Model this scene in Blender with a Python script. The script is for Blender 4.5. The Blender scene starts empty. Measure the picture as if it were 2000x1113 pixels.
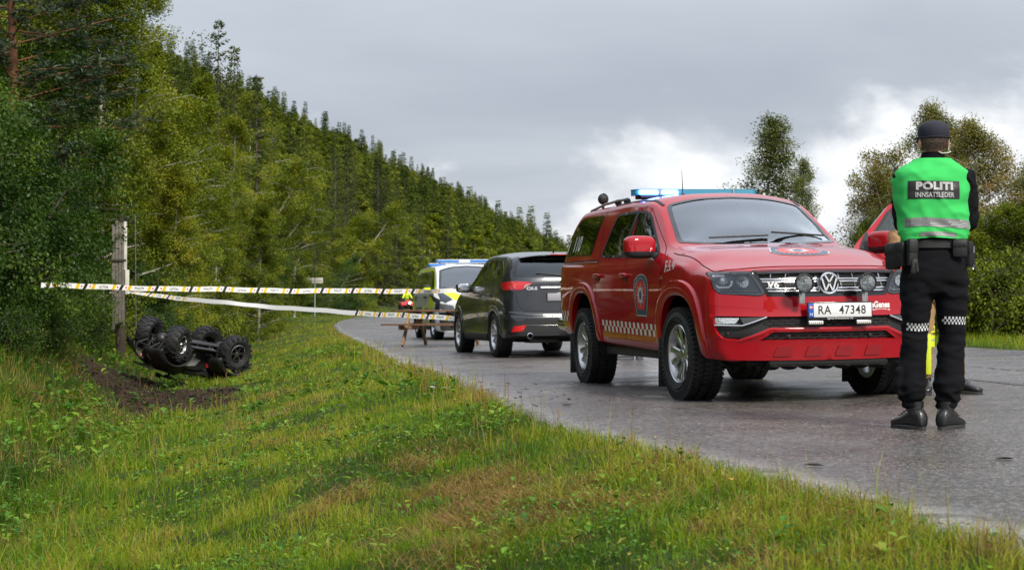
import bpy, bmesh, math, random
import numpy as np
from mathutils import Vector, Matrix, noise as mnoise
from mathutils.bvhtree import BVHTree
from mathutils.geometry import delaunay_2d_cdt

random.seed(7)
RNG = np.random.default_rng(11)
C = bpy.context.scene.collection
S = bpy.context.scene
PI = math.pi

# ------------------------------------------------------------------ camera
cam_d = bpy.data.cameras.new('camera')
cam_d.sensor_width = 36.0
cam_d.lens = 54.0
cam_d.clip_start = 0.1
cam_d.clip_end = 6000.0
cam_d.dof.use_dof = True
cam_d.dof.focus_distance = 11.8
cam_d.dof.aperture_fstop = 5.6
cam = bpy.data.objects.new('camera', cam_d)
C.objects.link(cam)
cam.location = (0, 0, 0.79)
cam.rotation_euler = (math.radians(90.83), 0, 0)
S.camera = cam

# ------------------------------------------------------------------ sky
W = bpy.data.worlds.new("World")
S.world = W
W.use_nodes = True
nt = W.node_tree
nt.nodes.clear()
SUN_EL, SUN_AZ = math.radians(40), math.radians(148)   # azimuth of the sun measured clockwise from +Y


def N(tree, typ, **kw):
 n = tree.nodes.new(typ)
 for k, v in kw.items():
  if k.startswith('i_'):
   n.inputs[k[2:].replace('_', ' ')].default_value = v
  else:
   setattr(n, k, v)
 return n


def world():
 L = nt.links.new
 out = N(nt, 'ShaderNodeOutputWorld')
 bg = N(nt, 'ShaderNodeBackground')
 sky = N(nt, 'ShaderNodeTexSky')
 sky.sky_type = 'NISHITA'
 sky.sun_disc = False
 sky.sun_elevation = SUN_EL
 sky.sun_rotation = SUN_AZ
 sky.air_density = 1.2
 sky.dust_density = 2.0
 tc = N(nt, 'ShaderNodeTexCoord')
 sep = N(nt, 'ShaderNodeSeparateXYZ')
 L(tc.outputs['Generated'], sep.inputs[0])
 zc = N(nt, 'ShaderNodeMath', operation='MAXIMUM'); zc.inputs[1].default_value = 0.0
 L(sep.outputs[2], zc.inputs[0])
 # flat cloud deck seen in perspective
 za = N(nt, 'ShaderNodeMath', operation='ADD'); za.inputs[1].default_value = 0.12
 L(zc.outputs[0], za.inputs[0])
 dv = N(nt, 'ShaderNodeVectorMath', operation='DIVIDE')
 cb = N(nt, 'ShaderNodeCombineXYZ')
 for i in range(3):
  L(za.outputs[0], cb.inputs[i])
 L(tc.outputs['Generated'], dv.inputs[0]); L(cb.outputs[0], dv.inputs[1])
 n1 = N(nt, 'ShaderNodeTexNoise'); n1.inputs['Scale'].default_value = 0.55
 n1.inputs['Detail'].default_value = 5; n1.inputs['Roughness'].default_value = 0.48; n1.inputs['Distortion'].default_value = 0.3
 L(dv.outputs[0], n1.inputs['Vector'])
 deck = N(nt, 'ShaderNodeValToRGB')
 deck.color_ramp.elements[0].position = 0.36; deck.color_ramp.elements[0].color = (0.32, 0.35, 0.405, 1)
 deck.color_ramp.elements[1].position = 0.64; deck.color_ramp.elements[1].color = (0.47, 0.50, 0.55, 1)
 L(n1.outputs['Fac'], deck.inputs['Fac'])
 # billowing low clouds near the horizon
 mp = N(nt, 'ShaderNodeMapping'); mp.inputs['Scale'].default_value = (1.0, 1.0, 1.7)
 mp.inputs['Location'].default_value = (2.4, 0.5, 0.2)
 L(tc.outputs['Generated'], mp.inputs['Vector'])
 n2 = N(nt, 'ShaderNodeTexNoise'); n2.inputs['Scale'].default_value = 6.5
 n2.inputs['Detail'].default_value = 9; n2.inputs['Roughness'].default_value = 0.52; n2.inputs['Distortion'].default_value = 0.25
 L(mp.outputs[0], n2.inputs['Vector'])
 # threshold falls toward the horizon, so the billows stand low
 ht = N(nt, 'ShaderNodeMapRange'); ht.inputs['From Min'].default_value = 0.02; ht.inputs['From Max'].default_value = 0.20
 ht.inputs['To Min'].default_value = 0.23; ht.inputs['To Max'].default_value = -0.30
 L(zc.outputs[0], ht.inputs['Value'])
 ad = N(nt, 'ShaderNodeMath', operation='ADD'); L(n2.outputs['Fac'], ad.inputs[0]); L(ht.outputs[0], ad.inputs[1])
 mk = N(nt, 'ShaderNodeMapRange'); mk.interpolation_type = 'SMOOTHSTEP'
 mk.inputs['From Min'].default_value = 0.44; mk.inputs['From Max'].default_value = 0.62
 L(ad.outputs[0], mk.inputs['Value'])
 n3 = N(nt, 'ShaderNodeTexNoise'); n3.inputs['Scale'].default_value = 17; n3.inputs['Detail'].default_value = 8; n3.inputs['Roughness'].default_value = 0.5
 L(mp.outputs[0], n3.inputs['Vector'])
 cu = N(nt, 'ShaderNodeValToRGB')
 cu.color_ramp.elements[0].position = 0.30; cu.color_ramp.elements[0].color = (0.54, 0.57, 0.62, 1)
 cu.color_ramp.elements[1].position = 0.62; cu.color_ramp.elements[1].color = (0.88, 0.885, 0.885, 1)
 L(n3.outputs['Fac'], cu.inputs['Fac'])
 mx = N(nt, 'ShaderNodeMixRGB'); L(mk.outputs[0], mx.inputs['Fac']); L(deck.outputs[0], mx.inputs[1]); L(cu.outputs[0], mx.inputs[2])
 # an overcast sky grows brighter toward the zenith
 up = N(nt, 'ShaderNodeMapRange'); up.inputs['From Min'].default_value = 0.2; up.inputs['From Max'].default_value = 1.0
 up.inputs['To Min'].default_value = 1.0; up.inputs['To Max'].default_value = 2.6
 L(zc.outputs[0], up.inputs['Value'])
 vs = N(nt, 'ShaderNodeVectorMath', operation='SCALE')
 L(mx.outputs[0], vs.inputs[0]); L(up.outputs[0], vs.inputs['Scale'])
 # physical sky (strength 0.1) shining through the deck a little
 s2 = N(nt, 'ShaderNodeVectorMath', operation='SCALE'); s2.inputs['Scale'].default_value = 0.1
 L(sky.outputs[0], s2.inputs[0])
 m2 = N(nt, 'ShaderNodeMixRGB'); m2.inputs['Fac'].default_value = 0.94
 L(s2.outputs[0], m2.inputs[1]); L(vs.outputs[0], m2.inputs[2])
 L(m2.outputs[0], bg.inputs['Color'])
 bg.inputs['Strength'].default_value = 1.08
 L(bg.outputs[0], out.inputs['Surface'])


world()

# ------------------------------------------------------------------ sun behind thin cloud
sun_d = bpy.data.lights.new('sun', 'SUN')
sun_d.energy = 3.0
sun_d.angle = math.radians(12)
sun_d.color = (1.0, 0.93, 0.80)
sun = bpy.data.objects.new('sun', sun_d)
C.objects.link(sun)
_sd = Vector((math.sin(SUN_AZ) * math.cos(SUN_EL), math.cos(SUN_AZ) * math.cos(SUN_EL), math.sin(SUN_EL)))
sun.rotation_euler = _sd.to_track_quat('Z', 'Y').to_euler()

S.view_settings.view_transform = 'Standard'
S.view_settings.look = 'None'
S.view_settings.exposure = 0.42
S.view_settings.gamma = 1.0
S.view_settings.use_curve_mapping = False
S.render.engine = 'CYCLES'
S.cycles.max_bounces = 8
S.cycles.transparent_max_bounces = 8
S.cycles.caustics_reflective = False
S.cycles.caustics_refractive = False

# ------------------------------------------------------------------ materials
MATS = {}


def mat(name, col=(0.5, 0.5, 0.5), rough=0.5, metal=0.0, spec=0.5, coat=0.0, emit=None, es=0.0, trans=0.0, alpha=None, bump=None, vary=None, ior=None, sheen=0.0):
 """Principled material. vary=(scale, amount) mottles the colour, bump=(scale, strength)."""
 if name in MATS:
  return MATS[name]
 m = bpy.data.materials.new(name)
 m.use_nodes = True
 t = m.node_tree
 b = t.nodes['Principled BSDF']
 b.inputs['Base Color'].default_value = (*col, 1)
 b.inputs['Roughness'].default_value = rough
 b.inputs['Metallic'].default_value = metal
 b.inputs['Specular IOR Level'].default_value = spec
 b.inputs['Coat Weight'].default_value = coat
 b.inputs['Coat Roughness'].default_value = 0.04
 b.inputs['Transmission Weight'].default_value = trans
 if sheen:
  b.inputs['Sheen Weight'].default_value = sheen
 if ior:
  b.inputs['IOR'].default_value = ior
 if alpha is not None:
  b.inputs['Alpha'].default_value = alpha
 if emit:
  b.inputs['Emission Color'].default_value = (*emit, 1)
  b.inputs['Emission Strength'].default_value = es
 tc = None
 if bump or vary:
  tc = N(t, 'ShaderNodeTexCoord')
 if vary:
  n = N(t, 'ShaderNodeTexNoise'); n.inputs['Scale'].default_value = vary[0]; n.inputs['Detail'].default_value = 6
  n.inputs['Roughness'].default_value = 0.65
  t.links.new(tc.outputs['Object'], n.inputs['Vector'])
  r = N(t, 'ShaderNodeMapRange'); r.inputs['From Min'].default_value = 0.3; r.inputs['From Max'].default_value = 0.7
  r.inputs['To Min'].default_value = 1 - vary[1]; r.inputs['To Max'].default_value = 1 + vary[1]
  t.links.new(n.outputs['Fac'], r.inputs['Value'])
  v = N(t, 'ShaderNodeVectorMath', operation='SCALE'); v.inputs[0].default_value = col
  t.links.new(r.outputs[0], v.inputs['Scale'])
  t.links.new(v.outputs[0], b.inputs['Base Color'])
  rr = N(t, 'ShaderNodeMapRange'); rr.inputs['From Min'].default_value = 0.3; rr.inputs['From Max'].default_value = 0.7
  rr.inputs['To Min'].default_value = max(0, rough - 0.08); rr.inputs['To Max'].default_value = min(1, rough + 0.08)
  t.links.new(n.outputs['Fac'], rr.inputs['Value']); t.links.new(rr.outputs[0], b.inputs['Roughness'])
 if bump:
  n = N(t, 'ShaderNodeTexNoise'); n.inputs['Scale'].default_value = bump[0]; n.inputs['Detail'].default_value = 5
  t.links.new(tc.outputs['Object'], n.inputs['Vector'])
  bp = N(t, 'ShaderNodeBump'); bp.inputs['Strength'].default_value = bump[1]; bp.inputs['Distance'].default_value = 0.01
  t.links.new(n.outputs['Fac'], bp.inputs['Height']); t.links.new(bp.outputs[0], b.inputs['Normal'])
 MATS[name] = m
 return m


def glass_mat(name, tint, refl_rough=0.02, refl=1.9):
 """thin pane: Fresnel reflection over tinted see-through"""
 if name in MATS:
  return MATS[name]
 m = bpy.data.materials.new(name); m.use_nodes = True
 t = m.node_tree; t.nodes.clear(); L = t.links.new
 o = N(t, 'ShaderNodeOutputMaterial')
 tr = N(t, 'ShaderNodeBsdfTransparent'); tr.inputs[0].default_value = (*tint, 1)
 gl = N(t, 'ShaderNodeBsdfGlossy'); gl.inputs['Roughness'].default_value = refl_rough
 gl.inputs['Color'].default_value = (0.9, 0.95, 1, 1)
 fr = N(t, 'ShaderNodeFresnel'); fr.inputs['IOR'].default_value = 1.52
 mu = N(t, 'ShaderNodeMath', operation='MULTIPLY'); mu.inputs[1].default_value = refl; mu.use_clamp = True
 L(fr.outputs[0], mu.inputs[0])
 mx = N(t, 'ShaderNodeMixShader'); L(mu.outputs[0], mx.inputs[0]); L(tr.outputs[0], mx.inputs[1]); L(gl.outputs[0], mx.inputs[2])
 L(mx.outputs[0], o.inputs['Surface'])
 MATS[name] = m
 return m


# ------------------------------------------------------------------ object helpers
def tag(o, label=None, cat=None, group=None, kind=None):
 if label: o['label'] = label
 if cat: o['category'] = cat
 if group: o['group'] = group
 if kind: o['kind'] = kind
 return o


def empty(name, loc=(0, 0, 0), rz=0.0, label=None, cat=None, group=None):
 o = bpy.data.objects.new(name, None)
 o.empty_display_size = 0.2
 o.location = loc; o.rotation_euler = (0, 0, rz)
 C.objects.link(o)
 return tag(o, label, cat, group)


def mesh_obj(name, verts, faces, m, parent=None, smooth=True, sharp=40, link=True):
 me = bpy.data.meshes.new(name)
 if isinstance(verts, np.ndarray):
  verts = verts.tolist()
 me.from_pydata(verts, [], faces)
 me.update()
 if smooth:
  me.shade_smooth()
  if sharp is not None:
   me.set_sharp_from_angle(angle=math.radians(sharp))
 if m is not None:
  for q in (m if isinstance(m, (list, tuple)) else [m]):
   me.materials.append(q)
 o = bpy.data.objects.new(name, me)
 if link:
  C.objects.link(o)
 if parent is not None:
  o.parent = parent
 return o


def big_mesh(name, V, F, m, attrs=None, smooth=False):
 """fast mesh of triangles or quads: V (n,3), F (k,3|4) numpy"""
 me = bpy.data.meshes.new(name)
 V = np.ascontiguousarray(V, dtype=np.float32); F = np.ascontiguousarray(F, dtype=np.int32)
 k = F.shape[1]
 me.vertices.add(len(V)); me.vertices.foreach_set('co', V.ravel())
 me.loops.add(F.size); me.loops.foreach_set('vertex_index', F.ravel())
 me.polygons.add(len(F)); me.polygons.foreach_set('loop_start', np.arange(0, F.size, k, dtype=np.int32))
 try:
  me.polygons.foreach_set('loop_total', np.full(len(F), k, dtype=np.int32))
 except Exception:
  pass
 me.update(calc_edges=True)
 if smooth: me.shade_smooth()
 else: me.shade_flat()
 for nme, arr in (attrs or {}).items():
  a = me.attributes.new(nme, 'FLOAT', 'POINT')
  a.data.foreach_set('value', np.ascontiguousarray(arr, dtype=np.float32))
 for q in (m if isinstance(m, (list, tuple)) else [m]):
  me.materials.append(q)
 return me


def obj_from(me, name, parent=None):
 o = bpy.data.objects.new(name, me); C.objects.link(o)
 if parent is not None: o.parent = parent
 return o


def copy_tree(o, parent=None):
 c = o.copy(); C.objects.link(c)
 if parent is not None: c.parent = parent
 for ch in o.children:
  copy_tree(ch, c)
 return c


class MB:
 """collects shapes into one mesh"""
 def __init__(s):
  s.v = []; s.f = []

 def add(s, vs, fs):
  k = len(s.v); s.v += [tuple(p) for p in vs]; s.f += [tuple(i + k for i in f) for f in fs]
  return s

 def box(s, c, d, rot=None, bev=0.0):
  hx, hy, hz = d[0] / 2, d[1] / 2, d[2] / 2
  if bev > 0:
   b = min(bev, hx * .9, hy * .9, hz * .9)
   bm = bmesh.new(); bmesh.ops.create_cube(bm, size=1)
   bmesh.ops.scale(bm, vec=(d[0], d[1], d[2]), verts=bm.verts)
   bmesh.ops.bevel(bm, geom=list(bm.edges), offset=b, segments=2, affect='EDGES', profile=0.5)
   bm.verts.index_update()
   vs = [v.co.copy() for v in bm.verts]; fs = [[v.index for v in f.verts] for f in bm.faces]; bm.free()
  else:
   vs = [Vector((x * hx, y * hy, z * hz)) for x in (-1, 1) for y in (-1, 1) for z in (-1, 1)]
   fs = [(0, 1, 3, 2), (4, 6, 7, 5), (0, 4, 5, 1), (2, 3, 7, 6), (0, 2, 6, 4), (1, 5, 7, 3)]
  if rot is not None:
   vs = [rot @ v for v in vs]
  c = Vector(c)
  return s.add([v + c for v in vs], fs)

 def bar(s, a, b, w, h, up=(0, 0, 1), bev=0.0):
  a = Vector(a); b = Vector(b); d = b - a; L = d.length; d.normalize()
  u = Vector(up); sd = d.cross(u)
  if sd.length < 1e-4: sd = d.cross(Vector((1, 0, 0)))
  sd.normalize(); u = sd.cross(d).normalized()
  R = Matrix((d, sd, u)).transposed()
  return s.box((a + b) / 2, (L, w, h), R, bev)

 def tube(s, pts, r, n=10, cap=True, flat=None):
  pts = [Vector(p) for p in pts]
  rs = r if isinstance(r, (list, tuple)) else [r] * len(pts)
  vs = []; fs = []
  prev = None
  for i, p in enumerate(pts):
   d = (pts[min(i + 1, len(pts) - 1)] - pts[max(i - 1, 0)]).normalized()
   if prev is None:
    a = Vector((0, 0, 1)) if abs(d.z) < .9 else Vector((1, 0, 0))
    sd = d.cross(a).normalized()
   else:
    sd = (prev - d * prev.dot(d)).normalized()
   prev = sd
   up = sd.cross(d)
   for k in range(n):
    t = 2 * PI * k / n
    vs.append(p + (sd * math.cos(t) + up * math.sin(t) * (flat or 1)) * rs[i])
  for i in range(len(pts) - 1):
   for k in range(n):
    fs.append((i * n + k, i * n + (k + 1) % n, (i + 1) * n + (k + 1) % n, (i + 1) * n + k))
  if cap:
   fs.append(tuple(range(n - 1, -1, -1))); fs.append(tuple((len(pts) - 1) * n + k for k in range(n)))
  return s.add(vs, fs)

 def lathe(s, prof, c=(0, 0, 0), axis='z', n=32, closed=False):
  """prof: list of (r, h) ; axis direction of h"""
  vs = []; fs = []
  c = Vector(c)
  for (r, h) in prof:
   for k in range(n):
    t = 2 * PI * k / n
    a, b = r * math.cos(t), r * math.sin(t)
    v = {'z': (a, b, h), 'y': (b, h, a), 'x': (h, a, b)}[axis]
    vs.append(Vector(v) + c)
  m = len(prof)
  for i in range(m if closed else m - 1):
   j = (i + 1) % m
   for k in range(n):
    fs.append((i * n + k, i * n + (k + 1) % n, j * n + (k + 1) % n, j * n + k))
  return s.add(vs, fs)

 def prism(s, poly, h0, h1, axis='z'):
  """extrude a 2D polygon between h0 and h1 along axis; ('z': xy, 'y': xz, 'x': yz)"""
  n = len(poly)
  def P(p, h):
   return {'z': (p[0], p[1], h), 'y': (p[0], h, p[1]), 'x': (h, p[0], p[1])}[axis]
  vs = [P(p, h0) for p in poly] + [P(p, h1) for p in poly]
  fs = [tuple(range(n - 1, -1, -1)), tuple(range(n, 2 * n))]
  fs += [(i, (i + 1) % n, n + (i + 1) % n, n + i) for i in range(n)]
  return s.add(vs, fs)

 def sell(s, c, r, e1=1.0, e2=1.0, nu=20, nv=12, rot=None):
  """superellipsoid"""
  def sp(x, e): return math.copysign(abs(x) ** e, x)
  vs = []; fs = []
  c = Vector(c)
  for j in range(nv + 1):
   ph = -PI / 2 + PI * j / nv
   for i in range(nu):
    th = 2 * PI * i / nu
    v = Vector((r[0] * sp(math.cos(ph), e1) * sp(math.cos(th), e2), r[1] * sp(math.cos(ph), e1) * sp(math.sin(th), e2), r[2] * sp(math.sin(ph), e1)))
    if rot is not None: v = rot @ v
    vs.append(v + c)
  for j in range(nv):
   for i in range(nu):
    fs.append((j * nu + i, j * nu + (i + 1) % nu, (j + 1) * nu + (i + 1) % nu, (j + 1) * nu + i))
  return s.add(vs, fs)

 def loft(s, rings, cap=True):
  n = len(rings[0]); vs = [p for r in rings for p in r]; fs = []
  for i in range(len(rings) - 1):
   for k in range(n):
    fs.append((i * n + k, i * n + (k + 1) % n, (i + 1) * n + (k + 1) % n, (i + 1) * n + k))
  if cap:
   fs.append(tuple(range(n - 1, -1, -1))); fs.append(tuple((len(rings) - 1) * n + k for k in range(n)))
  return s.add(vs, fs)

 def xf(s, M, start=0):
  for i in range(start, len(s.v)):
   s.v[i] = tuple(M @ Vector(s.v[i]))
  return s

 def build(s, name, m, parent=None, smooth=True, sharp=40, recalc=True, weld=0.0):
  bm = bmesh.new()
  bv = [bm.verts.new(p) for p in s.v]
  for f in s.f:
   try: bm.faces.new([bv[i] for i in f])
   except ValueError: pass
  if weld: bmesh.ops.remove_doubles(bm, verts=bm.verts, dist=weld)
  if recalc: bmesh.ops.recalc_face_normals(bm, faces=bm.faces)
  me = bpy.data.meshes.new(name); bm.to_mesh(me); bm.free()
  if smooth:
   me.shade_smooth(); me.set_sharp_from_angle(angle=math.radians(sharp))
  for q in (m if isinstance(m, (list, tuple)) else [m]): me.materials.append(q)
  o = bpy.data.objects.new(name, me); C.objects.link(o)
  if parent is not None: o.parent = parent
  return o


def pchip(xs, ys, xq):
 xs = np.asarray(xs, float); ys = np.asarray(ys, float); xq = np.asarray(xq, float)
 h = np.diff(xs); d = np.diff(ys) / h
 m = np.zeros(len(xs))
 m[0] = d[0]; m[-1] = d[-1]
 for i in range(1, len(xs) - 1):
  if d[i - 1] * d[i] > 0:
   w1 = 2 * h[i] + h[i - 1]; w2 = h[i] + 2 * h[i - 1]
   m[i] = (w1 + w2) / (w1 / d[i - 1] + w2 / d[i])
 i = np.clip(np.searchsorted(xs, xq) - 1, 0, len(xs) - 2)
 t = np.clip((xq - xs[i]) / h[i], 0, 1)
 return ((2 * t**3 - 3 * t**2 + 1) * ys[i] + (t**3 - 2 * t**2 + t) * h[i] * m[i] + (-2 * t**3 + 3 * t**2) * ys[i + 1] + (t**3 - t**2) * h[i] * m[i + 1])


def rnd(poly, r, n=5):
 """fillet the corners of a polygon; r number or list"""
 out = []
 k = len(poly)
 for i in range(k):
  p = Vector(poly[i]); a = Vector(poly[i - 1]); b = Vector(poly[(i + 1) % k])
  ri = r[i] if isinstance(r, (list, tuple)) else r
  if ri <= 0:
   out.append(tuple(p)); continue
  da = (a - p); db = (b - p)
  la = min(ri, da.length * .48); lb = min(ri, db.length * .48)
  p0 = p + da.normalized() * la; p1 = p + db.normalized() * lb
  for q in range(n + 1):
   t = q / n
   out.append(tuple((1 - t) ** 2 * p0 + 2 * t * (1 - t) * p + t * t * p1))
 return out


def inpoly(P, poly):
 """P (n,2) numpy, poly list -> bool"""
 x, y = P[:, 0], P[:, 1]
 q = np.asarray(poly, float); ins = np.zeros(len(P), bool)
 j = len(q) - 1
 for i in range(len(q)):
  xi, yi = q[i]; xj, yj = q[j]
  c = ((yi > y) != (yj > y)) & (x < (xj - xi) * (y - yi) / ((yj - yi) or 1e-12) + xi)
  ins ^= c
  j = i
 return ins


def offset_poly(poly, d):
 """grow (d>0) or shrink a simple polygon"""
 n = len(poly)
 A = sum(poly[i][0] * poly[(i + 1) % n][1] - poly[(i + 1) % n][0] * poly[i][1] for i in range(n))
 sg = 1 if A > 0 else -1
 out = []
 for i in range(n):
  p = Vector(poly[i]); a = Vector(poly[i - 1]); b = Vector(poly[(i + 1) % n])
  e1 = (p - a); e2 = (b - p)
  if e1.length < 1e-9: e1 = e2
  if e2.length < 1e-9: e2 = e1
  e1 = e1.normalized(); e2 = e2.normalized()
  n1 = Vector((e1.y, -e1.x)); n2 = Vector((e2.y, -e2.x))
  m = n1 + n2
  if m.length < 1e-6: m = n1.copy()
  m.normalize(); c = max(0.35, m.dot(n1))
  q = p + m * (sg * d / c)
  out.append((q.x, q.y))
 return out


def text_mesh(txt, size=1.0, bold=0.0, align='CENTER', space=1.0, sx=1.0):
 cu = bpy.data.curves.new('t', 'FONT'); cu.body = txt; cu.size = size; cu.align_x = align; cu.align_y = 'CENTER'
 cu.offset = bold; cu.space_character = space; cu.resolution_u = 4
 o = bpy.data.objects.new('t', cu); C.objects.link(o)
 bpy.context.view_layer.update()
 me = bpy.data.meshes.new_from_object(o.evaluated_get(bpy.context.evaluated_depsgraph_get()))
 V = [(v.co.x * sx, v.co.y) for v in me.vertices]; F = [tuple(p.vertices) for p in me.polygons]
 bpy.data.objects.remove(o); bpy.data.curves.remove(cu); bpy.data.meshes.remove(me)
 return V, F


def text_obj(name, txt, origin, ux, uy, size, m, parent, bold=0.0, space=1.0, sx=1.0, shear=0.0, align='CENTER'):
 """flat lettering: origin + x*ux + y*uy"""
 V, F = text_mesh(txt, size, bold, align, space, sx)
 o, ux, uy = Vector(origin), Vector(ux), Vector(uy)
 return mesh_obj(name, [tuple(o + ux * (x + shear * y) + uy * y) for x, y in V], F, m, parent, smooth=False)
# ================================================================== coachwork
def sstep(a, b, x):
 t = np.clip((np.asarray(x, float) - a) / (b - a), 0, 1)
 return t * t * (3 - 2 * t)


class Body:
 """Lofted car body. keys: [(x, [(y,z)...])] rear to front, half sections from sill to roof centre."""
 def __init__(s, keys, rf=(0.25, 0.10, 0.25), rr=(0.2, 0.08, 0.2), front=None, rear=None, sub=12, nx=260, pitch=0.0):
  xs = [k[0] for k in keys]; n = len(keys[0][1])
  x0, x1 = xs[0], xs[-1]
  # denser stations near the ends
  u = np.linspace(0, 1, nx); ue = 0.5 - 0.5 * np.cos(PI * u); xq = x0 + (x1 - x0) * (0.6 * u + 0.4 * ue)
  Y = np.array([pchip(xs, [k[1][i][0] for k in keys], xq) for i in range(n)])
  Z = np.array([pchip(xs, [k[1][i][1] for k in keys], xq) for i in range(n)])
  # catmull-rom across the section
  def cr(A):
   A = np.vstack([2 * A[0] - A[1], A, 2 * A[-1] - A[-2]])
   out = []
   for i in range(1, n):
    for k in range(sub):
     t = k / sub
     out.append(0.5 * ((2 * A[i]) + (-A[i - 1] + A[i + 1]) * t + (2 * A[i - 1] - 5 * A[i] + 4 * A[i + 1] - A[i + 2]) * t * t + (-A[i - 1] + 3 * A[i] - 3 * A[i + 1] + A[i + 2]) * t**3))
   out.append(A[n])
   return np.array(out)
  SY = cr(Y); SZ = cr(Z)
  SY[-1] = 0
  Ym = SY.max()
  def roundend(d, spec):
   r = spec[0]
   t = np.clip((r - d) / r, 0, 1)
   return (1 - np.sqrt(np.clip(1 - t * t, 0, 1)))
  for d, spec in ((x1 - xq, rf), (xq - x0, rr)):
   k = roundend(d, spec)
   SY = SY * (1 - k * spec[1] / Ym)
   zc = spec[3] if len(spec) > 3 else 0.75
   top = SZ > zc
   SZ = np.where(top, zc + (SZ - zc) * (1 - k * spec[2]), SZ)
  # belly pan closes the section below
  SY = np.vstack([SY[0] * t for t in (0, .25, .5, .75, .95)] + [SY]); SZ = np.vstack([SZ[0]] * 5 + [SZ])
  # full section
  FY = np.vstack([-SY, SY[-2::-1]]); FZ = np.vstack([SZ, SZ[-2::-1]])
  rows = [(np.full(FY.shape[0], xq[i]), FY[:, i], FZ[:, i]) for i in range(len(xq))]
  capn = 34
  def cap(i, order):
   res = []
   y, z = FY[:, i], FZ[:, i]; zc = 0.5 * (z.max() + z.min())
   for q in range(1, capn + 1):
    f = 1 - q / capn
    res.append((np.full(len(y), xq[i]), y * f, zc + (z - zc) * f if True else z))
   return res
  rows = cap(0, 0)[::-1] + rows + cap(len(xq) - 1, 1)
  X = np.array([r[0] for r in rows]); Yv = np.array([r[1] for r in rows]); Zv = np.array([r[2] for r in rows])
  wf = sstep(x1 - 0.9, x1 - 0.02, X); wr = sstep(x0 + 0.7, x0 + 0.02, X)
  if front: X = X + wf * front(np.abs(Yv), Zv)
  if rear: X = X + wr * rear(np.abs(Yv), Zv)
  s.pitch = pitch
  R, K = X.shape
  s.V = np.stack([X, Yv, Zv], -1).reshape(-1, 3)
  idx = np.arange(R * K).reshape(R, K)
  a, b, c, d = idx[:-1, :-1], idx[:-1, 1:], idx[1:, 1:], idx[1:, :-1]
  s.F = np.stack([a, d, c, b], -1).reshape(-1, 4)
  # drop degenerate cap centre quads kept as they are harmless
  s.bvh = BVHTree.FromPolygons([Vector(v) for v in s.V], [tuple(int(q) for q in f) for f in s.F])
  s.cuts = []

 def P(s, v):      # pitch the sprung body
  v = np.asarray(v, float)
  if v.ndim == 1: return (v[0], v[1], v[2] - s.pitch * v[0])
  w = v.copy(); w[:, 2] -= s.pitch * v[:, 0]; return w

 def hit(s, axis, a, b):
  o, d = {'L': (Vector((a, 5, b)), Vector((0, -1, 0))), 'R': (Vector((a, -5, b)), Vector((0, 1, 0))),
    'F': (Vector((8, a, b)), Vector((-1, 0, 0))), 'B': (Vector((-8, a, b)), Vector((1, 0, 0))),
    'T': (Vector((a, b, 8)), Vector((0, 0, -1)))}[axis]
  h = s.bvh.ray_cast(o, d)
  if h[0] is None:
   h = s.bvh.ray_cast(o + Vector((1.3e-4, 1.1e-4, 1.7e-4)), d)
   if h[0] is None: return None, None
  n = h[1]
  if n.dot(d) > 0: n = -n
  return h[0], n

 def ring(s, name, poly, out, inn, axis, off, m, parent, res=.04, skirt=0):
  return s.patch(name, offset_poly(poly, out), axis, off, m, parent, holes=[offset_poly(poly, -inn)], res=res, skirt=skirt)

 def cut(s, axis, poly):
  s.cuts.append((axis, poly))

 def build(s, name, m, parent, extra=None):
  cen = s.V[s.F].mean(1)
  e1 = s.V[s.F[:, 1]] - s.V[s.F[:, 0]]; e2 = s.V[s.F[:, 3]] - s.V[s.F[:, 0]]
  keep = np.ones(len(s.F), bool)
  for axis, poly in s.cuts:
   if axis in 'LR':
    side = cen[:, 1] > 0.3 if axis == 'L' else cen[:, 1] < -0.3
    keep &= ~(side & inpoly(cen[:, [0, 2]], poly))
   elif axis == 'T':
    keep &= ~((cen[:, 2] > 0.95) & inpoly(cen[:, [0, 1]], poly))
   elif axis == 'F':
    keep &= ~((cen[:, 0] > s.V[:, 0].max() - 1.0) & inpoly(cen[:, [1, 2]], poly))
   elif axis == 'B':
    keep &= ~((cen[:, 0] < s.V[:, 0].min() + 1.0) & inpoly(cen[:, [1, 2]], poly))
  o = mesh_obj(name, s.P(s.V), [tuple(int(q) for q in f) for f in s.F[keep]], m, parent, sharp=None)
  return o

 def patch(s, name, polys, axis, off, m, parent, res=0.035, skirt=None, holes=(), smooth=True, dome=0.0, use_axis=False):
  """trimmed panel following the body surface. polys: one polygon (or list of polygons) in the view plane"""
  if isinstance(polys[0][0], (int, float, np.floating)): polys = [polys]
  AV = []; AF = []
  for poly in polys:
   loops = [poly] + list(holes)
   pts = []; edges = []
   for lp in loops:
    st = len(pts); n = len(lp)
    for i in range(n):
     a = np.array(lp[i], float); b = np.array(lp[(i + 1) % n], float)
     k = max(1, int(np.linalg.norm(b - a) / res))
     for q in range(k): pts.append(tuple(a + (b - a) * q / k))
    m_ = len(pts)
    edges += [(i, i + 1 if i + 1 < m_ else st) for i in range(st, m_)]
   bp = np.array(pts)
   lo, hi = bp.min(0), bp.max(0)
   gx = np.arange(lo[0] + res * .5, hi[0], res); gy = np.arange(lo[1] + res * .5, hi[1], res)
   if len(gx) and len(gy):
    G = np.array([(x, y) for x in gx for y in gy])
    ok = inpoly(G, poly)
    for h in holes: ok &= ~inpoly(G, h)
    G = G[ok]
    if len(G) and len(bp) < 4000:
     dd = ((G[:, None, :] - bp[None, :, :]) ** 2).sum(-1).min(1)
     G = G[dd > (res * .45) ** 2]
    pts += [tuple(g) for g in G]
   r = delaunay_2d_cdt([Vector(p) for p in pts], edges, [], 0, 1e-6)
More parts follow.
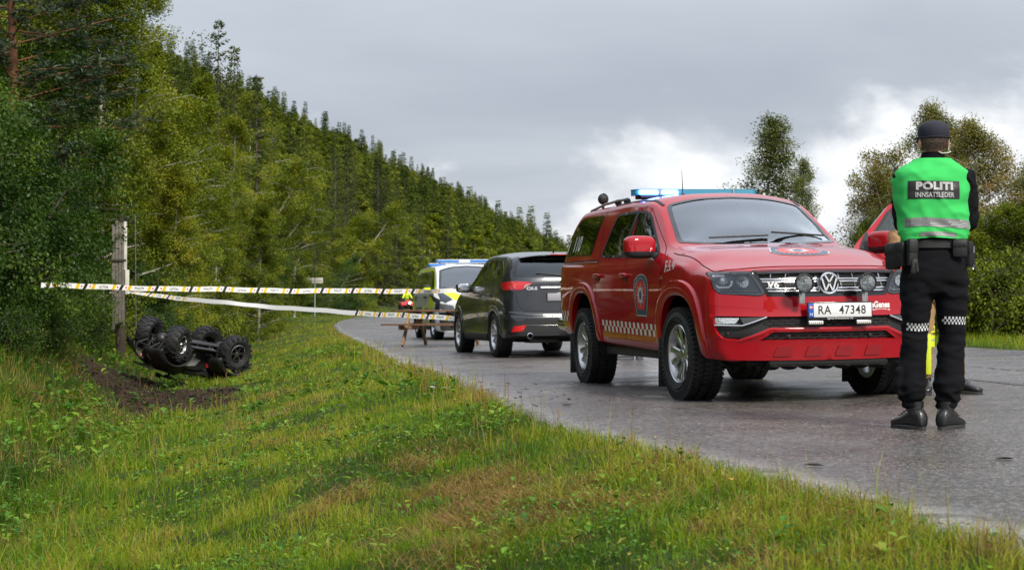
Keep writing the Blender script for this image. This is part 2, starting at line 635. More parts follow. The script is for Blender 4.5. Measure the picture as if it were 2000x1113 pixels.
   V2, F2 = r[0], r[2]
   F2 = [f for f in F2 if len(f) == 3]
   if not F2: continue
   cn = np.array([[(V2[f[0]][k] + V2[f[1]][k] + V2[f[2]][k]) / 3 for k in (0, 1)] for f in F2])
   ok = inpoly(cn, poly)
   for h in holes: ok &= ~inpoly(cn, h)
   F2 = [f for f, q in zip(F2, ok) if q]
   used = {}
   P3 = []
   bad = set()
   ax = {'L': Vector((0, 1, 0)), 'R': Vector((0, -1, 0)), 'F': Vector((1, 0, 0)), 'B': Vector((-1, 0, 0)), 'T': Vector((0, 0, 1))}[axis]
   for f in F2:
    for i in f:
     if i in used: continue
     p, nn = s.hit(axis, V2[i][0], V2[i][1])
     if p is None: bad.add(i); used[i] = -1; continue
     used[i] = len(P3); P3.append(p + (ax if use_axis else nn) * off)
   FF = []
   cnt = {}
   for f in F2:
    if any(i in bad for i in f): continue
    t = tuple(used[i] for i in f);
    a, b, c = (P3[i] for i in t)
    if (b - a).cross(c - a).dot(ax) < 0: t = t[::-1]
    FF.append(t)
    for q in range(3):
     e = (t[q], t[(q + 1) % 3]); cnt[e] = cnt.get(e, 0) + 1
   bd = [e for e in cnt if (e[1], e[0]) not in cnt]
   sk = (off + 0.004) if skirt is None else skirt
   if sk > 0:
    low = {}
    nrm = [Vector((0, 0, 0)) for _ in P3]
    for t in FF:
     a, b, c = (P3[i] for i in t); g = (b - a).cross(c - a)
     for i in t: nrm[i] += g
    for a, b in bd:
     for i in (a, b):
      if i not in low:
       g = nrm[i].normalized() if nrm[i].length > 0 else ax
       low[i] = len(P3); P3.append(P3[i] - g * sk)
    for a, b in bd: FF.append((b, a, low[a], low[b]))
   k = len(AV); AV += P3; AF += [tuple(i + k for i in t) for t in FF]
  if not AV: return None
  return mesh_obj(name, s.P(np.array([tuple(p) for p in AV])), AF, m, parent, smooth=smooth, sharp=45 if smooth else None)

 def strip(s, name, path, w, axis, off, m, parent, close=False, prof=None, res=0.03):
  """raised moulding or seam along a path in the view plane"""
  pts = []
  n = len(path)
  for i in range(n if close else n - 1):
   a = np.array(path[i], float); b = np.array(path[(i + 1) % n], float)
   k = max(1, int(np.linalg.norm(b - a) / res))
   for q in range(k): pts.append(a + (b - a) * q / k)
  if not close: pts.append(np.array(path[-1], float))
  N_ = len(pts)
  prof = prof or [(-0.5, 0), (0.5, 0)]
  V = []; F = []; ok = []
  K = len(prof)
  for i in range(N_):
   a = pts[i - 1] if (i > 0 or close) else pts[i]; b = pts[(i + 1) % N_] if (i < N_ - 1 or close) else pts[i]
   t = b - a; t = t / (np.linalg.norm(t) + 1e-12); nn = np.array([-t[1], t[0]])
   row = True
   for (u, h) in prof:
    q = pts[i] + nn * u * w
    p, nr = s.hit(axis, q[0], q[1])
    if p is None: row = False; V.append(Vector((0, 0, 0)))
    else: V.append(p + nr * (off + h))
   ok.append(row)
  for i in range(N_ if close else N_ - 1):
   j = (i + 1) % N_
   if not (ok[i] and ok[j]): continue
   for k in range(K - 1): F.append((i * K + k, j * K + k, j * K + k + 1, i * K + k + 1))
  bm = bmesh.new(); bv = [bm.verts.new(p) for p in s.P(np.array([tuple(v) for v in V]))]
  for f in F: bm.faces.new([bv[q] for q in f])
  bmesh.ops.delete(bm, geom=[v for v in bm.verts if not v.link_faces], context='VERTS')
  me = bpy.data.meshes.new(name); bm.to_mesh(me); bm.free(); me.shade_smooth(); me.materials.append(m)
  if parent is not None:
   o = bpy.data.objects.new(name, me); C.objects.link(o); o.parent = parent
   return o
  return me

 def flare(s, name, side, cx, cz, ri, ro, a0, a1, h, m, parent, depth=0.07, n=60, e=2.3, zs=1.0, lip=0.012):
  """wheel-arch flare; ri/ro inner/outer radius (superellipse exponent e), zs stretches it upward"""
  sg = 1 if side == 'L' else -1
  prof = [(0.0, -0.004), (0.02, h * .45), (0.10, h * .85), (0.3, h), (0.9, h * 1.02), (1.0, h * .9)]
  V = []; F = []
  K = len(prof) + 2
  for i in range(n + 1):
   a = math.radians(a0 + (a1 - a0) * i / n)
   ca, sa = math.cos(a), math.sin(a)
   q = (abs(ca) ** e + abs(sa) ** e) ** (-1 / e)
   last = None
   for (t, hh) in prof:
    r = (ro + (ri - ro) * t) * q
    x, z = cx + r * ca, cz + r * sa * zs
    p, nn = s.hit(side, x, z)
    y = p.y if p is not None else (last if last is not None else sg * 0.93)
    if p is not None and last is not None and abs(p.y) < abs(last) - 0.05: y = last
    last = y
    V.append((x, y + sg * hh, z))
   x, y, z = V[-1]
   V.append((x + (cx - x) * .03, y - sg * lip, z + (cz - z) * .03))
   V.append((x + (cx - x) * .03, y - sg * depth, z + (cz - z) * .03))
  for i in range(n):
   for k in range(K - 1):
    F.append((i * K + k, (i + 1) * K + k, (i + 1) * K + k + 1, i * K + k + 1))
  return mesh_obj(name, s.P(np.array(V)), F, m, parent, sharp=35)


def wheel_well(cx, cz, r, y_out, y_in, m, parent, sg):
 b = MB(); V = []; F = []
 n = 24
 for i in range(n + 1):
  a = math.radians(4 + 172 * i / n)
  for y in (y_out, y_in):
   V.append((cx + r * math.cos(a), sg * y, cz + r * math.sin(a)))
 for i in range(n): F.append((2 * i, 2 * i + 1, 2 * i + 3, 2 * i + 2))
 V.append((cx, sg * y_in, cz)); c = len(V) - 1
 for i in range(n): F.append((2 * i + 1, c, 2 * i + 3))
 b.add(V, F)
 return b.build('wheel_well', m, parent)


def make_wheel(R, w, rr, M, spokes=5, style='twin', tread=56, lug=0.012, hubcap=True, sidebulge=0.012):
 """returns list of (name, MB, material) with outer face at +y; axle at origin"""
 h = w / 2
 t = MB()
 sh = R - 0.022
 prof = [(rr - .012, h - .03), (rr + .004, h - .012), (rr + .018, h - 0.004), (rr + (R - rr) * .45, h + sidebulge), (sh - .018, h + 0.004), (sh + .004, h - .014), (R - .008, h - .035),
   (R - .006, h * .45), (R - .012, h * .42), (R - .012, h * .34), (R - .006, h * .30), (R - .006, -h * .3), (R - .012, -h * .34), (R - .012, -h * .42), (R - .006, -h * .45),
   (R - .008, -h + .035), (sh + .004, -h + .014), (sh - .018, -h - .004), (rr + (R - rr) * .45, -h - sidebulge), (rr, -h + .012), (rr - .012, -h + .03)]
 t.lathe(prof, axis='y', n=64)
 if lug > 0:
  for k in range(tread):
   a = 2 * PI * k / tread
   for (yc, dy, off) in ((h - .022, .05, 0), (-h + .022, .05, .5), (h * .62, .045, .5), (-h * .62, .045, 0), (0.012, .055, .25)):
    aa = a + off * 2 * PI / tread
    c, s_ = math.cos(aa), math.sin(aa)
    arc = 2 * PI * R / tread * .66
    rot = Matrix(((c, 0, -s_), (0, 1, 0), (s_, 0, c)))
    rc = R - .002
    t.box((rc * c, yc, rc * s_), (lug * 1.2, dy, arc), rot)
   # shoulder lugs running down the sidewall
   for sg in (1, -1):
    aa = a + (.0 if sg > 0 else .5) * 2 * PI / tread
    c, s_ = math.cos(aa), math.sin(aa)
    rot = Matrix(((c, 0, -s_), (0, 1, 0), (s_, 0, c)))
    t.box(((R - .026) * c, sg * (h - .003), (R - .026) * s_), (.030, .011, 2 * PI * R / tread * .5), rot)
 # raised sidewall ring (lettering band)
 t.lathe([(rr + .035, h + .004), (rr + .038, h + sidebulge + .0045), (rr + .041, h + sidebulge - .002)], axis='y', n=64)
 # rim barrel and lip
 rim = MB()
 rim.lathe([(rr - .002, h - .026), (rr - .001, h - .012), (rr - .010, h - .006), (rr - .018, h - .012), (rr - .022, h - .03), (rr - .05, h - .10), (rr - .055, -h + .03), (rr, -h + .03)], axis='y', n=64)
 # spokes
 spk = MB()
 f0 = h - .045      # spoke face plane
 def spoke(a, w0, w1, skew=0.0, r0=.045, r1=None, spk=None):
  r1 = r1 or rr - .012
  c, s_ = math.cos(a), math.sin(a)
  def P(r, tt, y):
   return (r * c - tt * s_, y, r * s_ + tt * c)
  vs = []
  segs = [(r0, w0, f0 - .012), ((r0 + r1) * .5, (w0 * .45 + w1 * .55) , f0 + .004), (r1 * .9, w1, f0 + .012), (r1, w1 * 1.15, f0 + .022)]
  for (r, ww, y) in segs:
   k = skew * (r - r0) / (r1 - r0)
   vs += [P(r, k - ww / 2, y - .035), P(r, k - ww / 2, y - .008), P(r, k - ww * .3, y), P(r, k + ww * .3, y), P(r, k + ww / 2, y - .008), P(r, k + ww / 2, y - .035)]
  fs = []
  for i in range(len(segs) - 1):
   for q in range(5): fs.append((i * 6 + q, i * 6 + q + 1, i * 6 + 7 + q, i * 6 + 6 + q))
   fs.append((i * 6 + 5, i * 6, i * 6 + 6, i * 6 + 11))
  fs.append((0, 5, 4, 3, 2, 1)); e = (len(segs) - 1) * 6; fs.append(tuple(e + q for q in range(6)))
  spk.add(vs, fs)
 spks = []
 for k in range(spokes):
  spk = MB()
  spks.append(('spoke', spk, M['rim'], None))
  a = 2 * PI * k / spokes + PI / 2
  if style == 'twin':
   spoke(a - .13, .040, .060, -.030, spk=spk); spoke(a + .13, .040, .060, .030, spk=spk)
  elif style == 'five':
   spoke(a, .085, .06, spk=spk)
  elif style == 'thin':
   spoke(a, .035, .030, spk=spk)
  elif style == 'ten':
   spoke(a - .09, .032, .036, -.03, spk=spk); spoke(a + .09, .032, .036, .03, spk=spk)
 hub = MB()
 hub.lathe([(.0, f0 + .004), (.032, f0 + .004), (.036, f0), (.062, f0 - .004), (.075, f0 - .014), (.078, f0 - .05), (.0, f0 - .05)], axis='y', n=28)
 for k in range(5):
  a = 2 * PI * (k + .5) / 5 + PI / 2
  hub.lathe([(0, 0), (.010, 0), (.010, -.02)], (.055 * math.cos(a), f0 - .001, .055 * math.sin(a)), 'y', 8)
 disc = MB()
 disc.lathe([(0, f0 - .075), (rr * .66, f0 - .075), (rr * .66, f0 - .10), (0, f0 - .10)], axis='y', n=40)
 return [('tyre', t, M['tyre'], None), ('rim', rim, M['rim'], None)] + spks + [ ('hub_cap', hub, M['rim'], None), ('brake_disc', disc, M['steel'], None)]


def put_wheel(parts_cache, parent, loc, sg, steer=0.0):
 """wheel as part with tyre, rim ... sub-parts; the tyre mesh is the part itself"""
 first = None
 for (n, me) in parts_cache:
  o = bpy.data.objects.new('wheel' if first is None else n, me); C.objects.link(o)
  if first is None:
   first = o; o.parent = parent; o.location = loc
   o.rotation_euler = (0, random.uniform(0, 1.2), steer if sg > 0 else PI + steer)
  else:
   o.parent = first
 return first


def wheel_cache(spec):
 out = []
 for (n, mb, m, _) in spec:
  o = mb.build(n, m, None, sharp=32)
  me = o.data; bpy.data.objects.remove(o)
  out.append((n, me))
 return out


CM = {}


def car_mats():
 CM['tyre'] = mat('tyre_rubber', (0.018, 0.018, 0.019), 0.62, spec=0.35, bump=(90, 0.25), vary=(14, 0.35))
 CM['rim'] = mat('rim_alloy', (0.55, 0.55, 0.56), 0.28, metal=1.0, vary=(9, 0.12))
 CM['steel'] = mat('brake_steel', (0.18, 0.17, 0.16), 0.45, metal=0.9)
 CM['trim'] = mat('black_plastic_trim', (0.022, 0.022, 0.024), 0.5, spec=0.4)
 CM['gloss'] = mat('black_gloss_trim', (0.012, 0.012, 0.014), 0.12, coat=0.3)
 CM['seam'] = mat('panel_gap', (0.006, 0.006, 0.006), 0.8, spec=0.1)
 CM['well'] = mat('wheel_well_liner', (0.010, 0.010, 0.010), 0.9, spec=0.1)
 CM['chrome'] = mat('chrome_trim', (0.75, 0.76, 0.78), 0.10, metal=1.0)
 CM['satin'] = mat('satin_metal', (0.45, 0.46, 0.47), 0.35, metal=1.0)
 CM['white'] = mat('white_film', (0.75, 0.75, 0.74), 0.35)
 CM['glass'] = glass_mat('side_glass', (0.045, 0.055, 0.05))
 CM['screen'] = glass_mat('windscreen_glass', (0.66, 0.76, 0.78), refl=2.6)
 CM['inside'] = mat('cabin_trim', (0.035, 0.036, 0.038), 0.8)
 CM['lens'] = mat('lamp_lens', (0.8, 0.82, 0.84), 0.08, metal=0.75, coat=1.0, bump=(60, 0.5))
 CM['under'] = mat('underbody', (0.012, 0.012, 0.012), 0.8, spec=0.2)


car_mats()
# ================================================================== fire service pickup
def emblem(parent, place, w, h, prefix=''):
 """fire-service shield: place(x,y)->3D ; drawn flat as film"""
 navy = mat('badge_navy', (0.03, 0.05, 0.10), 0.3); red = mat('badge_red', (0.55, 0.02, 0.02), 0.3)
 sil = mat('badge_silver', (0.55, 0.57, 0.58), 0.35, metal=0.2)
 sh = [(-.5, .12), (-.42, .36), (-.22, .47), (0, .5), (.22, .47), (.42, .36), (.5, .12), (.34, -.5), (-.34, -.5)]
 def poly(name, pts, m, z, k=1.0):
  P = [place(x * w * k, y * h * k, z) for x, y in pts]
  c = place(0, 0, z)
  n = len(P)
  return mesh_obj(name, [tuple(c)] + [tuple(p) for p in P], [(0, i + 1, (i + 1) % n + 1) for i in range(n)], m, parent, smooth=False)
 bd = poly('badge', sh, sil, 0.004, 1.04)
 for nm, pts, m, z, k in (('badge_field', sh, navy, .0048, .99), ('badge_centre', sh, red, .0056, .72)):
  o = poly(nm, pts, m, z, k); o.parent = bd
 star = []
 for i in range(32):
  a = 2 * PI * i / 32
  r = (.5, .26, .36, .26)[i % 4]
  star.append((r * math.sin(a) * .62, r * math.cos(a) * .70))
 o = poly('badge_star', star, sil, .0064, .9); o.parent = bd
 o = poly('badge_core', [(.09 * math.sin(2 * PI * i / 12), .12 * math.cos(2 * PI * i / 12)) for i in range(12)], navy, .0072); o.parent = bd
 # ring lettering as small pale ticks
 mb = MB()
 for i in range(17):
  a = math.radians(-110 + 220 * i / 16)
  for q in (-1, 1):
   pass
  x, y = .40 * math.sin(a) * .95, .05 + .37 * math.cos(a)
  if y < -.2: continue
  pts = [place((x + dx) * w, (y + dy) * h, .0064) for dx, dy in ((-.018, -.025), (.018, -.025), (.018, .025), (-.018, .025))]
  mb.add(pts, [(0, 1, 2, 3)])
 o = mb.build('badge_lettering', sil, bd, smooth=False, recalc=False); tag(o, kind='stuff')
 return bd


def build_truck():
 T = empty('fire_pickup_truck', (2.31, 12.95, 0.0), 0, 'red fire service double cab pickup with lit blue light bar and open far door', 'pickup truck')
 T.rotation_euler = (0.0, 0.0, math.atan2(-.978, .208))
 # road crossfall: right-hand side of the picture stands a little higher
 T.rotation_euler.x = -0.0
 RED = mat('red_car_paint', (0.33, 0.002, 0.008), 0.5, coat=1.0, spec=0.05, vary=(2.2, 0.06))
 DRED = mat('red_bumper_plastic', (0.25, 0.004, 0.009), 0.42, coat=0.3)
 M = CM
 low = [(.78, .37), (.905, .385), (.940, .58), (.958, .86), (.945, 1.08)]
 K = [
  (-4.30, [(.74, .45), (.86, .46), (.905, .60), (.92, .90), (.905, 1.10), (.87, 1.17), (.80, 1.24), (.60, 1.28), (.33, 1.30), (0, 1.30)]),
  (-4.05, [(.78, .42), (.89, .43), (.93, .60), (.945, .90), (.93, 1.11), (.895, 1.19), (.84, 1.42), (.70, 1.53), (.38, 1.57), (0, 1.575)]),
  (-3.60, [(.78, .40), (.90, .42), (.94, .60), (.955, .90), (.94, 1.11), (.90, 1.20), (.80, 1.62), (.70, 1.72), (.38, 1.765), (0, 1.775)]),
  (-2.80, low + [(.905, 1.205), (.785, 1.63), (.69, 1.735), (.38, 1.785), (0, 1.795)]),
  (-2.00, low + [(.905, 1.205), (.775, 1.64), (.68, 1.745), (.37, 1.80), (0, 1.81)]),
  (-1.45, low + [(.905, 1.20), (.765, 1.63), (.665, 1.725), (.36, 1.785), (0, 1.80)]),
  (-1.24, low + [(.905, 1.20), (.755, 1.585), (.645, 1.675), (.35, 1.735), (0, 1.752)]),
  (-0.95, low + [(.905, 1.195), (.780, 1.44), (.69, 1.515), (.37, 1.585), (0, 1.605)]),
  (-0.62, low + [(.90, 1.19), (.815, 1.275), (.74, 1.318), (.40, 1.42), (0, 1.45)]),
  (-0.34, low + [(.895, 1.175), (.81, 1.235), (.73, 1.262), (.42, 1.285), (0, 1.298)]),
  (0.05, low + [(.890, 1.145), (.79, 1.20), (.66, 1.232), (.40, 1.252), (0, 1.258)]),
  (0.45, [(.76, .37), (.895, .38), (.935, .56), (.950, .82), (.935, 1.00), (.885, 1.085), (.78, 1.13), (.64, 1.165), (.40, 1.19), (0, 1.196)]),
  (0.78, [(.72, .365), (.87, .375), (.925, .52), (.940, .76), (.925, .95), (.892, 1.045), (.80, 1.082), (.64, 1.098), (.40, 1.110), (0, 1.114)]),
  (0.935, [(.70, .36), (.84, .37), (.905, .50), (.925, .74), (.915, .93), (.887, 1.02), (.80, 1.058), (.64, 1.070), (.40, 1.078), (0, 1.080)]),
 ]
 B = Body(K, rf=(0.11, 0.06, 0.045, .74), rr=(0.12, 0.05, 0.05, .8), pitch=0.02,
    front=lambda y, z: -.20 * (np.clip(y, 0, 1) / .95) ** 2.6 - .16 * np.clip(z - .72, 0, 1) - .18 * np.clip(.56 - z, 0, 1) + .012 * sstep(.50, .56, z) * (1 - sstep(.68, .74, z)),
    rear=lambda y, z: .10 * (np.clip(y, 0, 1) / .95) ** 2.5)
 # ---- openings
 rg = rnd([(-2.50, 1.225), (-2.40, 1.42), (-2.26, 1.625), (-1.635, 1.632), (-1.80, 1.218)], [.04, .1, .08, .015, .02])
 fg = rnd([(-1.745, 1.216), (-1.585, 1.632), (-1.30, 1.606), (-1.02, 1.415), (-.66, 1.205)], [.02, .015, .12, .14, .03])
 cg = rnd([(-4.02, 1.262), (-3.86, 1.43), (-3.60, 1.628), (-2.80, 1.638), (-2.94, 1.255)], [.05, .1, .1, .02, .02])
 win = {'rear': rg, 'front': fg, 'canopy': cg}
 arF = (0.03, .385, .50, .615); arR = (-3.065, .385, .495, .59)
 def archpoly(a, k=1.0):
  cx, cz, ri, ro = a
  r = ri + .02
  out = []
  for i in range(41):
   t = math.radians(-60 + 300 * i / 40); c, s_ = math.cos(t), math.sin(t); q = (abs(c) ** 2.4 + abs(s_) ** 2.4) ** (-1 / 2.4)
   out.append((cx + r * q * c, cz + r * q * s_))
  return out
 for sd in 'LR':
  for w in (rg, fg): B.cut(sd, offset_poly(w, -.004))
  B.cut(sd, archpoly(arF)); B.cut(sd, archpoly(arR))
 # windscreen outline seen from above (x,y)
 ws = [(-.60, -.715), (-.46, -.60), (-.375, -.35), (-.345, 0), (-.375, .35), (-.46, .60), (-.60, .715), (-.93, .672), (-1.205, .625), (-1.225, .35), (-1.232, 0), (-1.225, -.35), (-1.205, -.625), (-.93, -.672)]
 ws = rnd(ws, [.05, .1, .1, .1, .1, .1, .05, .1, .05, .1, .1, .1, .05, .1])
 B.cut('T', ws)
 grille = rnd([(-.598, 1.058), (-.30, 1.066), (.30, 1.066), (.598, 1.058), (.495, .866), (.30, .862), (-.30, .862), (-.495, .866)], .008)
 B.cut('F', grille)
 hlR = rnd([(.893, 1.050), (.80, 1.056), (.612, 1.056), (.565, .985), (.512, .885), (.548, .868), (.85, .884), (.884, .925)], .02)
 hlL = [(-a, b) for a, b in hlR][::-1]
 for q in (hlR, hlL): B.cut('F', offset_poly(q, -.008))
 lowblk = [(-.902, .712), (-.885, .575), (-.84, .532), (-.69, .520), (-.585, .565), (-.49, .618), (.49, .618), (.585, .565), (.69, .520), (.84, .532), (.885, .575), (.902, .712), (.52, .704), (-.52, .704)]
 B.cut('F', offset_poly(rnd(lowblk, .03), .012))
 lowop = rnd([(-.572, .518), (-.475, .584), (.475, .584), (.572, .518)], .012)
 B.cut('F', offset_poly(lowop, .012))
 # open driver's door (vehicle left)
 door = [(-1.572, .44), (-.50, .44), (-.50, .70), (-.435, .95), (-.43, 1.165), (-.58, 1.235), (-.95, 1.432), (-1.24, 1.600), (-1.33, 1.655), (-1.54, 1.672), (-1.572, 1.24)]
 dooro = rnd(door, [.03, .02, .1, .1, .06, .05, .1, .06, .05, .02, .02])
 B.cut('L', offset_poly(dooro, -.01))
 B.build('body', RED, T)
 # ---- doors as proud panels
 rdoor = rnd([(-2.515, 1.22), (-2.52, .80), (-2.46, .66), (-2.24, .44), (-1.582, .44), (-1.582, 1.24), (-1.60, 1.672), (-2.27, 1.685), (-2.43, 1.58)], [.05, .1, .08, .05, .02, .03, .03, .1, .1])
 for sd, sg in (('R', -1), ('L', 1)):
  for nm, dp, gl in (('rear_door', rdoor, rg), ('front_door', dooro, fg)):
   if sd == 'L' and nm == 'front_door': continue
   B.patch('door_gap', offset_poly(dp, .004), sd, .0012, M['seam'], T, res=.05, holes=[offset_poly(dp, -.012)])
   d = B.patch(nm, dp, sd, .004, RED, T, holes=[offset_poly(gl, .004)], res=.03, skirt=.003)
   fr = B.patch('window_frame', offset_poly(gl, .012), sd, .0075, M['trim'], d, holes=[offset_poly(gl, -.012)], res=.04, skirt=.012)
   B.patch('window_glass', gl, sd, .001, M['glass'], d, res=.07, skirt=0)
   hx = -2.44 if nm == 'rear_door' else -1.50
   hz = 1.035
   p, n_ = B.hit(sd, hx, hz)
   b = MB(); b.sell(B.P(p + n_ * .032), (.105, .017, .020), .6, .6, rot=Matrix.Rotation(.0, 3, 'Z'))
   b.sell(B.P(p + n_ * .012 + Vector((.075, 0, 0))), (.02, .022, .018), .8, .8)
   b.sell(B.P(p + n_ * .012 - Vector((.075, 0, 0))), (.02, .022, .018), .8, .8)
   b.build('door_handle', RED, d)
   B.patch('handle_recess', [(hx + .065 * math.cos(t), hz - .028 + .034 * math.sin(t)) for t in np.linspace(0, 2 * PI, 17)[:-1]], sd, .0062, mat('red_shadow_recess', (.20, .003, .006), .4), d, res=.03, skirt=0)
  # B-pillar black film
  bp = [(-1.80, 1.218), (-1.635, 1.632), (-1.585, 1.632), (-1.745, 1.216)]
  if sd == 'R': B.patch('pillar_film', bp, sd, .0085, M['trim'], T, res=.05, skirt=.004)
  # canopy window and trims
  w = B.patch('canopy_window', cg, sd, .007, glass_mat('canopy_glass', (.02, .025, .022)), T, res=.05, skirt=0)
  B.patch('canopy_window_seal', offset_poly(cg, .012), sd, .006, M['gloss'], T, holes=[offset_poly(cg, -.02)], res=.05, skirt=.008)
  B.patch('canopy_window_backing', cg, sd, .002, mat('dark_interior_backing', (.012, .014, .013), .8), T, res=.08, skirt=0)
  B.strip('canopy_joint', [(-4.24, 1.178), (-2.60, 1.188)], .016, sd, .002, M['seam'], T)
  B.strip('bed_rail_line', [(-4.24, 1.165), (-2.58, 1.175)], .012, sd, .003, RED, T, prof=[(-.5, 0), (-.3, .006), (.3, .006), (.5, 0)])
  B.strip('body_seam', [(-2.555, .70), (-2.56, 1.17), (-2.60, 1.3), (-2.66, 1.45), (-2.75, 1.70)], .008, sd, .0016, M['seam'], T)
  B.strip('fender_seam', [(-.418, .95), (-.408, 1.165), (-.47, 1.215)], .006, sd, .0016, M['seam'], T)
  B.flare('wheel_arch_flare', sd, *arF, -1, 181, .027, RED, T, e=2.5)
  B.flare('wheel_arch_flare', sd, *arR, 1, 180, .027, RED, T, e=2.5)
  wheel_well(arF[0], arF[1], .60, .915, .40, M['well'], T, sg)
  wheel_well(arR[0], arR[1], .59, .915, .40, M['well'], T, sg)
  # sill and mud flaps
  b = MB(); b.box((-1.52, sg * .80, .36), (2.10, .10, .09), bev=.02); b.build('sill', M['trim'], T)
  for x in (-.47, -3.56):
   b = MB(); b.box((x, sg * .845, .30), (.018, .25, .42), Matrix.Rotation(.06, 3, 'Y'), bev=.006); b.build('mud_flap', M['trim'], T)
 # chequered band, visible side
 wf = mat('reflective_film_grey', (0.62, 0.60, 0.52), 0.35)
 fl = MB()
 for sd in 'RL':
  polys = []
  for row in range(2):
   for k in range(29):
    if (k + row) % 2: continue
    x0 = -2.42 + k * .066; z0 = .502 + row * .054 + (.0)
    if sd == 'L' and x0 > -1.62: continue
    if x0 < -2.40 + .0: continue
    polys.append([(x0, z0), (x0 + .066, z0), (x0 + .066, z0 + .054), (x0, z0 + .054)])
  tag(B.patch('chequered_band', polys, sd, .0065, wf, T, res=.07, skirt=0), kind='stuff')
  polys = []
  for row in range(2):
   for k in range(8):
    if (k + row) % 2: continue
    x0 = -4.22 + k * .066; z0 = .56 + row * .054
    polys.append([(x0, z0), (x0 + .066, z0), (x0 + .066, z0 + .054), (x0, z0 + .054)])
  tag(B.patch('rear_chequered_band', polys, sd, .004, wf, T, res=.07, skirt=0), kind='stuff')
 # ---- windscreen
 B.patch('windscreen', ws, 'T', -.002, M['screen'], T, res=.06, skirt=0)
 B.patch('windscreen_seal', offset_poly(ws, .014), 'T', .004, M['gloss'], T, holes=[offset_poly(ws, -.024)], res=.04, skirt=.006)
 for sg in (-1, 1):
  B.strip('roof_ditch_trim', [(-1.24, sg * .655), (-1.6, sg * .672), (-2.60, sg * .688)], .030, 'T', .004, M['trim'], T, prof=[(-.5, -.003), (-.4, .003), (.4, .003), (.5, -.003)])
 for (a, b_) in (((-.50, -.50), (-.47, .05)), ((-.52, .08), (-.60, .62))):
  mb = MB(); pa, _ = B.hit('T', *a); pb, _ = B.hit('T', *b_)
  mb.tube([B.P(pa + Vector((.05, 0, .018))), B.P(pb + Vector((.0, 0, .022)))], .009, 6); mb.build('wiper', M['trim'], T)
 # ---- bonnet lines and crest
 bon = [(-.40, .835), (-.30, .842), (0, .832), (.25, .832), (.50, .845), (.60, .852), (.665, .845), (.735, .70), (.775, .45), (.80, .22), (.808, 0)]
 bon = bon + [(a, -b) for a, b in bon[-2::-1]] + [(-.43, -.60), (-.35, -.35), (-.32, 0), (-.35, .35), (-.43, .60)]
 bon = rnd(bon, .03)
 B.ring('bonnet_gap', bon, .006, .02, 'T', .0012, M['seam'], T)
 B.patch('bonnet', bon, 'T', .0055, RED, T, res=.035, skirt=.006)
 bum = [(-.86, .374), (-.895, .47), (-.912, .60), (-.915, .78), (-.91, .862), (-.905, .895), (-.87, .882), (-.548, .860), (-.495, .860), (-.30, .856), (.30, .856), (.495, .860), (.548, .860), (.87, .882), (.905, .895), (.91, .862), (.915, .78), (.912, .60), (.895, .47), (.86, .374), (.60, .364), (0, .360), (-.60, .364)]
 lowblk_r = rnd(lowblk, .03)
 B.ring('bumper_gap', bum, .0015, .004, 'F', .001, M['seam'], T)
 B.patch('front_bumper', bum, 'F', .005, RED, T, holes=[lowblk_r, lowop], res=.03, skirt=.028)
 def hp(x, y, z):
  p, n_ = B.hit('T', .30 + y, x)
  return Vector(B.P(p + n_ * (z + .005)))
 emblem(T, hp, .50, .36)
 for sd, sg in (('R', -1),):
  def dp_(x, y, z):
   p, n_ = B.hit('R', -.985 + x, .862 + y)
   return Vector(B.P(p + n_ * (z + .004)))
  emblem(T, dp_, .44, .36)
 # ---- front end
 front_obj = T
 B.ring('grille_surround', grille, .006, .022, 'F', .0035, M['gloss'], T, skirt=.02)
 g = B.patch('radiator_grille', offset_poly(grille, .02), 'F', -.035, mat('grille_black', (.010, .010, .011), .35), T, res=.05, skirt=0)
 for z0, z1 in ((.995, 1.0), (.975, .98), (.925, .93), (.905, .91)):
  pass
 for zc_ in (.998, .977, .925, .902):
  hw = .585 - (1.058 - zc_) * .53
  B.strip('chrome_bar', [(-hw, zc_), (hw, zc_)], .017, 'F', -.014, M['chrome'], g, prof=[(-.5, -.015), (-.45, 0), (.0, .003), (.45, 0), (.5, -.015)])
 for zc_ in (1.035, .952, .880):
  hw = .585 - (1.058 - zc_) * .53
  B.strip('grille_slat', [(-hw, zc_), (hw, zc_)], .022, 'F', -.024, M['trim'], g, prof=[(-.5, -.012), (-.4, 0), (.4, 0), (.5, -.012)])
 for k in range(-4, 5):
  x = k * .118
  if abs(x) < .08: continue
  for (za, zb) in ((1.055, 1.005), (.972, .930), (.897, .868)):
   b = MB()
   s2 = -.25 if x > 0 else .25
   pa, _ = B.hit('F', x + s2 * (za - .96), za); pb, _ = B.hit('F', x + s2 * (zb - .96), zb)
   if pa is None or pb is None: continue
   b.bar(B.P(pa + Vector((-.018, 0, 0))), B.P(pb + Vector((-.018, 0, 0))), .005, .007); b.build('grille_rib', M['chrome'], g)
 # headlights
 for sg in (-1, 1):
  hl = hlR if sg > 0 else hlL
  B.ring('headlight_gap', hl, .004, .014, 'F', .002, M['seam'], T)
  hin = offset_poly(hl, -.016)
  hd = B.patch('headlight', hl, 'F', .004, mat('headlamp_rim', (.10, .10, .105), .25, metal=.6), T, holes=[hin], res=.03, skirt=.012)
  B.patch('lamp_bowl', hl, 'F', -.045, mat('lamp_bowl', (.035, .037, .04), .18, metal=.4), hd, res=.04, skirt=0)
  def FP(y, z, o=0.0):
   p, n_ = B.hit('F', y, z)
   return Vector(B.P(p + Vector((o, 0, 0))))
  # projector, led signature
  b = MB(); c = FP(sg * .80, .985, -.022)
  b.lathe([(0, .012), (.022, .010), (.034, .002), (.038, -.01)], c, 'x', 24); b.build('projector_lens', M['lens'], hd)
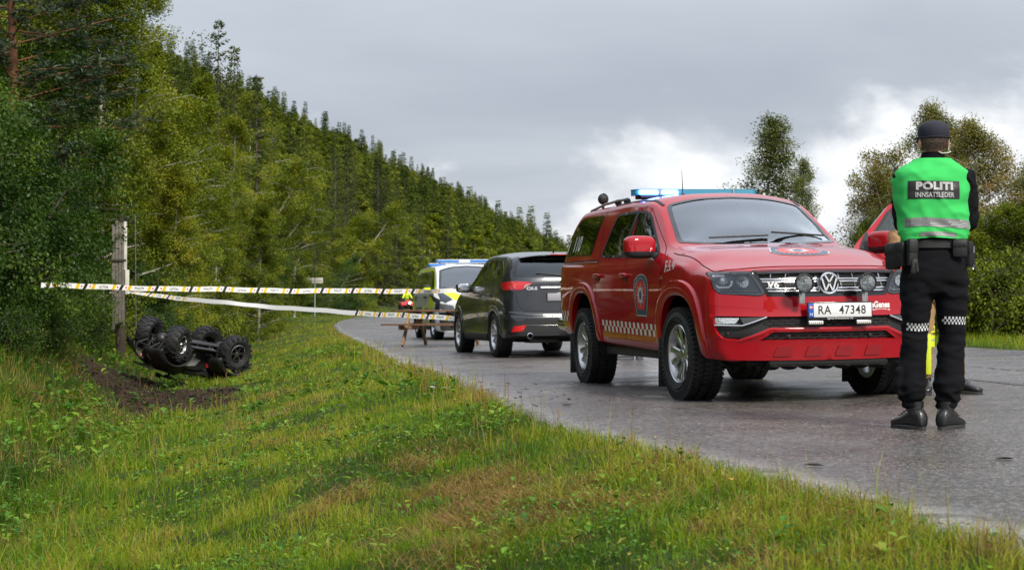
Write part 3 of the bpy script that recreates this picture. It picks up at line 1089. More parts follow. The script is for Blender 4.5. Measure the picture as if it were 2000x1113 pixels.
  b = MB(); b.tube([FP(sg * .875, 1.022, -.018), FP(sg * .868, .955, -.018), FP(sg * .845, .935, -.018), FP(sg * .775, .935, -.018), FP(sg * .752, .955, -.018), FP(sg * .748, .985, -.018)], .0085, 8)
  b.build('daytime_light', mat('led_signature', (.85, .87, .9), .3, emit=(1, 1, 1), es=.1), hd)
  b = MB(); b.tube([FP(sg * .875, 1.022, -.018), FP(sg * .80, 1.030, -.018)], .009, 8); b.build('daytime_light', MATS['led_signature'], hd)
  b = MB(); c = FP(sg * .665, .975, -.03)
  b.lathe([(0, 0), (.035, .012), (.045, .014), (.05, 0)], c, 'x', 20)
  for q in range(5): b.box(c + Vector((.008, sg * (-.02 + .014 * q), -.02)), (.012, .008, .03))
  b.build('reflector', M['lens'], hd)
  b = MB(); b.tube([FP(sg * .87, .915, -.018), FP(sg * .75, .905, -.018), FP(sg * .56, .90, -.018)], .005, 6); b.build('lamp_trim', M['satin'], hd)
  B.patch('headlight_cover', offset_poly(hl, -.003), 'F', .006, glass_mat('lamp_cover', (.80, .82, .84)), hd, res=.05, skirt=0)
 # lower bumper
 blk = B.patch('bumper_intake', rnd(lowblk, .03), 'F', -.03, mat('intake_black', (.012, .012, .013), .55), T, res=.05, skirt=0)
 lo = B.patch('lower_intake', offset_poly(lowop, .01), 'F', -.03, MATS['intake_black'], T, res=.05, skirt=0)
 hexm = mat('honeycomb_plastic', (.028, .028, .030), .45)
 for par, rows, zc0, wid in ((blk, 4, .635, .50), (lo, 3, .528, .50)):
  b = MB()
  for r_ in range(rows):
   for k in range(-6, 7):
    cx_ = (k + (.5 if r_ % 2 else 0)) * .088; cz_ = zc0 + r_ * .0235
    if abs(cx_) > wid: continue
    P6 = []
    for q, (dx, dz) in enumerate(((-.044, 0), (-.024, .0118), (.024, .0118), (.044, 0), (.024, -.0118), (-.024, -.0118))):
     p, n_ = B.hit('F', cx_ + dx, cz_ + dz); P6.append(Vector(B.P(p + Vector((-.018, 0, 0)))))
    for q in range(6): b.tube([P6[q], P6[(q + 1) % 6]], .0032, 4, cap=False)
  tag(b.build('honeycomb_mesh', hexm, par), kind='stuff')
 for sg in (-1, 1):
  fog = [(sg * .895, .700), (sg * .72, .697), (sg * .75, .652), (sg * .893, .650)]
  if sg < 0: fog = fog[::-1]
  fo = B.patch('fog_light', rnd(fog, .01), 'F', -.006, M['lens'], T, res=.03, skirt=.02)
  B.strip('fog_light_chrome', [(sg * .893, .640), (sg * .70, .636), (sg * .64, .655), (sg * .515, .700)], .012, 'F', .004, M['chrome'], T, prof=[(-.5, -.01), (-.4, .004), (.4, .004), (.5, -.01)])
  wing = [(sg * .715, .698), (sg * .53, .702), (sg * .62, .655), (sg * .69, .645)]
  if sg < 0: wing = wing[::-1]
  B.patch('fog_light_wing', wing, 'F', -.002, mat('dark_grey_wing', (.06, .06, .063), .35), T, res=.05, skirt=.01)
  # parking sensor
  b = MB(); p, _ = B.hit('F', sg * .80, .578); b.lathe([(0, .004), (.011, .003), (.012, -.02)], B.P(p + Vector((-.025, 0, 0))), 'x', 14); b.build('parking_sensor', M['gloss'], T)
  b = MB(); p, _ = B.hit('F', sg * .34, .552); b.lathe([(0, .004), (.013, .003), (.014, -.02)], B.P(p + Vector((-.012, 0, 0))), 'x', 14); b.build('parking_sensor', M['trim'], T)
 # red bar over the lower opening, skid panel with recesses
 B.strip('bumper_bar', [(-.72, .512), (-.60, .556), (-.49, .602), (.49, .602), (.60, .556), (.72, .512)], .034, 'F', .0, RED, T, prof=[(-.5, .003), (-.35, .008), (.3, .010), (.5, .003)])
 rec = rnd([(-.585, .382), (-.58, .425), (-.485, .497), (.485, .497), (.58, .425), (.585, .382)], .012)
 B.patch('skid_panel', rec, 'F', .003, DRED, T, res=.05)
 polys = []
 for k in range(4):
  c = -.375 + k * .25
  polys.append(rnd([(c - .085, .395), (c - .055, .472), (c + .075, .472), (c + .055, .395)], .012))
 for q in polys: B.patch('skid_panel_boss', q, 'F', .014, DRED, T, res=.05)
 for sg in (-1, 1):
  B.strip('bumper_seam', [(sg * .515, .862), (sg * .500, .706)], .004, 'F', .0012, M['seam'], T)
  B.strip('bumper_crease', [(sg * .90, .795), (sg * .52, .765)], .03, 'F', 0, RED, T, prof=[(-.5, -.004), (-.1, .008), (.5, -.004)])
 # under tray
 b = MB(); b.box((.35, 0, .33), (.9, 1.3, .06), bev=.02); b.box((.78, 0, .315), (.25, 1.0, .05), bev=.02)
 for k in range(7): b.sell((.80, -.45 + k * .15, .295), (.12, .06, .03), nu=10, nv=6)
 b.box((-1.6, 0, .42), (3.2, 1.0, .12), bev=.03); b.box((-3.3, 0, .50), (1.9, 1.1, .10), bev=.03)
 b.tube([(0, -.75, .33), (0, .75, .33)], .05, 10); b.tube([(-3.095, -.75, .385), (-3.095, .75, .385)], .06, 10); b.sell((-3.095, .05, .385), (.16, .16, .15), nu=16, nv=8)
 b.build('undercarriage', M['under'], T)
 # logo
 c, _ = B.hit('F', 0, .958); c = Vector(B.P(c + Vector((.010, 0, 0))))
 b = MB(); b.lathe([(.070, .016), (.078, .022), (.086, .020), (.090, .008), (.090, -.04), (.068, -.04)], c, 'x', 48); lg = b.build('emblem_ring', M['chrome'], T)
 b = MB(); b.lathe([(0, .004), (.072, .004)], c, 'x', 40); b.build('emblem_field', M['gloss'], lg)
 b = MB()
 def stroke(pts, w=.0125):
  for (a, d) in zip(pts[:-1], pts[1:]):
   b.bar(c + Vector((.013, a[0], a[1])), c + Vector((.013, d[0], d[1])), w, .012, up=(1, 0, 0))
 stroke([(-.034, .064), (-.002, .012)]); stroke([(.034, .064), (.002, .012)])
 stroke([(-.061, .040), (-.030, -.058)]); stroke([(-.030, -.058), (-.002, -.002)]); stroke([(.002, -.002), (.030, -.058)]); stroke([(.030, -.058), (.061, .040)])
 b.build('emblem_letters', M['chrome'], lg)
 # V6 badge
 p, _ = B.hit('F', -.455, .952); p = Vector(B.P(p))
 text_obj('grille_badge', 'V6', p + Vector((.030, 0, -.002)), (-.1, 1, 0), (0, 0, 1), .066, CM['white'], T, bold=.003, sx=1.35)
 # spot lamps on brackets
 for y in (-.262, .262):
  yy = y + .0
  c = Vector(B.P(Vector((1.045, yy, .962))))
  b = MB(); b.lathe([(0, -.095), (.035, -.09), (.062, -.05), (.072, .0), (.076, .018), (.070, .022), (.064, .014)], c, 'x', 36); sl = b.build('spot_lamp', M['trim'], T)
  b = MB(); b.lathe([(0, .006), (.03, .010), (.063, .012)], c, 'x', 30); b.build('spot_lens', glass_mat('spot_glass', (.85, .87, .86)), sl)
  b = MB(); b.lathe([(0.010, -.045), (.03, -.034), (.05, -.016), (.063, .008)], c, 'x', 30)
  b.lathe([(0, -.02), (.009, -.02), (.011, -.045)], c, 'x', 12); b.build('spot_reflector', mat('reflector_silver', (.75, .76, .76), .12, metal=1, bump=(45, .6)), sl)
  b = MB(); b.box(c + Vector((-.045, 0, -.105)), (.010, .048, .105), bev=.002); b.lathe([(0, .008), (.009, .008), (.009, 0)], c + Vector((-.04, 0, -.085)), 'x', 6); b.build('lamp_bracket', M['satin'], sl)
 # number plate
 pc = Vector(B.P(Vector((1.0, .05, .745))))
 pl = MB(); pl.box(pc, (.016, .545, .138), bev=.004); po = pl.build('number_plate', M['gloss'], T)
 b = MB(); b.box(pc + Vector((.0085, .0, .006)), (.004, .525, .108), bev=.0015); b.build('plate_face', mat('plate_white', (.72, .73, .74), .35), po)
 b = MB(); b.box(pc + Vector((.0092, -.241, .006)), (.0045, .044, .108), bev=.001); b.build('plate_blue_band', mat('plate_blue', (.01, .09, .45), .35), po)
 O = pc + Vector((.0116, 0, 0)); ux, uy = (0, 1, 0), (0, 0, 1)
 blkm = mat('plate_letter_black', (.012, .012, .012), .4)
 text_obj('plate_letters', 'RA', O + Vector((0, -.132, .004)), ux, uy, .094, blkm, po, sx=.9, bold=.001, space=1.08)
 text_obj('plate_digits', '47348', O + Vector((0, .103, .004)), ux, uy, .094, blkm, po, sx=.9, bold=.001, space=1.08)
 text_obj('plate_country', 'N', O + Vector((.0005, -.241, -.026)), ux, uy, .034, CM['white'], po)
 b = MB(); b.box(O + Vector((0, -.241, .030)), (.001, .030, .022)); b.build('plate_flag', mat('flag_red', (.6, .03, .03), .4), po)
 b = MB(); b.box(O + Vector((.001, -.245, .030)), (.001, .005, .022)); b.box(O + Vector((.001, -.241, .030)), (.001, .030, .005)); b.build('flag_cross', CM['white'], po)
 text_obj('plate_strapline', 'Egenes Brannteknikk AS', O + Vector((-.003, 0, -.058)), ux, uy, .021, CM['white'], po, sx=1.05)
 for y in (-.20, .20):
  b = MB(); b.box(pc + Vector((-.01, y + (.0), -.090)), (.03, .125, .030), bev=.004); lb = b.build('led_work_light', M['satin'], T)
  b = MB()
  for q in range(7): b.box(pc + Vector((.007, y - .05 + q * .0167, -.090)), (.006, .014, .022), bev=.002)
  b.build('led_lens', mat('led_lens', (.7, .7, .66), .25, metal=.3), lb)
 # sticker on the bumper
 p, n_ = B.hit('F', .435, .785); p = Vector(B.P(p + Vector((.011, 0, 0)))); tx = Vector((-.16, 1, 0)).normalized()
 text_obj('bumper_sticker', 'eGenes', p, tx, (0, 0, 1), .066, CM['white'], T, bold=.003, sx=.86, space=1.0)
 text_obj('bumper_sticker', 'BRANNTEKNIKK AS', p + Vector((.0, 0, -.038)), tx, (0, 0, 1), .020, CM['white'], T, bold=.0006, sx=1.0)
 # side lettering
 p, n_ = B.hit('R', -.205, 1.105); p = Vector(B.P(p + n_ * .006))
 text_obj('fleet_number', 'F.5.9', p, (1, 0.02, 0), (0, .06, 1), .135, CM['white'], T, bold=.004, sx=.95, shear=.25)
 p, n_ = B.hit('R', -3.55, 1.36); p = Vector(B.P(p + n_ * .012))
 text_obj('window_number', '110', p, (1, 0, 0), (.0, .26, 1), .23, CM['white'], T, bold=.002, sx=.9, shear=.22)
 mb = MB(); q = p + Vector((-.30, .0, 0)); mb.add([q + Vector((-.06, -.01 - .02, -.08)), q + Vector((-.03, -.03, -.08)), q + Vector((.03, .02, .09)), q + Vector((0, .02, .09))], [(0, 1, 2, 3)]); mb.build('window_stripe', CM['white'], T, recalc=False)
 p, n_ = B.hit('R', -.40, 1.015); p = Vector(B.P(p + n_ * .005))
 text_obj('fender_badge', 'V6', p + Vector((.0, 0, 0)), (1, 0, 0), (0, 0, 1), .05, M['chrome'], T)
 p, n_ = B.hit('R', -4.12, .86); p = Vector(B.P(p + n_ * .005))
 for k in range(3): text_obj('rear_sticker', 'EGENES', p + Vector((.0, 0, .03 * k)), (1, 0, 0), (0, 0, 1), .028, CM['white'], T)
 # mirrors
 for sg, par in ((-1, T),):
  mirror(B, T, sg, RED, M)
 # light bar
 blue = mat('blue_lens', (.03, .26, .42), .12, coat=1.0)
 LB = MB(); z0 = B.P(Vector((-2.3, 0, 1.848)))[2]
 prof = rnd([(-.60, -.10), (-.66, 0), (-.60, .10), (.60, .10), (.66, 0), (.60, -.10)], .05)
 LB.prism([(-2.30 + b_[1], b_[0]) for b_ in prof], z0 - .03, z0 + .022, 'z')
 lb = LB.build('light_bar', blue, T)
 b = MB(); b.box((-2.30, 0, z0 - .045), (.20, 1.16, .03), bev=.008)
 for y in (-.5, .5): b.box((-2.30, y, z0 - .07), (.10, .05, .05), bev=.01)
 b.build('light_bar_base', M['trim'], lb)
 b = MB(); b.prism([(-2.30 + b_[1] * 1.01, b_[0] * 1.005) for b_ in prof], z0 + .022, z0 + .030, 'z'); b.build('light_bar_lid', mat('blue_lid', (.04, .26, .36), .2, coat=.6), lb)
 glow = mat('lit_blue_beacon', (.1, .3, 1), .3, emit=(.06, .20, 1.0), es=34)
 core = mat('lit_beacon_core', (.6, .8, 1), .3, emit=(.55, .80, 1.0), es=26)
 b = MB(); b.box((-2.305, -.40, z0 - .003), (.214, .44, .050), bev=.02); b.build('lit_lens', mat('lit_blue_lens', (.02, .12, .7), .2, emit=(.01, .12, 1.0), es=2.2), lb)
 for (y0, y1) in ((-.60, -.40), (-.37, -.20)):
  b = MB(); b.box((-2.225, (y0 + y1) / 2, z0 - .002), (.09, y1 - y0, .040), bev=.014); b.build('lit_beacon', glow, lb)
  b = MB(); b.box((-2.190, (y0 + y1) / 2, z0 - .002), (.02, (y1 - y0) * .7, .014), bev=.005); b.build('beacon_core', core, lb)
 b = MB(); b.box((-2.30, .37, z0 - .002), (.222, .012, .060)); b.build('divider', M['satin'], lb)
 b = MB(); b.box((-2.30, -.385, z0 - .002), (.222, .010, .058)); b.build('divider', M['satin'], lb)
 # roof rails, ball camera, aerial
 for sg in (-1, 1):
  b = MB(); p1 = Vector(B.P(Vector((-3.72, sg * .66, 1.735)))); p2 = Vector(B.P(Vector((-3.2, sg * .665, 1.775)))); p3 = Vector(B.P(Vector((-2.7, sg * .665, 1.79)))); p4 = Vector(B.P(Vector((-2.40, sg * .66, 1.79))))
  b.tube([p1, p2, p3, p4], .014, 8); rr_ = b.build('roof_rail', M['satin'], T)
  for p in (p1 + Vector((.03, 0, 0)), p3, p4): b = MB(); b.sell(p - Vector((0, 0, .02)), (.075, .03, .035), nu=12, nv=8); b.build('rail_foot', M['trim'], rr_)
 c = Vector(B.P(Vector((-3.45, -.60, 1.745)))); b = MB(); b.sell(c + Vector((-.06, 0, .105)), (.055, .055, .060), nu=20, nv=12); b.tube([c + Vector((-.06, 0, .06)), c + Vector((-.06, 0, 0))], .016, 8)
 for k in range(8):
  a = PI * k / 8; b.tube([c + Vector((-.06, 0, .105)) + Vector((.057 * math.cos(a) * math.cos(t), .057 * math.sin(a) * math.cos(t), .062 * math.sin(t))) for t in np.linspace(-PI / 2, PI / 2, 9)], .003, 4)
 b.build('ball_aerial', M['trim'], T)
 b = MB(); c = Vector(B.P(Vector((-2.05, -.20, 1.80)))); b.lathe([(.035, 0), (.03, .02), (.012, .03), (0, .03)], c, 'z', 16); b.tube([c + Vector((0, 0, .02)), c + Vector((-.02, 0, .26))], [.006, .002], 6); b.build('aerial', M['trim'], T)
 # rear bumper, chrome corner
 b = MB()
 pts = [(-4.20, -.94, .50), (-4.30, -.90, .52), (-4.40, -.60, .52), (-4.42, 0, .52), (-4.40, .60, .52), (-4.30, .90, .52), (-4.20, .94, .50)]
 pts = [(-4.0, -.86, .50)] + pts[1:-1] + [(-4.0, .86, .50)]; b.tube([B.P(Vector(p) + Vector((.07, 0, -.0))) for p in pts], .042, 12, flat=1.6); b.build('rear_bumper', M['chrome'], T)
 for sg in (-1, 1):
  b = MB(); b.box(B.P(Vector((-4.235, sg * .80, .90))), (.07, .15, .32), bev=.02); b.build('tail_light', mat('tail_red', (.45, .01, .01), .15, coat=1), T)
 # ---- interior
 I = M['inside']
 b = MB()
 b.prism([(-.45, 1.16), (-.75, 1.20), (-.98, 1.18), (-1.05, 1.02), (-1.0, .7), (-.5, .7)], -.72, .72, 'y'); db = b.build('dashboard', I, T)
 b = MB(); c = Vector((-1.13, .37, 1.13)); R_ = Matrix.Rotation(math.radians(-62), 3, 'Y')
 ring = [c + R_ @ Vector((.185 * math.cos(t), .185 * math.sin(t), 0)) for t in np.linspace(0, 2 * PI, 33)]
 b.tube(ring, .016, 8, cap=False); b.sell(c, (.07, .07, .03), nu=12, nv=8, rot=R_)
 for t in (0.3, PI - .3, -PI / 2): b.tube([c, c + R_ @ Vector((.18 * math.cos(t), .18 * math.sin(t), 0))], .012, 6)
 b.build('steering_wheel', I, T)
 for y in (-.37, .37):
  b = MB(); b.box((-1.72, y, 1.0), (.16, .50, .70), Matrix.Rotation(-.22, 3, 'Y'), bev=.06); b.box((-1.50, y, .72), (.50, .50, .16), bev=.05)
  b.box((-1.84, y, 1.46), (.09, .26, .18), Matrix.Rotation(-.1, 3, 'Y'), bev=.04); b.build('seat', I, T)
 b = MB(); b.box((-2.50, 0, .98), (.16, 1.40, .66), Matrix.Rotation(-.2, 3, 'Y'), bev=.05)
 for y in (-.42, 0, .42): b.box((-2.60, y, 1.38), (.08, .22, .14), bev=.03)
 b.build('rear_seat', I, T)
 b = MB(); b.box((-1.07, 0.02, 1.585), (.035, .25, .075), Matrix.Rotation(.15, 3, 'Y'), bev=.015); b.tube([(-1.08, 0, 1.60), (-1.10, 0, 1.70)], .012, 6); b.build('rear_view_mirror', M['gloss'], T)
 b = MB(); b.box((-2.66, 0, 1.20), (.03, 1.5, .9)); b.build('rear_bulkhead', I, T)
 b = MB(); b.box((-1.7, 0, .60), (2.2, 1.5, .04)); b.build('cabin_floor', I, T)
 B.patch('roof_lining', [(-2.6, -.60), (-1.32, -.58), (-1.32, .58), (-2.6, .60)], 'T', -.03, mat('roof_lining', (.30, .29, .27), .9), T, res=.12, skirt=0)
 # inner pillars on both sides
 B.patch('door_lining', offset_poly(rdoor, -.02), 'L', -.035, I, T, holes=[offset_poly(rg, .02)], res=.06, skirt=0)
 B.patch('door_lining', offset_poly(rdoor, -.02), 'R', -.035, I, T, holes=[offset_poly(rg, .02)], res=.06, skirt=0)
 B.patch('door_lining', offset_poly(dooro, -.02), 'R', -.035, I, T, holes=[offset_poly(fg, .02)], res=.06, skirt=0)
 # ---- open driver's door
 hinge = empty('driver_door', (0, 0, 0)); hinge.name = 'driver_door'; hinge.parent = T
 hp_ = Vector((-.47, .93, 0)); ang = math.radians(-60)
 hinge.location = (-.47, .845, .02); hinge.rotation_euler = (0, 0, ang)
 def rel(o):
  if o is None: return
  me = o.data; me.transform(Matrix.Translation(-hp_)); return o
 B2 = B
 rel(B2.patch('door_skin', dooro, 'L', .004, RED, hinge, holes=[offset_poly(fg, .004)], res=.03, skirt=.05))
 rel(B2.patch('door_inner', offset_poly(dooro, -.01), 'L', -.045, I, hinge, holes=[offset_poly(fg, .012)], res=.05, skirt=0))
 rel(B2.patch('window_frame', offset_poly(fg, .012), 'L', .0075, M['trim'], hinge, holes=[offset_poly(fg, -.016)], res=.04, skirt=.03))
 rel(B2.patch('window_glass', fg, 'L', .0, glass_mat('door_glass', (.42, .50, .46)), hinge, res=.07, skirt=0))
 rel(B2.patch('mirror_sail', rnd([(-.64, 1.225), (-.86, 1.39), (-.86, 1.225)], .01), 'L', .010, M['trim'], hinge, res=.05))
 p, n_ = B.hit('L', -1.50, 1.035)
 b = MB(); b.sell(B.P(p + n_ * .032), (.105, .017, .020), .6, .6); rel(b.build('door_handle', RED, hinge))
 mirror(B, hinge, 1, RED, M, rel)
 # wheels
 wc = wheel_cache(make_wheel(.382, .262, .247, M, 5, 'twin', tread=58, lug=.013))
 for x, sg in ((0, -1), (0, 1), (-3.095, -1), (-3.095, 1)):
  put_wheel(wc, T, (x, sg * .825, .382 if sg < 0 else .382), sg, 0.05 if x == 0 else 0)
 # settle on the crossfall of the road
 T.rotation_mode = 'XYZ'
 Mx = Matrix.Rotation(math.atan2(-.978, .208), 4, 'Z')
 tilt = Matrix.Rotation(-.015, 4, 'Y')
 T.matrix_world = Matrix.Translation((2.31, 12.95, .015 * 2.31)) @ tilt @ Mx
 return T, B


def mirror(B, par, sg, RED, M, rel=lambda o: o):
 c = Vector(B.P(Vector((-.77, sg * 1.035, 1.285))))
 b = MB(); b.sell(c, (.085, .145, .100), .55, .65, nu=28, nv=16, rot=Matrix.Rotation(sg * -.12, 3, 'Z'))
 # lower third of the shell in black
 for i, v in enumerate(b.v):
  pass
 top = MB(); bot = MB()
 for f in b.f:
  zc = sum(b.v[i][2] for i in f) / len(f)
  (top if zc > c.z - .045 else bot).f.append(f)
 top.v = list(b.v); bot.v = list(b.v)
 mo = rel(top.build('side_mirror', RED, par, weld=.0001)); rel(bot.build('mirror_base', M['trim'], par, weld=.0001))
 m2 = MB(); m2.bar(c + Vector((.0, -sg * .10, -.065)), c + Vector((.05, -sg * .21, -.095)), .09, .055, bev=.015); rel(m2.build('mirror_arm', M['trim'], par))
 m3 = MB(); m3.sell(c + Vector((-.078, 0, .0)), (.012, .125, .08), .6, .7, nu=24, nv=10); rel(m3.build('mirror_glass', M['chrome'], par))


TRUCK, TRUCK_B = build_truck()
# ================================================================== grey estate car
def arch_poly(cx, cz, r, e=2.2):
 out = []
 for i in range(41):
  t = math.radians(-60 + 300 * i / 40); c, s_ = math.cos(t), math.sin(t); q = (abs(c) ** e + abs(s_) ** e) ** (-1 / e)
  out.append((cx + r * q * c, cz + r * q * s_))
 return out


def many(B, nm, polys, sd, off, m, T, res=.06, skirt=0):
 for q in polys: B.patch(nm, q, sd, off, m, T, res=res, skirt=skirt)


def place_car(T, O, fwd, z):
 f = Vector((fwd[0], fwd[1])).normalized()
 T.matrix_world = Matrix.Translation((O[0], O[1], z)) @ Matrix.Rotation(-.012, 4, 'Y') @ Matrix.Rotation(math.atan2(f.y, f.x), 4, 'Z')


def build_suv():
 T = empty('estate_car', label='dark grey metallic SUV parked with its tail lights towards the camera', cat='car')
 GREY = mat('grey_metallic_paint', (0.030, 0.033, 0.039), 0.32, metal=.55, coat=1.0, vary=(3, .08))
 CLAD = mat('grey_cladding', (0.022, 0.022, 0.024), .55, spec=.35)
 M = CM
 lowm = [(.78, .24), (.885, .27), (.915, .52), (.920, .80), (.895, 1.02)]
 K = [
  (-3.60, [(.70, .34), (.82, .36), (.87, .55), (.86, .82), (.82, 1.00), (.79, 1.06), (.74, 1.14), (.60, 1.20), (.33, 1.22), (0, 1.22)]),
  (-3.42, [(.74, .31), (.86, .33), (.905, .55), (.90, .84), (.86, 1.05), (.825, 1.17), (.76, 1.32), (.66, 1.42), (.36, 1.47), (0, 1.48)]),
  (-3.15, [(.76, .28), (.88, .30), (.915, .54), (.915, .84), (.885, 1.07), (.855, 1.225), (.735, 1.50), (.65, 1.58), (.36, 1.625), (0, 1.635)]),
  (-2.70, [(.78, .25), (.885, .28), (.92, .54), (.92, .84), (.895, 1.06), (.865, 1.215), (.720, 1.555), (.64, 1.625), (.36, 1.665), (0, 1.675)]),
  (-2.00, lowm + [(.872, 1.18), (.705, 1.58), (.62, 1.645), (.35, 1.685), (0, 1.695)]),
  (-1.45, lowm + [(.874, 1.155), (.695, 1.565), (.61, 1.63), (.34, 1.672), (0, 1.682)]),
  (-1.20, lowm + [(.874, 1.14), (.715, 1.50), (.61, 1.575), (.34, 1.625), (0, 1.64)]),
  (-.70, lowm + [(.874, 1.115), (.78, 1.24), (.70, 1.30), (.40, 1.365), (0, 1.39)]),
  (-.35, lowm + [(.870, 1.085), (.82, 1.12), (.74, 1.135), (.45, 1.165), (0, 1.175)]),
  (.20, [(.78, .24), (.885, .26), (.91, .50), (.905, .76), (.88, .93), (.85, 1.00), (.78, 1.045), (.65, 1.07), (.40, 1.09), (0, 1.095)]),
  (.65, [(.74, .24), (.86, .26), (.89, .46), (.885, .68), (.86, .84), (.82, .89), (.74, .92), (.60, .945), (.40, .96), (0, .97)]),
  (.88, [(.70, .24), (.80, .26), (.84, .42), (.84, .58), (.82, .72), (.78, .77), (.70, .80), (.58, .82), (.40, .83), (0, .84)]),
 ]
 B = Body(K, rf=(.16, .1, .1, .6), rr=(.16, .10, .04, .7), nx=180, sub=9,
    rear=lambda y, z: .12 * (np.clip(y, 0, 1) / .85) ** 3 + .10 * np.clip(z - .60, 0, .6) - .02 * sstep(.70, .62, z) + .10 * np.clip(.42 - z, 0, .2),
    front=lambda y, z: -.22 * (np.clip(y, 0, 1) / .85) ** 2.6)
 fg = rnd([(-.86, 1.14), (-1.05, 1.26), (-1.46, 1.505), (-1.66, 1.535), (-1.72, 1.175)], [.03, .15, .1, .02, .02])
 rg = rnd([(-1.78, 1.178), (-1.72, 1.540), (-2.38, 1.535), (-2.50, 1.215)], [.02, .02, .03, .04])
 qg = rnd([(-2.56, 1.222), (-2.43, 1.530), (-2.66, 1.515), (-2.96, 1.365), (-2.99, 1.262)], [.03, .03, .1, .08, .05])
 FA = (0, .355, .395, .475); RA = (-2.70, .355, .39, .47)
 for sd in 'LR':
  for w in (fg, rg, qg): B.cut(sd, offset_poly(w, -.006))
  for a in (FA, RA): B.cut(sd, arch_poly(a[0], a[1], a[2] + .02))
 ws = [(-.62, -.72), (-.45, -.45), (-.38, 0), (-.45, .45), (-.62, .72), (-1.18, .595), (-1.25, .3), (-1.27, 0), (-1.25, -.3), (-1.18, -.595)]
 B.cut('T', ws)
 hg = rnd([(-.755, 1.262), (-.70, 1.50), (-.55, 1.56), (.55, 1.56), (.70, 1.50), (.755, 1.262), (.45, 1.245), (-.45, 1.245)], [.05, .1, .1, .1, .1, .05, .2, .2])
 B.cut('B', offset_poly(hg, -.015))
 B.build('body', GREY, T)
 B.patch('windscreen', ws, 'T', -.001, CM['screen'], T, res=.1, skirt=0)
 B.ring('windscreen_seal', ws, .02, .035, 'T', .003, M['gloss'], T, res=.06)
 B.ring('rear_window_seal', hg, .012, .03, 'B', .003, M['gloss'], T, res=.04)
 B.patch('rear_window', hg, 'B', .0015, glass_mat('rear_glass', (.10, .115, .12)), T, res=.07, skirt=0)
 fd = rnd([(-.54, .40), (-.56, 1.0), (-.62, 1.115), (-.93, 1.255), (-1.40, 1.525), (-1.72, 1.565), (-1.755, 1.17), (-1.755, .33), (-.75, .33)], [.05, .1, .05, .1, .1, .02, .03, .05, .05])
 rd = rnd([(-1.765, .33), (-1.765, 1.17), (-1.73, 1.565), (-2.40, 1.56), (-2.53, 1.20), (-2.55, .95), (-2.30, .80), (-2.14, .62), (-2.08, .33)], [.05, .03, .02, .05, .05, .1, .1, .1, .05])
 cl = mat('chrome_trim')
 for sd, sg in (('L', 1), ('R', -1)):
  for nm, dp, gl in (('front_door', fd, fg), ('rear_door', rd, rg)):
   B.ring('door_gap', dp, .004, .012, sd, .001, M['seam'], T, res=.06)
   d = B.patch(nm, dp, sd, .0035, GREY, T, holes=[offset_poly(gl, .004)], res=.05, skirt=.003)
   B.ring('window_frame', gl, .016, .012, sd, .006, M['gloss'], d, res=.06, skirt=.008)
   B.patch('window_glass', gl, sd, .001, M['glass'], d, res=.1, skirt=0)
   hx = -1.58 if nm == 'front_door' else -2.40
   p, n_ = B.hit(sd, hx, .985)
   b = MB(); b.sell(B.P(p + n_ * .03), (.095, .016, .018), .6, .6); b.build('door_handle', GREY, d)
  B.ring('quarter_window_frame', qg, .012, .012, sd, .006, M['gloss'], T, res=.06, skirt=.008)
  B.patch('quarter_window', qg, sd, .001, M['glass'], T, res=.1, skirt=0)
  for a in (FA, RA):
   B.flare('wheel_arch_trim', sd, *a, 2, 178, .014, GREY, T, e=2.2, n=40)
   wheel_well(a[0], a[1], .42, .88, .42, M['well'], T, sg)
  B.strip('sill_cladding', [(-.50, .315), (-2.22, .315)], .12, sd, .004, CLAD, T, prof=[(-.5, -.003), (-.45, .012), (.40, .012), (.5, -.003)])
  # mirror
  c = Vector((-.93, sg * 1.02, 1.13)); b = MB(); b.sell(c, (.075, .125, .085), .6, .7, nu=24, nv=12); mo = b.build('side_mirror', GREY, T)
  b = MB(); b.bar(c + Vector((0, -sg * .09, -.04)), c + Vector((.04, -sg * .17, -.05)), .08, .03); b.build('mirror_arm', M['trim'], mo)
  b = MB(); b.sell(c + Vector((-.072, 0, 0)), (.010, .108, .068), .6, .7, nu=20, nv=8); b.build('mirror_glass', M['chrome'], mo)
 # tail lights
 red = mat('tail_red_lens', (.50, .008, .012), .12, coat=1.0, vary=(12, .3)); clear = mat('tail_clear_lens', (.35, .30, .30), .12, coat=1.0)
 for sg in (-1, 1):
  def fl(P): return P if sg > 0 else [(-a, b) for a, b in P][::-1]
  tl = fl([(.60, 1.165), (.88, 1.185), (.885, 1.10), (.84, 1.045), (.66, 1.050)])
  # wraps round the corner: one face seen from behind, one from the side
  o = B.patch('tail_light', rnd([(sg * .47, 1.165), (sg * .62, 1.185), (sg * .80, 1.190), (sg * .805, 1.050), (sg * .64, 1.060)] if sg > 0 else [(sg * .64, 1.060), (sg * .805, 1.050), (sg * .80, 1.190), (sg * .62, 1.185), (sg * .47, 1.165)], .02), 'B', .010, red, T, res=.03, skirt=.014)
  sd = 'L' if sg > 0 else 'R'
  side = rnd([(-3.36, 1.190), (-3.08, 1.170), (-3.13, 1.10), (-3.24, 1.055), (-3.38, 1.052)], .02)
  B.patch('tail_light_side', side, sd, .010, red, o, res=.03, skirt=.014)
  B.patch('reverse_lens', rnd([(sg * .50, 1.155), (sg * .60, 1.135), (sg * .62, 1.075)], .008), 'B', .014, clear, o, res=.03, skirt=.004)
  p, n_ = B.hit('B', sg * .73, 1.125)
  b = MB(); b.lathe([(.0, -.006), (.045, -.006), (.05, 0)], B.P(p + n_ * .014), 'x', 24); b.lathe([(.048, -.010), (.056, -.012), (.058, 0)], B.P(p + n_ * .014), 'x', 24)
  b.build('brake_lamp', mat('brake_lamp_red', (.62, .03, .03), .15, coat=1), o)
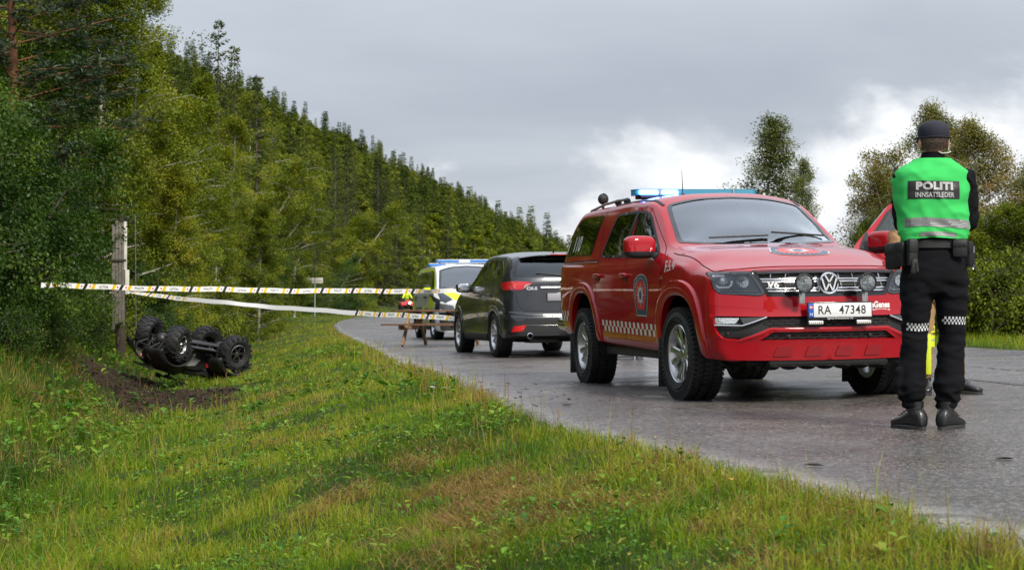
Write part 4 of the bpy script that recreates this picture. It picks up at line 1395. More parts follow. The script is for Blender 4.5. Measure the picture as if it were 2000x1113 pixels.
 # tailgate seams, trims
 hat = rnd([(-.60, .72), (-.70, .80), (-.735, 1.0), (-.745, 1.25), (.745, 1.25), (.735, 1.0), (.70, .80), (.60, .72)], .06)
 B.ring('tailgate_gap', hat, .005, .006, 'B', .0015, M['seam'], T, res=.04)
 B.patch('tailgate', hat, 'B', .004, GREY, T, res=.05, skirt=.004)
 B.strip('plate_recess_trim', [(-.36, 1.085), (.36, 1.085)], .045, 'B', .006, CM['satin'], T, prof=[(-.5, -.003), (-.3, .014), (.4, .014), (.5, 0)])
 B.patch('lower_bumper', rnd([(-.86, .30), (-.87, .45), (-.80, .56), (-.55, .60), (.55, .60), (.80, .56), (.87, .45), (.86, .30)], .04), 'B', .006, CLAD, T, res=.05, skirt=.01)
 B.strip('bumper_crease', [(-.84, .70), (-.50, .665), (.50, .665), (.84, .70)], .06, 'B', .0, GREY, T, prof=[(-.5, -.004), (.0, .016), (.5, -.004)])
 B.strip('bumper_strip', [(-.62, .50), (.62, .50)], .02, 'B', .006, GREY, T, prof=[(-.5, 0), (0, .006), (.5, 0)])
 for sg in (-1, 1):
  P = [(sg * .815, .405), (sg * .79, .49), (sg * .60, .515), (sg * .655, .420)]
  B.patch('rear_reflector', rnd(P if sg > 0 else P[::-1], .015), 'B', .014, mat('reflector_red', (.55, .01, .012), .2, coat=.6), T, res=.03, skirt=.01)
  b = MB(); b.lathe([(.030, .10), (.045, .10), (.047, -.03), (.040, -.035), (.034, -.02), (.030, .08)], (-3.64, sg * .57, .345), 'x', 24); b.build('exhaust_tip', M['chrome'], T)
  b = MB(); b.lathe([(0, .0), (.034, .0)], (-3.62, sg * .57, .345), 'x', 20); b.build('exhaust_bore', M['seam'], T)
 b = MB(); p, n_ = B.hit('B', 0, .94); c = Vector(p) + Vector((-.012, 0, 0)); b.box(c, (.012, .54, .135), bev=.004); po = b.build('number_plate_holder', M['gloss'], T)
 b = MB(); b.box(c + Vector((-.007, 0, 0)), (.006, .52, .115), bev=.002); b.build('blank_number_plate', mat('plate_blurred_grey', (.30, .30, .33), .5), po)
 b = MB(); p, n_ = B.hit('B', 0, 1.165); b.lathe([(.040, -.006), (.050, -.010), (.056, 0)], Vector(p) + Vector((-.006, 0, 0)), 'x', 28); b.build('maker_badge', M['chrome'], T)
 p, n_ = B.hit('B', .50, 1.075); p = Vector(p)
 text_obj('model_badge', 'CX-5', p + Vector((-.02, 0, 0)), (0, -1, 0), (0, 0, 1), .062, M['chrome'], T, bold=.003, sx=1.25)
 # spoiler, brake light, wiper, fin
 b = MB()
 rings = []
 for y in np.linspace(-.62, .62, 15):
  x = -3.38 + .10 * (abs(y) / .62) ** 2.5; z = 1.625 - .05 * (abs(y) / .62) ** 2
  rings.append([(x + .28, y, z + .022), (x + .02, y, z - .008), (x, y, z - .018), (x + .03, y, z - .032), (x + .28, y, z - .02)])
 b.loft(rings); b.build('roof_spoiler', GREY, T)
 b = MB(); b.box((-3.375, 0, 1.606), (.015, .30, .020), bev=.004); b.build('high_brake_light', mat('high_brake_red', (.35, .02, .02), .25), T)
 b = MB(); p, _ = B.hit('B', -.02, 1.275); q, _ = B.hit('B', .42, 1.315); b.tube([Vector(p) + Vector((-.02, 0, 0)), Vector(q) + Vector((-.02, 0, 0))], [.016, .007], 6); b.build('rear_wiper', M['trim'], T)
 b = MB(); b.loft([[(-3.02 + dx * (1 - t * .7), s_ * .018 * (1 - t), 1.63 + t * .085) for dx, s_ in ((.09, 0), (0, 1), (-.07, 0), (0, -1))] for t in (0, .5, .95)]); b.build('roof_fin', GREY, T)
 # rear seats and dark cabin
 b = MB(); b.box((-2.55, 0, .98), (.18, 1.25, .5), bev=.05); b.box((-1.55, .37, 1.0), (.15, .48, .62), bev=.06); b.box((-1.55, -.37, 1.0), (.15, .48, .62), bev=.06)
 for y in (-.42, 0, .42): b.box((-2.60, y, 1.30), (.08, .22, .14), bev=.03)
 for y in (-.37, .37): b.box((-1.62, y, 1.40), (.09, .25, .17), bev=.04)
 b.box((-.85, 0, .95), (.35, 1.4, .3), bev=.05); b.build('seats', M['inside'], T)
 b = MB(); b.box((-1.5, 0, .28), (3.4, 1.25, .08)); b.tube([(-2.7, -.7, .36), (-2.7, .7, .36)], .05, 8); b.box((-3.3, .3, .30), (.45, .5, .14), bev=.04); b.build('undercarriage', M['under'], T)
 wc = wheel_cache(make_wheel(.358, .228, .252, M, 5, 'ten', tread=50, lug=.005))
 for x, sg in ((0, -1), (0, 1), (-2.70, -1), (-2.70, 1)):
  put_wheel(wc, T, (x, sg * .80, .358), sg, 0)
 place_car(T, (-.059, 27.37), (-.244, .97), 0.0)
 return T


SUV = build_suv()


# ================================================================== police van
def build_van():
 T = empty('police_van', label='white police van with fluorescent yellow and black markings and blue roof lights', cat='van')
 WH = mat('white_van_paint', (.66, .68, .70), .3, coat=.8)
 YE = mat('fluorescent_yellow_film', (.72, .85, .012), .45); BK = mat('black_film', (.015, .018, .03), .3, coat=.4)
 M = CM
 low = [(.86, .24), (.935, .27), (.958, .55), (.962, .88), (.948, 1.13)]
 K = [
  (-4.15, [(.80, .30), (.89, .32), (.92, .55), (.925, .88), (.91, 1.13), (.885, 1.20), (.79, 1.68), (.71, 1.79), (.4, 1.835), (0, 1.84)]),
  (-3.5, low + [(.92, 1.21), (.815, 1.72), (.73, 1.84), (.40, 1.885), (0, 1.895)]),
  (-1.6, low + [(.92, 1.21), (.815, 1.735), (.73, 1.86), (.40, 1.905), (0, 1.912)]),
  (-.65, low + [(.92, 1.20), (.810, 1.72), (.715, 1.835), (.40, 1.885), (0, 1.895)]),
  (-.42, low + [(.92, 1.195), (.815, 1.63), (.715, 1.735), (.40, 1.79), (0, 1.805)]),
  (-.05, low + [(.92, 1.185), (.845, 1.40), (.765, 1.475), (.42, 1.54), (0, 1.555)]),
  (.27, low + [(.918, 1.16), (.875, 1.225), (.81, 1.262), (.44, 1.32), (0, 1.34)]),
  (.48, low[:4] + [(.945, 1.06), (.905, 1.11), (.865, 1.15), (.79, 1.175), (.44, 1.205), (0, 1.215)]),
  (.80, [(.82, .22), (.92, .25), (.945, .50), (.945, .74), (.925, .90), (.885, .97), (.83, 1.00), (.74, 1.03), (.42, 1.06), (0, 1.07)]),
  (.95, [(.78, .20), (.86, .24), (.90, .45), (.90, .66), (.88, .80), (.84, .86), (.78, .90), (.68, .93), (.40, .955), (0, .96)]),
 ]
 B = Body(K, rf=(.14, .1, .12, .6), rr=(.1, .05, .03, .8), nx=150, sub=8, front=lambda y, z: -.26 * (np.clip(y, 0, 1) / .9) ** 2.5 - .12 * np.clip(z - .7, 0, 1))
 FA = (0, .335, .385, .43); RA = (-3.20, .335, .38, .425)
 fg = rnd([(-.02, 1.23), (-.40, 1.56), (-.52, 1.665), (-.98, 1.705), (-1.08, 1.235)], [.05, .1, .1, .03, .04])
 rg = rnd([(-1.20, 1.235), (-1.10, 1.712), (-3.0, 1.705), (-3.05, 1.24)], .05)
 bg = rnd([(-3.15, 1.245), (-3.12, 1.700), (-3.80, 1.675), (-3.92, 1.25)], .05)
 ws = [(.21, -.79), (.33, -.45), (.375, 0), (.33, .45), (.21, .79), (-.40, .69), (-.47, .35), (-.49, 0), (-.47, -.35), (-.40, -.69)]
 for sd in 'LR':
  for a in (FA, RA): B.cut(sd, arch_poly(a[0], a[1], a[2] + .02))
  B.cut(sd, offset_poly(fg, -.008))
 B.cut('T', offset_poly(ws, -.008))
 B.build('body', WH, T)
 B.patch('windscreen', ws, 'T', -.001, CM['screen'], T, res=.12, skirt=0)
 B.ring('windscreen_seal', ws, .02, .035, 'T', .003, M['gloss'], T, res=.07)
 darkg = mat('tinted_window', (.010, .012, .012), .05, coat=1.0)
 for sd, sg in (('R', -1), ('L', 1)):
  # livery
  B.patch('yellow_arch_marking', rnd([(.18, 1.06), (.17, 1.20), (-.10, 1.45), (-.52, 1.74), (-.9, 1.80), (-3.2, 1.80), (-3.95, 1.62), (-3.95, 1.50), (-3.2, 1.735), (-1.15, 1.745), (-.50, 1.70), (-.02, 1.27), (-.10, 1.10)], .04), sd, .003, YE, T, res=.08, skirt=0)
  many(B, 'yellow_side_marking', [[(-.44, .50), (-.44, 1.10), (-.05, 1.12), (.30, .98), (.42, .86), (.36, .80), (-.1, .80), (-.36, .70)], [(-.80, .42), (-.80, .95), (-.62, .95), (-.62, .42)], [(-3.4, .62), (-3.45, 1.12), (-3.98, 1.12), (-3.98, .62)], [(-1.15, .55), (-1.15, .85), (-1.55, .85), (-1.55, .55)]], sd, .003, YE, T, res=.08, skirt=0)
  many(B, 'black_side_marking', [[(.48, .70), (.50, .93), (.02, 1.02), (-.10, 1.08), (-.40, 1.06), (-.4, 1.13), (.2, 1.10), (.62, .98), (.70, .72)], [(-2.0, .62), (-2.0, .82), (-2.4, .82), (-2.4, .62)], [(-2.6, .62), (-2.6, .82), (-3.0, .82), (-3.0, .62)]] + [[(-.62 - k * .22, .52), (-.62 - k * .22, .80), (-.70 - k * .22, .80), (-.70 - k * .22, .52)] for k in range(4)] + [[(-3.0 - k * .3, 1.0), (-3.0 - k * .3, 1.12), (-3.12 - k * .3, 1.12), (-3.12 - k * .3, 1.0)] for k in range(3)], sd, .008, BK, T, res=.06, skirt=0)
  for nm, dp in (('front_door', [(-.02, .34), (-.50, .34), (-1.13, .34), (-1.13, 1.22), (-1.05, 1.74), (-.55, 1.71), (.0, 1.25), (.16, 1.15), (.16, .92), (-.1, .86), (-.36, .70), (-.42, .34)]),):
   B.ring('door_gap', rnd([(-.48, .34), (-1.13, .34), (-1.13, 1.22), (-1.04, 1.742), (-.56, 1.71), (-.30, 1.50), (.05, 1.20), (.05, .92), (-.28, .80), (-.44, .6)], .03), .006, .006, sd, .005, M['seam'], T, res=.08)
  B.patch('side_window', [rg], sd, .005, darkg, T, res=.15, skirt=.004)
  B.patch('rear_quarter_window', [bg], sd, .005, darkg, T, res=.15, skirt=.004)
  B.ring('window_frame', fg, .02, .012, sd, .006, M['gloss'], T, res=.08)
  B.patch('window_glass', fg, sd, .001, M['glass'], T, res=.12, skirt=0)
  for a in (FA, RA):
   B.flare('wheel_arch_trim', sd, *a, 2, 178, .010, M['trim'], T, n=30, e=2.1)
   wheel_well(a[0], a[1], .41, .93, .45, M['well'], T, sg)
  B.strip('lower_side_trim', [(-.48, .33), (-2.7, .33)], .16, sd, .002, M['trim'], T, prof=[(-.5, -.002), (-.4, .012), (.4, .012), (.5, -.002)])
  for hx in (-1.02, -1.35):
   p, n_ = B.hit(sd, hx, 1.07); b = MB(); b.sell(B.P(p + n_ * .02), (.10, .02, .025), .7, .7); b.build('door_handle', M['trim'], T)
  c = Vector((-.02, sg * 1.08, 1.27)); b = MB(); b.sell(c, (.065, .095, .085), .6, .7, nu=20, nv=12); mo = b.build('side_mirror', YE, T)
  b = MB(); b.sell(c + Vector((0, 0, .055)), (.07, .10, .042), .6, .7, nu=16, nv=8); b.bar(c + Vector((0, -sg * .08, -.07)), c + Vector((.02, -sg * .18, -.10)), .1, .06); b.build('mirror_cap', M['trim'], mo)
  # headlights
  hl = [(sg * .90, .915), (sg * .55, .845), (sg * .50, .735), (sg * .70, .705), (sg * .885, .78)]
  h = B.patch('headlight', rnd(hl if sg > 0 else hl[::-1], .03), 'F', .004, mat('van_lamp', (.16, .17, .18), .08, coat=1, metal=.5, bump=(40, .5)), T, res=.05, skirt=.006)
  ys = [(sg * .80, 1.19), (sg * .60, 1.21), (sg * .25, 1.03), (sg * .32, .985), (sg * .45, .99)]
 # bonnet markings (from above)
 for sg in (-1, 1):
  q = [(.30, sg * .78), (.30, sg * .60), (.78, sg * .26), (.84, sg * .34), (.80, sg * .52)]
  B.patch('bonnet_yellow_marking', q if sg > 0 else q[::-1], 'T', .008, YE, T, res=.05, skirt=0)
  q = [(.32, sg * .86), (.34, sg * .78), (.78, sg * .55), (.76, sg * .72), (.62, sg * .82)]
  B.patch('bonnet_black_marking', q if sg > 0 else q[::-1], 'T', .010, BK, T, res=.05, skirt=0)
 for sg in (-1, 1):
  q = [(sg * .86, .56), (sg * .885, .69), (sg * .50, .70), (sg * .46, .56)]
  B.patch('front_black_marking', q if sg > 0 else q[::-1], 'F', .008, BK, T, res=.05, skirt=0)
 g = B.patch('radiator_grille', rnd([(-.50, .84), (.50, .84), (.44, .64), (-.44, .64)], .03), 'F', .003, M['gloss'], T, res=.06)
 for z in (.70, .78): B.strip('grille_bar', [(-.44, z), (.44, z)], .035, 'F', .006, M['chrome'], g, prof=[(-.5, 0), (0, .012), (.5, 0)])
 b = MB(); p, _ = B.hit('F', 0, .75); b.lathe([(.0, .02), (.075, .02), (.09, .015), (.09, 0)], p, 'x', 28); b.build('maker_badge', M['chrome'], g)
 B.patch('front_bumper_trim', rnd([(-.84, .24), (-.87, .54), (.87, .54), (.84, .24)], .05), 'F', .010, mat('dark_bumper', (.035, .037, .04), .4), T, res=.05)
 B.patch('lower_intake', rnd([(-.62, .30), (-.58, .46), (.58, .46), (.62, .30)], .03), 'F', .014, M['seam'], T, res=.05)
 pl = MB(); p, _ = B.hit('F', 0, .56); pl.box(Vector(p) + Vector((.012, 0, 0)), (.012, .53, .12), bev=.003); pl.build('number_plate', mat('plate_white'), T)
 # light bars
 bl = mat('van_blue_lens', (.01, .16, .50), .15, coat=1.0, emit=(.02, .25, .9), es=.12)
 for x, hw, z in ((-.95, .72, 1.955), (-3.3, .60, 1.93)):
  b = MB(); b.prism(rnd([(x - .14, -hw), (x + .14, -hw), (x + .14, hw), (x - .14, hw)], .06), z, z + .05, 'z'); lb = b.build('light_bar', bl, T)
  b = MB(); b.prism(rnd([(x - .145, -hw - .005), (x + .145, -hw - .005), (x + .145, hw + .005), (x - .145, hw + .005)], .06), z + .05, z + .066, 'z'); b.box((x, 0, z + .02), (.30, .30, .085), bev=.02); b.box((x, 0, z - .02), (.2, hw * 1.7, .04)); b.build('light_bar_cover', WH, lb)
 p, _ = B.hit('T', .62, 0)
 text_obj('bonnet_lettering', 'POLITI', Vector(p) + Vector((0, 0, .008)), (0, 1, 0), (-1, 0, .35), .17, BK, T, bold=.006)
 b = MB(); b.box((-.95, -.38, 1.0), (.15, .5, .7), bev=.06); b.box((-.95, .38, 1.0), (.15, .5, .7), bev=.06); b.box((-1.0, .38, 1.48), (.1, .26, .2), bev=.04); b.box((-1.0, -.38, 1.48), (.1, .26, .2), bev=.04)
 b.box((.05, 0, 1.05), (.4, 1.5, .2), bev=.05); b.box((-1.7, 0, 1.1), (.05, 1.6, 1.2)); b.build('seats', M['inside'], T)
 b = MB(); b.box((-1.6, 0, .27), (4.4, 1.4, .1)); b.build('undercarriage', M['under'], T)
 wc = wheel_cache(make_wheel(.338, .215, .215, M, 5, 'twin', tread=44, lug=.004))
 for x, sg in ((0, -1), (0, 1), (-3.20, -1), (-3.20, 1)):
  put_wheel(wc, T, (x, sg * .83, .338), sg, 0.1 if x == 0 else 0)
 place_car(T, (-1.04, 38.37), (.19, -1), -0.01)
 return T


VAN = build_van()
# ================================================================== people
def remeshed(name, mb, voxel, m, parent, smooth_iter=2, disp=None, keep=None):
 me = bpy.data.meshes.new(name)
 me.from_pydata([tuple(v) for v in mb.v], [], [tuple(f) for f in mb.f]); me.update()
 bm = bmesh.new(); bm.from_mesh(me); bmesh.ops.recalc_face_normals(bm, faces=bm.faces); bm.to_mesh(me); bm.free()
 o = bpy.data.objects.new(name, me); C.objects.link(o)
 md = o.modifiers.new('r', 'REMESH'); md.mode = 'VOXEL'; md.voxel_size = voxel; md.use_smooth_shade = True
 sm = o.modifiers.new('s', 'SMOOTH'); sm.factor = .5; sm.iterations = smooth_iter
 bpy.context.view_layer.update()
 dg = bpy.context.evaluated_depsgraph_get()
 m2 = bpy.data.meshes.new_from_object(o.evaluated_get(dg))
 bpy.data.objects.remove(o); bpy.data.meshes.remove(me)
 n = len(m2.vertices)
 co = np.empty(n * 3, np.float32); m2.vertices.foreach_get('co', co); co = co.reshape(-1, 3)
 if disp is not None:
  no = np.empty(n * 3, np.float32); m2.vertices.foreach_get('normal', no); no = no.reshape(-1, 3)
  d = np.array([disp(Vector(c)) for c in co.tolist()], np.float32)
  co = co + no * d[:, None]
  m2.vertices.foreach_set('co', co.ravel())
 m2.shade_smooth(); m2.materials.clear()
 for q in (m if isinstance(m, (list, tuple)) else [m]): m2.materials.append(q)
 if keep is not None:
  bm = bmesh.new(); bm.from_mesh(m2)
  kill = [f for f in bm.faces if not keep(f.calc_center_median())]
  bmesh.ops.delete(bm, geom=kill, context='FACES'); bm.to_mesh(m2); bm.free()
 m2.name = name; m2.update()
 o = bpy.data.objects.new(name, m2); C.objects.link(o)
 if parent is not None: o.parent = parent
 return o


def cap_(b, pts, rs, n=14, flat=None, up=None):
 """rounded limb through pts"""
 pts = [Vector(p) for p in pts]
 d0 = (pts[0] - pts[1]).normalized(); d1 = (pts[-1] - pts[-2]).normalized()
 P = [pts[0] + d0 * rs[0] * .9, pts[0] + d0 * rs[0] * .6] + pts + [pts[-1] + d1 * rs[-1] * .6, pts[-1] + d1 * rs[-1] * .9]
 R = [rs[0] * .35, rs[0] * .8] + list(rs) + [rs[-1] * .8, rs[-1] * .35]
 b.tube(P, R, n, cap=True, flat=flat)


def ell_ring(c, rx, ry, n=40, e=2.0, tilt=0.0):
 out = []
 for k in range(n):
  t = 2 * PI * k / n; ct, st = math.cos(t), math.sin(t)
  q = (abs(ct) ** e + abs(st) ** e) ** (-1 / e)
  out.append((c[0] + rx * q * ct, c[1] + ry * q * st, c[2] + tilt * ct))
 return out


def folds(amp, fx, fz, seed=0.0, zones=None):
 def f(p):
  v = mnoise.noise(Vector((p.x * fx + seed, p.y * fx, p.z * fz))) + .5 * mnoise.noise(Vector((p.x * fx * 2.2, p.y * fx * 2.2 + seed, p.z * fz * 2.1)))
  r = 1 - abs(v) * 2.2
  a = amp
  if zones:
   k = .35
   for (z0, w, g) in zones: k += g * math.exp(-((p.z - z0) / w) ** 2)
   a *= k
  return a * (r - .45)
 return f


def human(T, J, skin, vox=.0075):
 """continuous body: head with face, neck, torso, arms with hands, legs with feet. J = joints"""
 b = MB()
 h = Vector(J['head']); f = Vector(J.get('face', (0, 1, 0))).normalized(); s = f.cross(Vector((0, 0, 1))).normalized(); u = s.cross(f)
 R = Matrix((s, f, u)).transposed()
 def H(x, y, z): return h + R @ Vector((x, y, z))
 b.sell(H(0, -.005, .035), (.076, .098, .088), nu=28, nv=18, rot=R)         # skull
 b.sell(H(0, .028, -.045), (.056, .068, .075), nu=24, nv=14, rot=R)         # jaw
 b.sell(H(0, .083, -.098), (.024, .018, .018), nu=12, nv=8, rot=R)          # chin
 b.loft([[H(-.008, .088, .02), H(.008, .088, .02), H(.008, .075, .02), H(-.008, .075, .02)], [H(-.017, .092, -.03), H(.017, .092, -.03), H(.017, .07, -.03), H(-.017, .07, -.03)], [H(-.012, .115, -.033), H(.012, .115, -.033), H(.014, .08, -.042), H(-.014, .08, -.042)]])
 b.sell(H(0, .088, -.066), (.024, .012, .008), nu=12, nv=6, rot=R)          # mouth
 for q in (-1, 1):
  b.sell(H(q * .030, .078, .005), (.016, .010, .010), nu=10, nv=6, rot=R)
  b.sell(H(q * .030, .083, .026), (.022, .012, .007), nu=10, nv=6, rot=R)
  b.sell(H(q * .085, -.012, -.012), (.013, .024, .036), nu=12, nv=10, rot=R @ Matrix.Rotation(q * .35, 3, 'Z'))
 nk = Vector(J['neck'])
 cap_(b, [nk - Vector((0, 0, .08)), nk, H(0, -.015, -.05)], [.075, .058, .056])
 ch, pv = Vector(J['chest']), Vector(J['pelvis'])
 b.loft([ell_ring(pv + Vector((0, 0, -.08)), .13, .09, 24), ell_ring(pv, .155, .105, 24), ell_ring(pv.lerp(ch, .45), .13, .09, 24), ell_ring(ch, .155, .105, 24, 2.3), ell_ring(ch + Vector((0, 0, .10)), .15, .095, 24, 2.3), ell_ring(ch + Vector((0, 0, .17)), .08, .07, 24)])
 for q, sd in ((-1, 'L'), (1, 'R')):
  sh, el, wr, hd = (Vector(J[k + sd]) for k in ('sh', 'el', 'wr', 'hand'))
  cap_(b, [sh.lerp(ch + Vector((0, 0, .08)), .35), sh, el], [.055, .052, .040]); cap_(b, [el, el.lerp(wr, .3), wr], [.040, .041, .026])
  d = (hd - wr).normalized(); sd_ = d.cross(Vector((0, 0, 1)));
  sd_ = sd_.normalized() if sd_.length > .1 else Vector((1, 0, 0)); nn = sd_.cross(d).normalized()
  b.loft([[wr + d * t * .095 + sd_ * x * w + nn * y * .014 for x, y in ((-1, -1), (-1, 1), (1, 1), (1, -1))] for t, w in ((-.15, .022), (.4, .038), (1.0, .040))])
  for k in range(4):
   base = wr + d * .085 + sd_ * (-.030 + .020 * k); L = (.062, .072, .068, .052)[k]
   k1 = base + (d * .85 - nn * .5) * L * .5; k2 = k1 + (d * .2 - nn) * L * .5
   cap_(b, [base, k1, k2], [.0092, .0088, .0078], 8)
  tb = wr + d * .03 - sd_ * .035; cap_(b, [tb, tb + (d * .6 - sd_ * .7) * .035, tb + (d * 1.1 - sd_ * .6 - nn * .4) * .055], [.012, .0105, .009], 8)
  hp, kn, an = (Vector(J[k + sd]) for k in ('hip', 'knee', 'ankle'))
  cap_(b, [hp, kn], [.085, .055]); cap_(b, [kn, kn.lerp(an, .3), an], [.055, .056, .036])
  toe = Vector(J['toe' + sd]); cap_(b, [an + Vector((0, 0, -.02)), an.lerp(toe, .35) + Vector((0, 0, -.02)), an.lerp(toe, .6) + Vector((0, 0, -.01))], [.032, .028, .018])
 return remeshed('body', b, vox, skin, T, 2)


def shoe(J, sd, T, m, sole, k=1.0, name='boot'):
 an, toe = Vector(J['ankle' + sd]), Vector(J['toe' + sd])
 d = Vector((toe.x - an.x, toe.y - an.y, 0)).normalized(); s = Vector((d.y, -d.x, 0)); up = Vector((0, 0, 1))
 o = Vector((an.x, an.y, 0)) - d * .02
 def ring(y, w, h0, h1, e=2.6):
  pts = []
  for q in range(20):
   t = 2 * PI * q / 20; ct, st = math.cos(t), math.sin(t); r = (abs(ct) ** e + abs(st) ** e) ** (-1 / e)
   pts.append(o + d * y * k + s * (w * k * r * ct) + up * ((h0 + h1) / 2 + (h1 - h0) / 2 * r * st) * k)
  return pts
 b = MB()
 b.loft([ring(-.085, .020, .03, .07), ring(-.078, .036, .022, .115), ring(-.05, .042, .02, .15), ring(0.0, .043, .02, .155), ring(.05, .044, .02, .125), ring(.10, .049, .02, .095), ring(.15, .052, .02, .078), ring(.19, .044, .02, .062), ring(.215, .022, .025, .045)])
 b.tube([o + up * .10 * k, o + up * .19 * k], [.052 * k, .056 * k], 18)
 for q in range(5):
  y = .035 + q * .022; b.tube([o + d * y - s * .026 + up * (.142 - q * .013) * k, o + d * y + up * (.150 - q * .0135) * k, o + d * y + s * .026 + up * (.142 - q * .013) * k], .0035, 5)
 ob = b.build(name, m, T, sharp=60)
 c = MB()
 P = []
 for q in range(28):
  t = 2 * PI * q / 28; yy = .065 + .155 * math.cos(t); w = .052 * (1 + .12 * math.cos(t)); P.append((yy, w * math.copysign(abs(math.sin(t)) ** .75, math.sin(t))))
 R0 = [o + d * y * k + s * w * k for y, w in P]
 cc_ = o + d * .065 * k
 c.loft([[p.lerp(cc_, .07) + up * .001 for p in R0], [p + up * .008 for p in R0], [p.lerp(cc_, .02) + up * .024 for p in R0], [p.lerp(cc_, .12) + up * .030 for p in R0]])
 so = c.build('sole', sole, ob, sharp=30)
 return ob


def sleeve(b, J, sd, r=(.078, .066, .052)):
 sh, el, wr = (Vector(J[k + sd]) for k in ('sh', 'el', 'wr'))
 ch = Vector(J['chest'])
 cap_(b, [sh.lerp(ch + Vector((0, 0, .07)), .3), sh, sh.lerp(el, .5), el], [r[0] * .9, r[0], r[0] * .93, r[1]])
 cap_(b, [el, el.lerp(wr, .5), wr + (el - wr).normalized() * .02], [r[1], r[1] * .95, r[2]])


def onto(ob, pts, d, off):
 """drop points along d onto object mesh"""
 me = ob.data
 bv = BVHTree.FromPolygons([v.co for v in me.vertices], [tuple(p.vertices) for p in me.polygons])
 out = []
 for p in pts:
  h = bv.ray_cast(Vector(p) - Vector(d) * 1.0, Vector(d))
  out.append((h[0] if h[0] is not None else Vector(p)) - Vector(d) * off)
 return out


def print_on(name, ob, origin, ux, uz, V, F, d, off, m, parent=None):
 P = [Vector(origin) + Vector(ux) * x + Vector(uz) * y for x, y in V]
 return mesh_obj(name, [tuple(p) for p in onto(ob, P, d, off)], F, m, parent or ob, smooth=False)


def gridrect(x0, z0, x1, z1, n=14, m=6, sag=lambda x: 0):
 V = [(x0 + (x1 - x0) * i / n, z0 + (z1 - z0) * j / m + sag(x0 + (x1 - x0) * i / n)) for j in range(m + 1) for i in range(n + 1)]
 F = [(j * (n + 1) + i, j * (n + 1) + i + 1, (j + 1) * (n + 1) + i + 1, (j + 1) * (n + 1) + i) for j in range(m) for i in range(n)]
 return V, F


SKIN = mat('skin', (.52, .27, .18), .5, vary=(30, .12))


